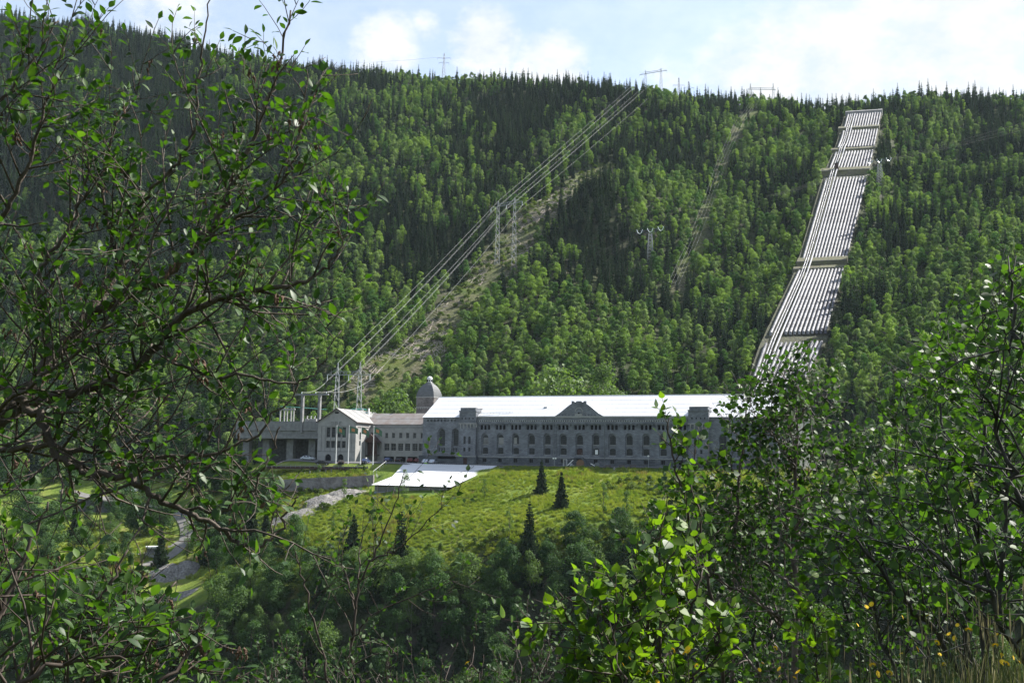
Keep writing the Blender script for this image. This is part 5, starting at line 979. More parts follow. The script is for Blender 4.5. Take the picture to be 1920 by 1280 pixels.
# ------------------------------------------------------------ pylons and lines
def lattice(mb, b, t, w0, w1, n, r, dirs=None):
    """square lattice mast from b to t"""
    b = np.array(b, float); t = np.array(t, float); cs = [(-1, -1), (1, -1), (1, 1), (-1, 1)]
    def cr(f, c): w = w0+(w1-w0)*f; return b+(t-b)*f+np.array([c[0]*w/2, c[1]*w/2, 0])
    for c in cs: mb.bar(cr(0, c), cr(1, c), r, n=3)
    for i in range(n):
        f0, f1 = i/n, (i+1)/n
        for k in range(4):
            a_, b_ = cs[k], cs[(k+1) % 4]; mb.bar(cr(f0, a_), cr(f1, b_), r*.6, n=3); mb.bar(cr(f0, b_), cr(f1, a_), r*.6, n=3)
def insul(mb, p, q, r=.12): mb.tube([p, (np.array(p)+q)/2, q], [r, r, r], 6)
def hframe(b1, b2, h1_, h2_, zarm, over, label, ins=3, brace=True):
    c = (b1+b2)/2; e = empty('lattice_pylon', c, 0, label, 'pylon'); T = []
    for b, h in ((b1, h1_), (b2, h2_)):
        mb = MB(); p0 = b-c; ztop = h-c[2]; lattice(mb, p0, [p0[0], p0[1], zarm-c[2]], 2.5, 1.1, 9, .075); lattice(mb, [p0[0], p0[1], zarm-c[2]], [p0[0], p0[1], ztop], .8, .25, 3, .08); mb.build('mast', M['steel'], e); T.append(np.array([p0[0], p0[1], ztop])+c)
    d = (b2-b1); d[2] = 0; L = np.linalg.norm(d); d = d/L; a = b1-d*over-c; z = b2+d*over-c; a[2] = zarm-c[2]; z[2] = zarm-c[2]
    mb = MB(); 
    for dy in (-.5, .5): mb.bar(a+[0, dy*.6, 0], z+[0, dy*.6, 0], .12); mb.bar(a+[0, dy*.4, 0]+d*over*.9+[0, 0, 1.2], z-d*over*.9+[0, dy*.4, 1.2], .08)
    n = 14
    for i in range(n): q0 = a+(z-a)*i/n; q1 = a+(z-a)*(i+1)/n; mb.bar(q0+[0, -.3, 0], q1+[0, .3, 0], .06, n=3); mb.bar(q0+[0, 0, 0], (q0+q1)/2+[0, 0, 1.1 if 2 < i < 11 else .3], .06, n=3)
    for p_ in (b1-c, b2-c):
        for sg in (-1, 1): mb.bar([p_[0], p_[1], zarm-c[2]+2.2], p_*[1, 1, 0]+d*sg*over*.95+[0, 0, zarm-c[2]], .06, n=3)
    if brace: zz = c[2]*0+(zarm-c[2])*.42; mb.bar([*(b1-c)[:2], zz], [*(b2-c)[:2], zz], .08)
    mb.build('crossarm', M['steel'], e); W_ = []
    for f in (0, .5, 1):
        p = a+(z-a)*f; p = p+(d*.3 if f == 0 else -d*.3 if f == 1 else 0); q = p-[0, 0, 2.0]; mb = MB(); insul(mb, p, q); mb.build('insulator', M['insul'], e); W_.append(q+c)
    return T, W_
def gb(px, Y): p = P(px, 700, Y); p[2] = h1(p[0], p[1])-.3; return p
def zat(px, py, b): return P(px, py, b[1])[2]
b1, b2 = gb(633, 392), gb(675, 390); T1, C1 = hframe(b1, b2, zat(636, 680, b1), zat(675, 679, b2), zat(655, 703, b1), 4.2, 'steel H-frame pylon just behind the annex roof ridge')
b1, b2 = ground(932, 498), ground(963, 506); b2[1] = b2[1]; T2, C2 = hframe(b1, b2, zat(936.5, 377, b1), zat(969.5, 371, b2), zat(952, 388, b1), 5.5, 'steel H-frame pylon standing in the cleared strip on the hillside')
Yk = np.interp(1220, [a for a, _, _ in SKY], [c for _, _, c in SKY]); b1, b2 = gb(1209, Yk+14), gb(1239, Yk+8); T3, C3 = hframe(b1, b2, zat(1210, 132, b1), zat(1239, 128, b2), zat(1224, 139, b1), 5.0, 'tall H-frame pylon against the sky on the ridge')
b1, b2 = gb(1412, 800), gb(1456, 800); T4, C4 = hframe(b1, b2, zat(1412, 157, b1), zat(1456, 156, b2), zat(1433, 168, b1), 2., 'distant H-frame pylon just showing over the ridge trees left of the penstock')
def tower_(px, base, top, Y, label, arms, w0=3.2, body='steel'):
    b = gb(px, Y); c = b.copy(); zt = zat(px, top, b)-c[2]; e = empty('lattice_pylon', c, 0, label, 'pylon'); mb = MB(); lattice(mb, [0, 0, 0], [0, 0, zt], w0, .5, 10, .12); mb.build('mast', M[body], e); mb = MB()
    for za, l in arms:
        z = zt-za
        for sg in (-1, 1): mb.bar([0, 0, z+.6], [sg*l, 0, z], .09, n=3); mb.bar([0, 0, z-.6], [sg*l, 0, z], .09, n=3); mb.bar([sg*l, 0, z], [sg*l, 0, z-1.6], .08, n=3)
    mb.build('crossarm', M[body], e); return c, zt
Ys_ = lambda px: float(np.interp(px, [a for a, _, _ in SKY], [c for _, _, c in SKY]))
tower_(818, 128, 100, Ys_(818)+12, 'double-armed lattice pylon on the skyline above the dark spruces', [(4, 5.5), (8, 4)], 3.5, 'steel_dark')
tower_(1273.5, 185, 146, Ys_(1273)+15, 'slim lattice pylon on the ridge right of the tall H-frame', [(6, 4.5)], 2.2, 'steel_dark')
tower_(1292.5, 185, 153, Ys_(1292)+15, 'shorter slim lattice pylon beside the first spruces right of the H-frame', [(5, 4)], 2., 'steel_dark')
tower_(974, 150, 132, Ys_(974)+25, 'tiny pylon tip showing over the ridge below the cloud', [(3, 6)], 2., 'steel_dark')
WA = []
for px, base, top, lb in ((1219, 493, 428, 'lattice pylon with three white insulator bows in the middle of the forest slope'), (1650, 352, 297, 'lattice pylon with three white insulator bows right of the penstock')):
    g_ = ground(px, base); c = g_.copy(); zt = zat(px, top+10, c)-c[2]; e = empty('lattice_pylon', c, 0, lb, 'pylon'); mb = MB(); lattice(mb, [0, 0, -.5], [0, 0, zt], 3.4, 1.6, 9, .10); mb.build('mast', M['steel'], e)
    mb = MB(); l_ = 5.5; mb.bar([-l_, 0, zt+1.2], [l_, 0, zt+3.], .14); mb.bar([-l_, 0, zt+1.2], [0, 0, zt], .1); mb.bar([l_, 0, zt+3], [0, 0, zt], .1); mb.build('crossarm', M['steel_dark'], e); ww = []
    for f in (-1, 0, 1):
        x = f*l_; z = zt+2.1+f*.9; mb = MB(); mb.tube([(x-1.5, 0, z+.7), (x-.9, 0, z-.8), (x, 0, z-1.4), (x+.9, 0, z-.8), (x+1.5, 0, z+.9)], .16, 6); mb.build('insulator', M['insul'], e); ww.append(np.array([x, 0, z-1.4])+c)
    WA.append(ww)
def wire(pts, r, label, mt='wire', sag=None, grp='power line conductors', name='power_line'):
    A = []; 
    for k, (a, b) in enumerate(zip(pts[:-1], pts[1:])):
        a = np.array(a, float); b = np.array(b, float); L = np.linalg.norm(b-a); s = (sag[k] if sag else .03)*L; n = 24
        for i in range(n+(1 if k == len(pts)-2 else 0)): t = i/n; q_ = a+(b-a)*t; q_[2] -= s*4*t*(1-t); A.append(q_)
    mb = MB(); mb.tube(A, r, 4); tag(mb.build(name, M[mt]), label, 'cable', grp)
gz = [W(ST(px, 737, 5)[0], 5, GZ+.5) for px in (566, 592, 612)]
R3 = [P(1187, 166, 768), P(1205, 171, 768), P(1222, 179, 768)]
for k in range(3):
    nm = ['left', 'middle', 'right'][k]
    wire([gz[k], C1[k]], .05, 'slack %s conductor from the deck gantry up to the first pylon' % nm, sag=[.045])
    wire([C1[k], C2[k], R3[k]], .038, 'bright %s conductor running from behind the annex up over the cleared strip' % nm, sag=[.010, .002])
    if k < 2: wire([C1[k]+[.9, 0, .5], C2[k]+[.9, 0, .3], R3[k]+[1.5, 0, 1]], .030, 'thinner twin beside the bright %s conductor over the cleared strip' % nm, sag=[.009, .001])
wire([T1[0], T2[0], P(1183, 163, 768)], .04, 'thin earth wire over the left masts of the H-frame pylons', sag=[.006, .001]); wire([T1[1], T2[1], P(1201, 168, 768)], .04, 'thin earth wire over the right masts of the H-frame pylons', sag=[.006, .001])
for k in range(3):
    wire([P(470, 712+9*k, 420), WA[0][k], P(1440+8*k, 388, 560)+[0, 0, 6], WA[1][k], P(2050, 190+9*k, 700)], .03, ['upper', 'middle', 'lower'][k]+' of three thin dark wires between the white-armed pylons', 'black', [.012, .006, .006, .006])
for k in range(4):
    wp = [np.array([c_[0]+k*1.8-2.7, c_[1], h1(c_[0], c_[1])+7]) for c_ in CORR2]; wire(wp, .028, ['first', 'second', 'third', 'fourth'][k]+' pale wire from the left above the narrow cut left of the penstock', 'wire', [0]*(len(wp)-1))
wire([P(560, 118, 1000), P(818, 108, Ys_(818)+12), P(1000, 120, 1000)], .06, 'thin wire over the skyline through the double-armed pylon', 'steel_dark', [.01, .01])

# ------------------------------------------------------------ middle-distance trees
def two(name, V, F_, mb, lm, bm='bark'):
    return quadmesh(name+'_crown', V, F_, [M[lm]]), mb.mesh(name+'_trunk', [M[bm]])
MG = []; MS = []; MY = []; MSA = []
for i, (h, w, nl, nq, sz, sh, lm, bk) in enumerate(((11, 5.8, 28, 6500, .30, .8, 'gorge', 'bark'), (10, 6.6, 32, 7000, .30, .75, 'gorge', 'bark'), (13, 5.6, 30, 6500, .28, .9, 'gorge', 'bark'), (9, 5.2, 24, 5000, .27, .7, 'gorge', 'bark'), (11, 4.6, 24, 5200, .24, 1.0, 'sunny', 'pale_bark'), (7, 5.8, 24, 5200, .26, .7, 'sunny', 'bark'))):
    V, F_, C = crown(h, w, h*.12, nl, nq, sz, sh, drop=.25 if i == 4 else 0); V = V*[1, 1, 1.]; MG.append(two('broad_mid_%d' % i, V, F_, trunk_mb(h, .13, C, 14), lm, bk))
for i, (h, w) in enumerate(((10, 5.0), (12, 5.0), (8.5, 4.6))):
    V, F_, mb = spruce_geo(h, w, 27, 11, 4); MS.append(two('spruce_mid_%d' % i, V, F_, mb, 'spruce_mid'))
for i, (h, w) in enumerate(((8, 2.2), (7, 2.0), (9, 2.6))):      # slender see-through young trees
    V, F_, C = crown(h, w, h*.15, 14, 1000, .22, .85, drop=.2); MY.append(two('young_tree_%d' % i, V, F_, trunk_mb(h, .06, C, 12, .12), 'sunny', 'bark'))
def plant(kinds, k, p, h, h0, label, cat, group=None, nm='broadleaf_tree', rz=None):
    c, t = kinds[k]; e = empty(nm, (p[0], p[1], p[2]-.2), rnd.uniform(0, 6.28) if rz is None else rz, label, cat, group); s = h/h0; e.scale = (s*rnd.uniform(.92, 1.1), s, s); link('crown', c, e); link('trunk', t, e); return e
MGh = [11, 10, 13, 9, 11, 7]; MSh = [10, 12, 8.5]; MYh = [8, 7, 9]
def at(kinds, hs_, k, px, py, top, label, cat='broadleaf tree', nm='broadleaf_tree', lo=200, hi=420, group=None):
    g_ = ground(px, py, lo, hi, 1)
    if g_ is None: return
    h = P(px, top, g_[1])[2]-g_[2]; return plant(kinds, k, g_, max(h, 1.5), hs_[k], label, cat, group, nm)
for px, py, top, k, lb in ((1015, 923, 857, 0, 'dark spruce standing alone on the sunlit lawn, left of the pair'), (1052, 953, 879, 2, 'dark spruce standing alone on the sunlit lawn, right of the pair'), (661, 1046, 957, 2, 'dark spruce at the foot of the meadow below the white shed'), (750, 1075, 950, 1, 'tall thin spruce in the shade below the meadow'), (992, 1040, 932, 1, 'thin spruce rising at the meadow edge below the lawn pair'), (604, 1140, 1020, 1, 'dark ragged spruce beside the rubble slope at lower left'), (470, 1030, 930, 0, 'spruce at the left end of the meadow'), (436, 1035, 948, 1, 'dark spruce just left of the meadow end'), (398, 1050, 935, 0, 'broad dark spruce right of the road'), (420, 1010, 925, 2, 'small spruce behind the dark pair right of the road'), (996, 1100, 990, 0, 'dark spruce deep in the shaded gorge trees'), (498, 1000, 950, 2, 'small spruce on the meadow edge near the rubble bank'), (140, 1010, 925, 1, 'spruce among the shaded trees left of the road'), (700, 1140, 1050, 0, 'low dark spruce in the gorge below the shed'), (1060, 1110, 1040, 1, 'dark spruce tip in the gorge below the lawn'), (300, 1062, 985, 2, 'spruce standing before the road bend beside the monument')):
    at(MS, MSh, k, px, py, top, lb, 'spruce tree', 'spruce_tree')
for px, py, top, k, lb in ((645, 950, 893, 0, 'slender sunlit young tree on the rubble bank left of the shed'), (757, 948, 873, 2, 'airy young birch in front of the white shed roof'), (597, 912, 868, 1, 'thin young tree before the left gable arches'), (908, 935, 893, 1, 'tiny sapling on the meadow right of the shed'), (1131, 968, 900, 0, 'thin pale sapling right of the lawn spruces'), (698, 992, 935, 1, 'small sapling on the meadow below the shed'), (955, 1005, 945, 2, 'bushy young birch at the lower edge of the meadow'), (350, 1060, 960, 2, 'airy birch standing over the road bend at left'), (1175, 980, 915, 1, 'young tree on the bank below the right half of the facade'), (625, 1000, 955, 1, 'thin sapling left of the meadow spruce')):
    at(MY, MYh, k, px, py, top, lb, 'young tree', 'young_tree')
for px, py, top, k, lb in ((95, 1035, 935, 0, 'big round dark tree at far left beyond the willow'), (50, 1010, 925, 1, 'broad dark tree at the left picture edge'), (262, 1005, 935, 3, 'round tree on the lower lawn behind the monument'), (205, 1030, 960, 4, 'pale leaning tree on the lower lawn at left'), (180, 960, 905, 2, 'tree above the shaded retaining wall'), (60, 960, 880, 2, 'tall tree at the left edge above the shaded wall'), (130, 925, 860, 0, 'dark tree at the end of the road above the wall'), (400, 930, 870, 1, 'dark tree above the road wall left of the car park'), (450, 915, 850, 2, 'tree left of the concrete deck'), (330, 915, 850, 0, 'dark tree behind the white van'), (260, 905, 850, 1, 'dark tree behind the road above the van'), (370, 900, 830, 2, 'tree at the foot of the slope left of the deck'), (1075, 1030, 955, 1, 'rounded bush tree at the right lower edge of the meadow'), (1160, 1025, 948, 0, 'grey-green tree below the lawn, right of the rounded bush'), (1225, 1015, 940, 3, 'bush tree below the right half of the lawn'), (1132, 757, 683, 4, 'pale weeping birch standing alone behind the white roof'), (1040, 765, 690, 5, 'round yellow-green tree behind the white roof left of the weeping birch'), (745, 790, 735, 5, 'bright low tree behind the annex wing roof')):
    if py > 750 and py < 800 and px > 700:
        Y = 372 if px > 900 else 376; g_ = P(px, 700, Y); g_[2] = h1(g_[0], g_[1]); plant(MG, k, g_, P(px, top, Y)[2]-g_[2], MGh[k], lb, 'broadleaf tree')
    else: at(MG, MGh, k, px, py, top, lb)
names_ = ['grey-green', 'dark rounded', 'tall dark', 'low bushy', 'pale slender', 'small leafy']
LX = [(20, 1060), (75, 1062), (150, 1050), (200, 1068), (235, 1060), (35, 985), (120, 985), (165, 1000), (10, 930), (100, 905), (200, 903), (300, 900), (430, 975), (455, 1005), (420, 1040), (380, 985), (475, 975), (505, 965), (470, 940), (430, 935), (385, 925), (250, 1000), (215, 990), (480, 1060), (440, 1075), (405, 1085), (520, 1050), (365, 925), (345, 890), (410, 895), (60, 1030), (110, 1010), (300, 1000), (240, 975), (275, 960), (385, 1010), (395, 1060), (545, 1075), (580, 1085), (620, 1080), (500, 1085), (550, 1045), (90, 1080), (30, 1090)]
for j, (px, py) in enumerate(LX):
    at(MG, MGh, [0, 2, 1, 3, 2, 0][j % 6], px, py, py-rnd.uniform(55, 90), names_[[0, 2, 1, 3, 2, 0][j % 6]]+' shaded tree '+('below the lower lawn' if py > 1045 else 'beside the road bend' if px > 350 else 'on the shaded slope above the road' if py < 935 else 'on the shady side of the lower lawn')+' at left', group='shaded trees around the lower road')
# fill the gorge and its far bank
pts = []
def ok_far(x, y, d): return all((x-a)**2+(y-b)**2 > d*d for a, b, *_ in pts)
xx = rg.uniform(-190, 190, 8000); yy = rg.uniform(150, 330, 8000); zz = HH(np.stack([xx, yy], 1)); gu, gv_, gd = PXY(np.column_stack([xx, yy, zz]))
bnd = np.interp(gu, [0, 250, 380, 480, 560, 640, 740, 850, 950, 1040, 1100, 1180, 1260, 1340, 1500, 1700, 1920], [1075, 1095, 1105, 1075, 1062, 1060, 1058, 1045, 1032, 1025, 1018, 1000, 975, 950, 930, 915, 900])
for i in range(len(xx)):
    if not (-60 < gu[i] < 1990) or gv_[i] < bnd[i]+rnd.uniform(-6, 10) or gv_[i] > 1420: continue
    if 255 < gu[i] < 385 and gv_[i] < 1195: continue
    if not ok_far(xx[i], yy[i], 3.4): continue
    pts.append((xx[i], yy[i], zz[i], gu[i], gv_[i], gv_[i]-bnd[i]))
pts.sort(key=lambda p_: p_[1]); rest = []
for j, (x, y, z, u, v, dv) in enumerate(pts):
    k = rnd.choice([0, 1, 2, 3, 0, 1, 3, 4, 5]) if dv > 40 else rnd.choice([3, 5, 0, 5]); h = min(rnd.uniform(7., 12), 3.2+dv*.08+rnd.uniform(0, 2))
    sp = rnd.random() < .10 and dv > 40
    if j < 175:
        wh = 'at the bottom left of the gorge' if u < 420 else 'in the shaded gorge below the meadow' if u < 1000 else 'below the lawn behind the aspen sapling' if u < 1380 else 'on the bank behind the alder thicket'
        if sp: plant(MS, rnd.randrange(3), (x, y, z), h*1.25, 10, 'dark pointed spruce '+wh, 'spruce tree', 'spruces in the gorge', 'spruce_tree')
        else: plant(MG, k, (x, y, z), h, MGh[k], names_[k]+' tree '+wh, 'broadleaf tree', 'broadleaf trees in the gorge')
    else: rest.append((x, y, z, k, h/MGh[k]))
if rest:
    mg = []
    for i in range(6): c, t = MG[i]; V = np.empty(len(c.vertices)*3, np.float32); c.vertices.foreach_get('co', V); mg.append(c)
    scatter('gorge_thicket', [(a, b, c-.2) for a, b, c, _, _ in rest], mg, [r_[3] for r_ in rest], [r_[4] for r_ in rest], [rnd.uniform(0, 6.28) for _ in rest], 'dark leafy thicket filling the far bank of the gorge', 'thicket')
# low bushes along the lawn edge and bank
bsh = []
for _ in range(260):
    px = rnd.choice([rnd.uniform(1130, 1300), rnd.uniform(520, 620), rnd.uniform(1250, 1900)]); py = rnd.uniform(902, 925) if px > 1130 and px < 1300 else rnd.uniform(915, 960) if px < 620 else rnd.uniform(900, 960)
    g_ = ground(px, py, 240, 340, 1)
    if g_ is not None and rnd.random() < .55: bsh.append(g_)
for _ in range(110):
    px = rnd.uniform(560, 1240); bb = np.interp(px, [560, 740, 850, 950, 1100, 1240], [1062, 1058, 1045, 1032, 1018, 975]); g_ = ground(px, bb+rnd.uniform(-30, 15), 230, 320, 1)
    if g_ is not None: bsh.append(g_)
bsh = np.array(bsh); scatter('bank_bushes', bsh-[0, 0, .2], SHR, rg.integers(0, 3, len(bsh)), rg.uniform(.35, .8, len(bsh)), rg.uniform(0, 6.28, len(bsh)), 'low leafy bushes scattered along the edges of the meadow', 'bushes')
# meadow tussocks
TUF = []
for i in range(4):
    n = 46; a = rg.uniform(0, 6.283, n); r = rg.uniform(0, .45, n); hgt = rg.uniform(.25, .62, n)*(1 if i < 3 else 1.4); lean = rg.normal(size=(n, 2))*.16; c = np.stack([np.cos(a)*r, np.sin(a)*r, np.zeros(n)], 1); sd_ = np.stack([-np.sin(a*3), np.cos(a*3), np.zeros(n)], 1)*.045
    tp_ = c+np.column_stack([lean, hgt]); V = np.stack([c-sd_, c+sd_, tp_+sd_*.25, tp_-sd_*.25], 1).reshape(-1, 3); TUF.append(quadmesh('tussock_%d' % i, V, np.arange(4*n).reshape(n, 4), [M['grass'] if i < 3 else M['dry_grass']]))
tx = rg.uniform(-150, 130, 60000); ty = rg.uniform(236, 345, 60000); tz = HH(np.stack([tx, ty], 1)); tu, tv_, td = PXY(np.column_stack([tx, ty, tz])); L_ = np.stack([tx, ty], 1)-O[:2]; ts = L_@sv[:2]; tt = L_@tv[:2]
okk = (tu > 0) & (tu < 1930) & (tt < -6.5-(ts < -50)*3) & (tv_ < 1090); okk &= ~((tu > 690) & (tu < 850+(915-tv_)*2.4) & (tv_ < 932) & (tv_ > 862)); okk &= ~((tu > 500) & (tu < 700) & (tv_ < 882)); okk &= seg_d(tx, ty, [(a, b, 3.4) for a, b in road]) > 1
okk &= ~((tt > -15) & (ts > -5) & (rg.random(len(tx)) < .75)); okk &= ~((tu < 520) & (tv_ > 900) & (rg.random(len(tx)) < .7))
ix = np.where(okk)[0][:38000]; nk = vnoise(tx/9, ty/9)
scatter('meadow_grass', np.column_stack([tx, ty, tz])[ix], TUF, np.where(nk[ix]+rg.normal(size=len(ix))*.35 > 1.0, 3, rg.integers(0, 3, len(ix))), rg.uniform(.6, 1.5, len(ix))*(1+.5*nk[ix]), rg.uniform(0, 6.28, len(ix)), 'rough yellow-green meadow grass on the slope below the power station', 'grass')
# ------------------------------------------------------------ foreground plants
def leaf_geo(kind):
    """unit leaf along +x, folded on the midrib and curved; quads"""
    if kind == 'willow': st = [(0, .012), (.12, .13), (.32, .24), (.55, .27), (.78, .17), (1., .01)]; dr = .16; fold = .22
    elif kind == 'aspen': st = [(0, .03), (.08, .30), (.26, .45), (.48, .44), (.72, .27), (.9, .09), (1.05, .005)]; dr = .1; fold = .1
    elif kind == 'round': st = [(0, .02), (.1, .27), (.3, .42), (.55, .43), (.8, .28), (.97, .03)]; dr = .12; fold = .16
    else: st = [(0, .02), (.14, .24), (.36, .33), (.62, .24), (.85, .09), (1., .005)]; dr = .12; fold = .14
    V = []; F_ = []
    for x, w in st: z = -dr*x*x; V += [(x, 0, z-fold*.0), (x-.04*w, w, z+fold*w), (x-.04*w, -w, z+fold*w)]
    for i in range(len(st)-1): a = 3*i; b = a+3; F_ += [(a, b, b+1, a+1), (b, a, a+2, b+2)]
    return np.array(V), np.array(F_)
LG = {k: leaf_geo(k) for k in ('willow', 'aspen', 'round', 'birch')}
def nrm(v): v = np.asarray(v, float); return v/(np.linalg.norm(v)+1e-9)
def frame(d, up):
    x = nrm(d); y = np.cross(up, x); 
    if np.linalg.norm(y) < 1e-3: y = np.cross([1., 0, 0], x)
    y = nrm(y); z = np.cross(x, y); return np.stack([x, y, z], 1)
class Foreground:
    def __init__(s, name, loc, label, cat, lkind, lmat, seed, lsize=.06, bark='twig', back=None):
        s.r = random.Random(seed); s.name = name; s.loc = np.array(loc, float); s.label = label; s.cat = cat; s.lk = lkind; s.lm = lmat; s.ls = lsize; s.bark = bark; s.br = []; s.tw = MB(); s.L = []; s.cat_ = []; s.back = back
    def rv(s): return np.array([s.r.gauss(0, 1), s.r.gauss(0, 1), s.r.gauss(0, 1)])
    def limb(s, pts, r0, r1, n=None, wob=.02):
        """pts: (px,py,Y) guide points of one limb, smoothed"""
        p = np.array([P(*q) if isinstance(q, tuple) else q for q in pts]); k = max(3, len(p)*5); t = np.linspace(0, len(p)-1, k); c = np.stack([np.interp(t, range(len(p)), p[:, j]) for j in range(3)], 1)
        for _ in range(3): c[1:-1] = (c[:-2]+2*c[1:-1]+c[2:])/4
        c[1:-1] += np.array([s.rv()*wob*.35 for _ in range(k-2)]); rad = np.linspace(r0, r1, k); s.br.append((c, rad)); return c, rad
    def twig(s, o, d, L, r, up=.15, curl=.25, n=6):
        p = [np.array(o, float)]; d = nrm(d); w = s.rv()*curl
        for i in range(n): d = nrm(d+w/n+s.rv()*.10+np.array([0, 0, up/n])); p.append(p[-1]+d*L/n)
        p = np.array(p); s.tw.tube(p, np.linspace(r, max(r*.35, .0012), n+1), 4 if r < .006 else 5); return p
    def leaves(s, p, step, size=None, hang=.1, spread=.9, start=.15, tip=True):
        size = size or s.ls; L = np.linalg.norm(np.diff(p, axis=0), axis=1); C = np.r_[0, np.cumsum(L)]; t = C[-1]*start; sd = s.r.choice([-1, 1])
        while t < C[-1]:
            i = min(np.searchsorted(C, t)-1, len(L)-1); i = max(i, 0); q = p[i]+(p[i+1]-p[i])*((t-C[i])/max(L[i], 1e-6)); T = nrm(p[i+1]-p[i]); side = nrm(np.cross(T, s.rv())); d = nrm(T*.6+side*spread+np.array([0, 0, -hang])); up = nrm(np.array([0, -.15, 1.])+s.rv()*.42+side*.15)
            if s.lk in ('aspen', 'round'): up = nrm(s.rv()+[0, -.5, .6])
            z = size*s.r.uniform(.62, 1.18); s.L.append((q+d*z*.18, d, up, z)); t += step*s.r.uniform(.6, 1.4); sd = -sd
        if tip: d = nrm(p[-1]-p[-2]); s.L.append((p[-1], d, nrm(s.rv()*.4+[0, 0, 1]), size*.8))
    def bush(s, c, rad, f0, f1, sp, L1, n2, L2, step, up1=.2, flat=.6, leaf1=False, bare=0., r1=.004, keep=None):
        """twigs of two orders along a limb between fractions f0..f1"""
        S_ = np.r_[0, np.cumsum(np.linalg.norm(np.diff(c, axis=0), axis=1))]; t = S_[-1]*f0
        while t < S_[-1]*f1:
            i = max(min(np.searchsorted(S_, t)-1, len(c)-2), 0); q = c[i]+(c[i+1]-c[i])*((t-S_[i])/max(S_[i+1]-S_[i], 1e-6)); T = nrm(c[i+1]-c[i]); v = s.rv(); v[1] *= flat; v -= T*(v@T); d = nrm(T*s.r.uniform(.3, .9)+nrm(v)+[0, 0, up1]); t += sp*s.r.uniform(.5, 1.5)
            if keep and not keep(*proj(q+d*L1*.8)): continue
            L = L1*s.r.uniform(.5, 1.25); a = s.twig(q, d, L, min(r1*1.6, max(rad[i]*.6, .002)), up=.3)
            if s.r.random() < bare: continue
            for k in range(n2):
                j = s.r.randint(1, len(a)-2); T2 = nrm(a[j+1]-a[j]); v = s.rv(); v[1] *= flat; v -= T2*(v@T2); b = s.twig(a[j], nrm(T2*.7+nrm(v)*.9+[0, 0, .2]), L2*s.r.uniform(.5, 1.3), r1*.55, up=.25, n=4)
                s.leaves(b, step)
            s.leaves(a, step*1.2, start=.35)
    def catkins(s, n, size):
        for _ in range(n):
            q = s.L[s.r.randrange(len(s.L))][0]
            for k in range(s.r.randint(2, 6)): s.cat_.append((q+s.rv()*.012, size*s.r.uniform(.5, 1.2)))
    def finish(s, single=300, parts=None, keep=None):
        e = empty(s.name, s.loc, 0, s.label, s.cat)
        for i, (c, rad) in enumerate(s.br): mb = MB(); mb.tube(c-s.loc, rad, 8 if rad[0] > .012 else 6); o = mb.build('trunk' if i == 0 else 'branch', M[s.bark], e, True)
        s.tw.v = [tuple(np.array(q)-s.loc) for q in s.tw.v]; o = s.tw.build('twigs', M[s.bark], e, True); o['kind'] = 'stuff'
        V0, F0 = LG[s.lk]; L = s.L
        if keep: L = [l for l in L if keep(*proj(l[0]))]
        def vis(l): u, v = proj(l[0]); return 0 < u < 1920 and 0 < v < 1280
        sc_ = [(l[3]/max(l[0][1], .5) if vis(l) else 0) for l in L]; od = sorted(range(len(L)), key=lambda i: -sc_[i]); od = [i for i in od if sc_[i] > 0][:single]; ss = set(od)
        me = []
        for m_ in s.lm: me.append(quadmesh(s.name+'_leaf', V0, F0, [M[m_]], smooth=True))
        for i in od:
            q, d, up, z = L[i]; R3_ = frame(d, up)*z; o = link('leaf', me[s.r.randrange(len(me))], e); q = q-s.loc
            o.matrix_local = Matrix(((*R3_[0], q[0]), (*R3_[1], q[1]), (*R3_[2], q[2]), (0, 0, 0, 1)))
        rest_ = [L[i] for i in range(len(L)) if i not in ss]
        if rest_:
            Rm = np.array([frame(d, up)*z for _, d, up, z in rest_]); Q = np.array([l[0]-s.loc for l in rest_]); wv = np.array([s.r.uniform(.8, 1.2) for _ in rest_]); Vb = V0[None]*np.stack([np.ones(len(Q)), wv, wv], 1)[:, None, :]
            V = np.einsum('nij,nkj->nki', Rm, Vb)+Q[:, None, :]; F_ = F0[None]+(np.arange(len(Q))*len(V0))[:, None, None]; mi = np.repeat([s.r.randrange(len(s.lm)) for _ in rest_], len(F0))
            o = link('leaves', quadmesh(s.name+'_leaves', V.reshape(-1, 3), F_.reshape(-1, 4), [M[m_] for m_ in s.lm], mi, True), e); o['kind'] = 'stuff'
        if s.cat_:
            cm = []
            for k in range(3):
                mb = MB(); pts = [(0, 0, 0), (.1, .05, -.3), (.05, .12, -.62), (.12, .0, -1.)]; mb.tube(pts, [.05, .17, .14, .03], 6); mb.v = [tuple(np.array(q)*[1, 1, 1]+s.rv()*.05) for q in mb.v]; cm.append(mb.mesh('catkin_%d' % k, [M['catkin']]))
            for q, z in s.cat_[:300]:
                o = link('dry_catkin', cm[s.r.randrange(3)], e); o.location = Vector(q-s.loc); o.rotation_euler = (s.r.uniform(-.5, .5), s.r.uniform(-.5, .5), s.r.uniform(0, 6)); o.scale = (z, z, z)
        return e
M['catkin'] = mat('dried_brown_catkin', (.05, .028, .018), .9, .4, 60, col2=(.16, .10, .07))
M['leaf_a'] = leafmat('willow_leaf', (.030, .072, .012), (.07, .13, .022), (1.7, 2.0, .5), .38, .55, .25, 14., .8)
M['leaf_b'] = leafmat('willow_leaf_dark', (.018, .045, .013), (.042, .085, .02), (1.5, 1.9, .5), .28, .5, .3, 14., .6)
M['leaf_c'] = leafmat('aspen_leaf', (.05, .11, .012), (.12, .19, .025), (1.7, 1.9, .4), .45, .52, .25, 14., .9)
M['leaf_d'] = leafmat('aspen_leaf_dark', (.025, .06, .016), (.055, .10, .025), (1.5, 1.8, .5), .3, .5, .3, 14., .6)
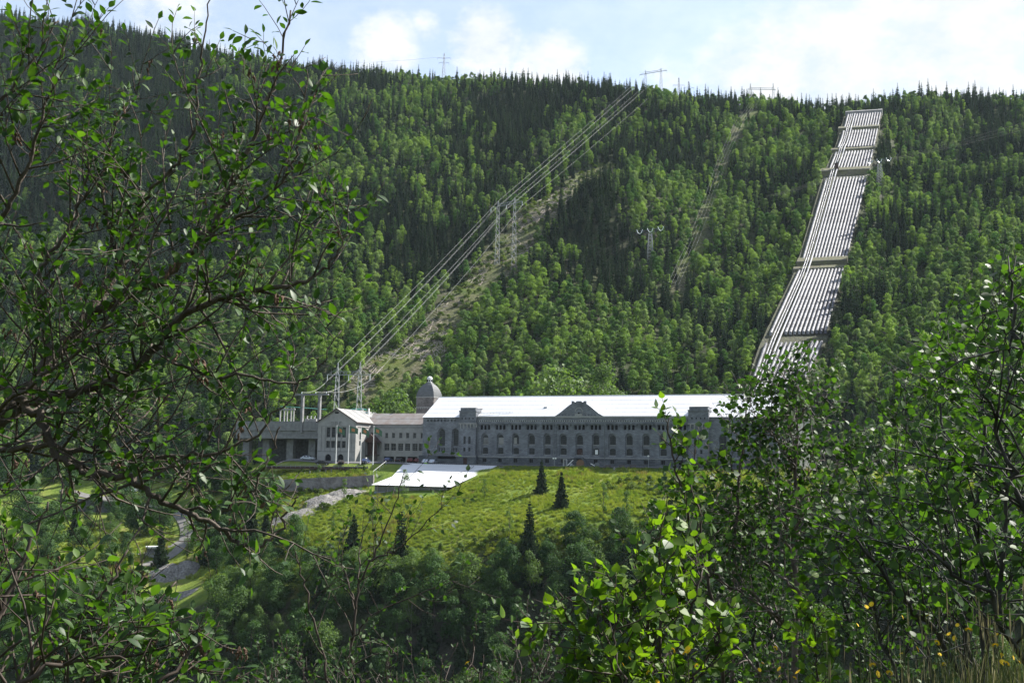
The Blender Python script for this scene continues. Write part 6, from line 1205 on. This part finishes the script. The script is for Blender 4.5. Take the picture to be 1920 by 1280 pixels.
M['leaf_e'] = leafmat('alder_leaf', (.026, .06, .016), (.06, .11, .026), (1.5, 1.9, .5), .33, .55, .25, 10., .8)
M['leaf_f'] = leafmat('birch_leaf_shade', (.016, .036, .012), (.04, .075, .02), (1.4, 1.8, .5), .28, .58, .25, 10., .8)  # darker leaf tone mixed in at random
# goat willow filling the left side
def kw(u, v): return u < np.interp(v, [-50, 0, 100, 200, 330, 450, 520, 640, 720, 840, 880, 960, 1040, 1280], [590, 590, 600, 640, 700, 735, 690, 620, 520, 520, 565, 560, 540, 470])
g0 = np.array([-1.95, 4.1, 0.]); g0[2] = h1(g0[0], g0[1])
w = Foreground('goat_willow', g0, 'large spreading goat willow with dark limbs and dry catkins filling the left side', 'tree', 'willow', ['leaf_a', 'leaf_a', 'leaf_b'], 11, .048, 'bark')
A = w.limb([(-420, 1500, 4.2), (-260, 1150, 4.4), (-110, 850, 4.6), (20, 778, 4.7), (90, 680, 4.8), (170, 590, 4.9), (222, 505, 5.0), (250, 440, 5.0), (268, 360, 5.1)], .055, .012)
B = w.limb([(175, 585, 4.9), (290, 535, 4.8), (350, 485, 4.75), (400, 425, 4.7), (440, 350, 4.7), (480, 240, 4.7), (515, 160, 4.7), (545, 20, 4.7)], .021, .004)
Cc = w.limb([(40, 760, 4.7), (120, 738, 4.6), (210, 715, 4.5), (290, 660, 4.45), (330, 600, 4.4), (400, 560, 4.4), (500, 545, 4.4), (575, 525, 4.4), (618, 495, 4.4), (652, 440, 4.4)], .024, .0035)
D = w.limb([(-60, 690, 4.5), (40, 745, 4.4), (80, 800, 4.35), (110, 855, 4.3), (160, 888, 4.3), (245, 890, 4.25), (270, 915, 4.2), (330, 952, 4.2), (415, 985, 4.2), (438, 1018, 4.2), (490, 1027, 4.2), (522, 1000, 4.2), (541, 955, 4.2), (560, 930, 4.2)], .019, .003)
E_ = w.limb([(345, 955, 4.2), (430, 958, 4.15), (470, 925, 4.1), (505, 860, 4.1), (525, 800, 4.1)], .007, .003)
F2 = w.limb([(-60, 850, 4.5), (60, 835, 4.4), (180, 850, 4.4), (300, 858, 4.35), (420, 850, 4.3), (500, 800, 4.3), (560, 720, 4.3)], .014, .003)
G_ = w.limb([(100, 670, 4.8), (64, 570, 4.85), (85, 480, 4.9), (150, 395, 4.9), (168, 320, 4.9), (150, 200, 4.9)], .014, .003)
Hh = w.limb([(-150, 560, 4.4), (-60, 470, 4.4), (10, 400, 4.35), (60, 300, 4.3), (90, 180, 4.3), (120, 90, 4.3)], .014, .003)
I_ = w.limb([(262, 385, 5.0), (310, 330, 4.9), (365, 258, 4.85), (372, 150, 4.8), (386, 50, 4.75), (410, -30, 4.7)], .009, .0025)
J = w.limb([(300, 650, 4.4), (360, 700, 4.2), (450, 705, 4.1), (540, 720, 4.1), (590, 700, 4.1), (640, 620, 4.1)], .008, .002)
K = w.limb([(400, 425, 4.7), (470, 400, 4.5), (540, 330, 4.4), (570, 250, 4.35), (575, 130, 4.3)], .008, .002)
L2_ = w.limb([(225, 500, 5.0), (190, 380, 5.0), (200, 260, 5.0), (260, 180, 5.0)], .010, .003)
N_ = w.limb([(-80, 250, 4.2), (0, 190, 4.2), (60, 110, 4.2), (110, 40, 4.2)], .009, .003)
Pp = w.limb([(-40, 800, 4.5), (60, 715, 4.3), (180, 640, 4.2), (300, 440, 4.1), (340, 330, 4.1)], .010, .003)
T0 = [(A, .35, 1., .085), (B, .12, .97, .07), (Cc, .15, 1., .06), (G_, .1, 1, .06), (Hh, .2, 1, .055), (I_, .0, .75, .10), (K, .1, 1, .06), (L2_, .1, 1, .06), (N_, .1, 1, .055), (J, .2, 1, .07), (Pp, .2, 1, .065), (F2, .25, 1, .09)]
for (c, rad), f0, f1, sp in T0: w.bush(c, rad, f0, f1, sp*(1.0 if c[0][2] < 1.2 else 1.5), .44, 3, .19, .038, flat=.9, keep=kw, bare=.08)
w.bush(*D, .02, .75, .2, .35, 2, .15, .05, up1=.1, keep=kw, bare=.35); w.bush(*D, .75, 1., .07, .22, 2, .1, .05, keep=kw, bare=.3); w.bush(*E_, .2, 1, .06, .3, 3, .15, .04, keep=kw)
for (c, rad) in (A, Cc, D, F2): w.bush(c, rad, .1, .75, .075, .5, 4, .22, 9., up1=.0, keep=kw, bare=0)        # bare twiggery
w.catkins(115, .030); w.L = [l for l in w.L if kw(*proj(l[0]))]; w.finish(300)
# second willow in the bottom left corner
def kb(u, v): return v > np.interp(u, [-100, 0, 150, 230, 300, 350, 420, 520], [890, 930, 1000, 1040, 1075, 1120, 1190, 1300]) and u < 470
g1 = np.array([-1.6, 3.4, 0.]); g1[2] = h1(g1[0], g1[1])
w2 = Foreground('goat_willow', g1, 'low goat willow bush with brown catkin clusters in the bottom left corner', 'bush', 'willow', ['leaf_a', 'leaf_b'], 23, .050, 'twig')
for lb in ([(-60, 1420, 3.4), (0, 1150, 3.5), (60, 1010, 3.6), (90, 940, 3.6)], [(-30, 1420, 3.5), (90, 1200, 3.7), (190, 1120, 3.8), (240, 1030, 3.8)], [(60, 1450, 3.6), (170, 1280, 3.8), (260, 1190, 3.9), (330, 1090, 4.0)], [(100, 1460, 3.7), (250, 1330, 3.9), (340, 1240, 4.), (400, 1180, 4.1)], [(-120, 1250, 3.4), (-20, 1120, 3.4), (40, 1060, 3.4)], [(-40, 1350, 3.3), (60, 1260, 3.3), (160, 1230, 3.4), (240, 1240, 3.4)], [(0, 1440, 3.9), (120, 1330, 4.0), (220, 1290, 4.1), (330, 1300, 4.2)]):
    c, rad = w2.limb(lb, .011, .003); w2.bush(c, rad, .15, 1, .045, .36, 3, .16, .04, keep=kb, bare=.1)
w2.catkins(70, .026); w2.finish(300, keep=kb)
# low sapling tips poking in at the bottom, left of centre
for k, (pl, lb, sz) in enumerate((([(660, 1420, 8.), (652, 1280, 8.), (664, 1180, 8.), (672, 1090, 8.), (712, 1020, 8.), (738, 950, 8.), (760, 880, 8.)], 'thin half-bare sapling with forked stems in the gorge foreground, right of its twin', .05), ([(640, 1400, 7.5), (618, 1280, 7.5), (590, 1170, 7.5), (566, 1080, 7.5), (552, 1030, 7.5)], 'thin half-bare sapling leaning left in the bottom foreground', .045))):
    b = P(*pl[0]); b[2] = h1(b[0], b[1]); f = Foreground('sapling', b, lb, 'sapling', 'birch', ['leaf_e', 'leaf_f'], 40+k, sz, 'twig')
    c, rad = f.limb([b]+[P(*q) for q in pl], .014, .003); f.bush(c, rad, .55, 1, .16, .42, 2, .22, .075, up1=.5, bare=.25)
    if k == 0:
        for sub in ([(668, 1140, 8.), (640, 1060, 8.1), (632, 1000, 8.1)], [(690, 1050, 8.), (740, 1035, 7.9), (800, 980, 7.8), (850, 930, 7.8)], [(672, 1090, 8.), (676, 1020, 8.2), (700, 950, 8.2)], [(655, 1200, 8.), (700, 1150, 7.8), (790, 1110, 7.7), (860, 1090, 7.6)]): c, rad = f.limb(sub, .007, .002); f.bush(c, rad, .1, 1, .12, .35, 2, .2, .07, up1=.4, bare=.3)
    f.finish(200)
# twiggy scrub along the bottom edge
sc_l = [('bare brown twiggy shrub at the bottom edge, left of centre', 560, 760, 1180, .5, 61), ('low twiggy shrub with small leaves at the bottom centre', 760, 900, 1170, .4, 62), ('leafy twig shrub at the bottom edge just left of the aspen sapling', 900, 1060, 1120, .45, 63), ('small shrub tips at the bottom edge between the willow bush and the saplings', 400, 560, 1220, .3, 64)]
for lb, x0, x1, ty_, br_, sd_ in sc_l:
    b = P((x0+x1)/2, 1500, 6.5); b[2] = h1(b[0], b[1]); f = Foreground('shrub', b, lb, 'shrub', 'birch', ['leaf_e', 'leaf_f'], sd_, .034, 'twig')
    for k in range(9): x = f.r.uniform(x0, x1); c, rad = f.limb([b, P((b[0]*0+(x0+x1)/2+x)/2, 1380, 6.4), P(x, ty_+f.r.uniform(25, 120), 6.5+f.r.uniform(-.6, .6))], .008, .002, wob=.05); f.bush(c, rad, .5, 1., .10, .2, 3, .10, .045, up1=.3, bare=br_)
    f.finish(200)
# aspen sapling in front, bottom right of centre
def ka(u, v): return v > np.interp(u, [1000, 1040, 1110, 1160, 1210, 1250, 1290, 1340, 1400], [1150, 1100, 1040, 1040, 980, 940, 980, 1040, 1150])
b = P(1190, 1500, 4.6); b[2] = h1(b[0], b[1]); f = Foreground('aspen_sapling', b, 'bushy aspen sapling with sunlit round leaves in front of the gorge', 'sapling', 'aspen', ['leaf_c', 'leaf_c', 'leaf_d'], 71, .047, 'twig')
for lb in ([(1245, 1350, 4.6), (1236, 1200, 4.6), (1234, 1060, 4.6), (1246, 960, 4.6)], [(1170, 1350, 4.6), (1140, 1210, 4.5), (1122, 1130, 4.5), (1118, 1050, 4.5)], [(1225, 1330, 4.7), (1215, 1170, 4.7), (1200, 1080, 4.7), (1204, 1010, 4.7)], [(1262, 1300, 4.7), (1290, 1170, 4.7), (1310, 1090, 4.7), (1326, 1050, 4.8)], [(1180, 1350, 4.5), (1110, 1250, 4.4), (1070, 1170, 4.4), (1048, 1110, 4.4)], [(1210, 1400, 4.4), (1170, 1280, 4.3), (1150, 1210, 4.3), (1170, 1120, 4.3)], [(1260, 1400, 4.5), (1290, 1290, 4.4), (1330, 1220, 4.4), (1350, 1170, 4.4)]):
    c, rad = f.limb([b]+[P(*q) for q in lb], .010, .003); f.bush(c, rad, .42, 1., .042, .24, 2, .12, .040, up1=.35, keep=ka, bare=0)
f.finish(300, keep=ka)
b = P(1530, 1500, 5.); b[2] = h1(b[0], b[1]); f = Foreground('aspen_sapling', b, 'small bright green aspen shoot at the bottom before the birch trunk', 'sapling', 'aspen', ['leaf_c'], 72, .042, 'twig')
c, rad = f.limb([b, P(1535, 1300, 5.), P(1530, 1220, 5.), P(1522, 1160, 5.), P(1524, 1148, 5.)], .006, .002); f.bush(c, rad, .55, 1., .04, .18, 2, .09, .04, up1=.4); f.finish(120)
# slender aspens left of the birch
def kq(u, v): return (v > 745)
b = P(1360, 1500, 9.); b[2] = h1(b[0], b[1]); f = Foreground('aspen', b, 'slender leaning aspen with hanging round leaves before the right end of the facade', 'tree', 'aspen', ['leaf_d', 'leaf_c', 'leaf_d'], 73, .062, 'twig')
c, rad = f.limb([b, P(1360, 1220, 7.), P(1335, 1120, 7.), P(1300, 1000, 7.), P(1268, 890, 7.), P(1252, 800, 7.), P(1256, 772, 7.)], .016, .003); f.bush(c, rad, .72, 1, .075, .17, 1, .09, .06, bare=0); f.bush(c, rad, .35, .72, .2, .3, 2, .15, .07)
c, rad = f.limb([(1310, 1030, 7.), (1316, 960, 7.), (1290, 900, 7.), (1303, 840, 7.), (1318, 820, 7.)], .008, .002); f.bush(c, rad, .2, 1, .07, .22, 2, .12, .06); f.finish(260)
# taller young birches with dark crowns
def birch(px, Y, base, top, lb, seed, wide, tr=.03, lean=0, lsz=.045, keep=None, n=15, low=.25, y0=None, den=1.):
    b = P(px, 1500, Y); b[2] = h1(b[0], b[1]); f = Foreground('young_birch', b, lb, 'tree', 'round', ['leaf_f', 'leaf_e', 'leaf_e'], seed, lsz, 'birch_bark')
    tp_ = P(px+lean, top, Y); m1 = P(px+lean*.15, 1100, Y); m2 = P(px+lean*.4, (1100+top)/2, Y); c, rad = f.limb([b, m1, m2, tp_], tr, .004, wob=.03); S_ = len(c)
    for k in range(n):
        t = low+(1-low)*(k+f.r.random())/n; i = int(t*(S_-1)); a = f.r.uniform(0, 6.283); L = wide*(1.08-t)**.7*f.r.uniform(.65, 1.1)*1.25; d = np.array([math.cos(a), math.sin(a)*.8, 0]); q = c[i]
        cc, rr = f.limb([q, q+d*L*.5+[0, 0, L*.38], q+d*L*.95+[0, 0, L*.62]], max(.004, rad[i]*.5), .002, wob=.04); f.bush(cc, rr, .15, 1, .11/den, .42*wide**.5, 3, .22, .052/den**.5, up1=.0, flat=1., bare=0, keep=keep)
    f.finish(300, keep=keep); return f
M['birch_bark'] = mat('birch_bark', (.06, .045, .04), .7, .4, 9, bump=.3, col2=(.16, .13, .12))
kB = lambda u, v: v > np.interp(u, [1330, 1400, 1470, 1530, 1600, 1680, 1760], [760, 690, 650, 640, 700, 790, 880]) and not (u < 1345 and v < 860)
birch(1487, 8.5, 1280, 690, 'young birch with a straight brown trunk and dark crown in front of the penstock foot', 81, 1.05, .036, 8, .044, kB, 31, .2, den=1.1)
birch(1368, 8.8, 1280, 720, 'young birch with a thin dark trunk hiding the right end of the station', 82, .75, .027, 40, .048, lambda u, v: v > np.interp(u, [1290, 1340, 1400, 1480], [900, 770, 700, 690]) and not (1240 < u < 1400 and 1050 < v < 1280 and (u*7+v) % 3 > 1), 19, .25, den=1.0)
# alder thicket at right: several multi-stemmed bushes
def alder(bx, Y, stems, lb, seed, keep, lsz=.043, sp=.06, tr=.022):
    b = P(bx, 1600, Y); b[2] = h1(b[0], b[1]); f = Foreground('grey_alder', b, lb, 'bush', 'round', ['leaf_e', 'leaf_e', 'leaf_a', 'leaf_f'], seed, lsz, 'alder_bark')
    for st in stems:
        c, rad = f.limb([b]+[P(u, v, Y+dy) for u, v, dy in st], tr*f.r.uniform(.6, 1), .003, wob=.05); f.bush(c, rad, .38, 1, sp, .5, 3, .2, .055, up1=.15, keep=keep, flat=1.)
    f.finish(300, keep=keep); return f
M['alder_bark'] = mat('alder_bark', (.025, .024, .022), .8, .3, 12, spec=.2, col2=(.07, .068, .064))
kT = lambda u, v: v > np.interp(u, [1500, 1560, 1620, 1680, 1730, 1790, 1850, 1925], [960, 850, 800, 700, 600, 555, 500, 440]) and v < 1190-30*math.sin(u*.05)
alder(1850, 5.6, [[(1830, 1200, 0), (1790, 1060, .1), (1745, 900, .2), (1700, 780, .3), (1690, 720, .3)], [(1850, 1180, -.1), (1835, 1000, -.1), (1850, 800, 0), (1840, 640, .1), (1850, 540, .1)], [(1800, 1250, 0), (1700, 1130, -.1), (1600, 1010, -.2), (1560, 960, -.2)], [(1840, 1150, .2), (1800, 960, .3), (1760, 760, .5), (1770, 620, .5)], [(1870, 1100, -.2), (1890, 850, -.3), (1900, 650, -.2), (1905, 480, -.2)]], 'dense grey alder thicket with many leaning stems at the right edge', 91, kT)
alder(1800, 7.2, [[(1760, 1250, 0), (1680, 1080, 0), (1620, 930, 0), (1590, 860, 0)], [(1780, 1200, 0), (1720, 1000, .2), (1680, 860, .3), (1650, 800, .3)], [(1810, 1200, 0), (1790, 1000, .2), (1750, 800, .2), (1720, 680, .2)], [(1700, 1300, 0), (1640, 1150, 0), (1600, 1060, -.2), (1540, 1000, -.2)], [(1850, 1150, 0), (1870, 900, .2), (1830, 700, .2), (1800, 600, .2)]], 'paler alder bush behind the thicket at the right', 92, kT, .046, .065)
alder(1960, 4.6, [[(1950, 1150, 0), (1920, 950, 0), (1870, 800, 0), (1830, 740, 0)], [(1960, 1000, 0), (1950, 750, 0), (1900, 560, 0), (1890, 480, 0)], [(1940, 1280, 0), (1850, 1130, -.2), (1760, 1040, -.2), (1680, 1010, -.2)]], 'nearest alder branches reaching in from the right edge', 93, kT, .043, .065)
alder(1640, 9., [[(1620, 1280, 0), (1580, 1130, 0), (1560, 1010, 0), (1540, 940, 0)], [(1650, 1250, 0), (1640, 1080, 0), (1620, 960, 0), (1610, 900, 0)], [(1690, 1280, 0), (1710, 1130, 0), (1720, 1010, 0), (1700, 920, 0)]], 'low leafy alder right of the birch trunk', 94, lambda u, v: v > 870 and u > 1500, .048, .075)
alder(1440, 9.5, [[(1430, 1300, 0), (1410, 1150, 0), (1400, 1040, 0), (1395, 960, 0)], [(1450, 1300, 0), (1450, 1180, 0), (1445, 1060, 0), (1440, 960, 0)], [(1420, 1330, 0), (1330, 1230, 0), (1300, 1180, 0), (1290, 1130, 0)]], 'pale leafy undergrowth between the two birch trunks', 95, lambda u, v: v > 940, .046, .09)

# yellow hawkweed and dry grass on the near bank
FLM = []
mb = MB()
for k in range(16): a = k*.3927; mb.add([(0, 0, 0), (math.cos(a-.14)*.8, math.sin(a-.14)*.8, .12), (math.cos(a)*1., math.sin(a), .08), (math.cos(a+.14)*.8, math.sin(a+.14)*.8, .12)], [(0, 1, 2, 3)])
for k in range(9): a = k*.7; mb.add([(0, 0, .05), (math.cos(a-.3)*.45, math.sin(a-.3)*.45, .25), (math.cos(a)*.55, math.sin(a)*.55, .22), (math.cos(a+.3)*.45, math.sin(a+.3)*.45, .25)], [(0, 1, 2, 3)])
fl_me = mb.mesh('hawkweed_head', [M['yellow']]); mb = MB(); mb.tube([(0, 0, -.9), (0, 0, -.4), (0, 0, 0)], [.1, .3, .34], 6); cal = mb.mesh('calyx', [M['stalk']]) if 'stalk' in M else None
M['stalk'] = leafmat('green_stalk', (.06, .09, .03), (.13, .14, .06), (1.2, 1.2, .6), .2, .7, .2, 20., .5); M['straw'] = leafmat('dry_straw', (.24, .21, .12), (.42, .38, .25), (1., 1., .8), .25, .7, .2, 12., .4)
cal = mb.mesh('calyx', [M['stalk']])
FP = [(1262, 1218, 5), (1290, 1217, 6), (1285, 1224, 5), (1306, 1247, 4), (1215, 1260, 4), (1168, 1245, 3.4), (1180, 1233, 3.4), (1233, 1278, 4), (876, 1242, 4), (1454, 1214, 3.6), (1461, 1253, 4), (1496, 1259, 5), (1462, 1267, 4), (1625, 1137, 3.4), (1634, 1132, 4), (1636, 1246, 5), (1646, 1263, 5), (1668, 1261, 5), (1720, 1216, 4.5), (1757, 1204, 4.5), (1779, 1188, 4), (1790, 1196, 4), (1816, 1180, 5.5), (1866, 1209, 5), (1868, 1190, 4), (1880, 1241, 5), (1888, 1243, 5), (1878, 1228, 4), (1900, 1232, 3.5), (1911, 1240, 3.4), (1692, 1156, 3), (1740, 1153, 3), (1608, 1171, 3), (1430, 1243, 3), (1424, 1255, 3), (1795, 1171, 3), (1762, 1226, 3), (1690, 1225, 3), (1770, 1244, 3.2), (1490, 1270, 3.4)]
for k, (px, py, rp) in enumerate(FP):
    Y = 3.75+((k*37) % 10)*.07; hd = P(px, py, Y); R1 = rp/FPX*Y*1.4; b = np.array([hd[0]+rnd.uniform(-.1, .1), Y+rnd.uniform(-.05, .05), 0]); b[2] = h1(b[0], b[1])-.03
    wh = 'left of the small aspen shoot' if 1400 < px < 1520 else 'in front of the aspen sapling' if 1100 < px < 1400 else 'alone at the bottom centre' if px < 1100 else 'under the alder stems' if px < 1790 else 'at the bottom right corner'
    e = empty('hawkweed', b, 0, ('large' if rp > 4.6 else 'small' if rp < 3.6 else 'medium')+' yellow hawkweed flower on a thin stalk '+wh, 'flower', 'yellow hawkweed on the near bank')
    q = hd-b; mb = MB(); m_ = q*[.3, .3, .55]+[rnd.uniform(-.03, .03), 0, 0]; mb.tube([[0, 0, 0], m_, q*.97], [.0028, .0022, .0016], 5)
    for j in range(3):      # side stalks with buds
        t = rnd.uniform(.6, .9); s_ = m_+(q-m_)*((t-.5)*2); d_ = np.array([rnd.uniform(-.05, .05), rnd.uniform(-.04, .04), rnd.uniform(.03, .10)]); mb.tube([s_, s_+d_*.6, s_+d_], [.0014, .0012, .001], 4); mb.tube([s_+d_, s_+d_*1.0+[0, 0, .008], s_+d_+[0, 0, .014]], [.002, .005, .002], 6)
    mb.build('stalk', M['stalk'], e)
    mb = MB()
    for j in range(4): a = rnd.uniform(0, 6.28); z0 = q[2]*rnd.uniform(.2, .6); L = rnd.uniform(.05, .10); c0 = np.array([m_[0]*.7, m_[1]*.7, z0]); dd = np.array([math.cos(a), math.sin(a), .5])*L; sd = np.array([-math.sin(a), math.cos(a), 0])*L*.13; mb.add([c0, c0+dd*.5+sd, c0+dd+[0, 0, -.02], c0+dd*.5-sd], [(0, 1, 2, 3)])
    mb.build('stem_leaves', M['leaf_e'], e)
    fo_ = link('flower_head', fl_me, e); fo_.location = Vector(q); fo_.scale = (R1,)*3; fo_.rotation_euler = (rnd.uniform(.5, 1.3), rnd.uniform(-.4, .4), rnd.uniform(0, 6)); co_ = link('calyx', cal, fo_)
def blades(n, xr, yr, hr, wd_, name, mt, label, seed, bend=.35, heads=False):
    r = np.random.default_rng(seed); x = r.uniform(*xr, n); y = r.uniform(*yr, n); z = HH(np.stack([x, y], 1))-.03; h = r.uniform(*hr, n); a = r.uniform(0, 6.283, n); bx = np.cos(a)*h*bend*r.random(n)+.06*h; by = np.sin(a)*h*bend*r.random(n)*.6; st = 5; V = []
    sx = np.cos(a+1.57)*wd_; sy = np.sin(a+1.57)*wd_
    for i in range(st):
        t = i/(st-1); wv = (1-t**2)*.9+.1; cx = x+bx*t*t; cy = y+by*t*t; cz = z+h*(t-.12*t*t); V.append(np.stack([np.stack([cx-sx*wv, cy-sy*wv, cz], 1), np.stack([cx+sx*wv, cy+sy*wv, cz], 1)], 1))
    V = np.stack(V, 1).reshape(n, st*2, 3); F0 = np.array([(2*i, 2*i+1, 2*i+3, 2*i+2) for i in range(st-1)]); F_ = F0[None]+(np.arange(n)*st*2)[:, None, None]; V = V.reshape(-1, 3); F_ = F_.reshape(-1, 4)
    if heads:
        k = n; tip = np.stack([x+bx, y+by, z+h*.88], 1); hv = []; hf = []; off = len(V)
        for j in range(3):
            dv = np.stack([r.normal(0, .0022, k), r.normal(0, .0022, k), np.zeros(k)], 1); q = np.stack([tip-[0, 0, .05], tip+dv+[0, 0, .0], tip+[0, 0, .07], tip-dv+[0, 0, .0]], 1); hv.append(q.reshape(-1, 3)); hf.append(np.arange(4*k).reshape(k, 4)+off); off += 4*k
        V = np.concatenate([V]+hv); F_ = np.concatenate([F_]+hf)
    o = link(name, quadmesh(name, V, F_, M[mt])); tag(o, label, 'grass', kind='stuff'); return o
blades(6500, (.2, 3.6), (4.0, 6.0), (.3, .7), .0022, 'bank_grass', 'stalk', 'thin green grass on the near bank at the bottom right', 5)
blades(420, (.7, 3.3), (3.8, 5.4), (.45, .95), .0010, 'dry_grass_stalks', 'straw', 'tall dry straw-coloured grass stalks at the bottom right', 6, .3, True)
blades(160, (-1.6, .9), (3.9, 5.6), (.5, 1.0), .0014, 'dry_grass_stalks', 'straw', 'few dry grass stalks at the bottom left and centre', 7, .4, True)
haze()
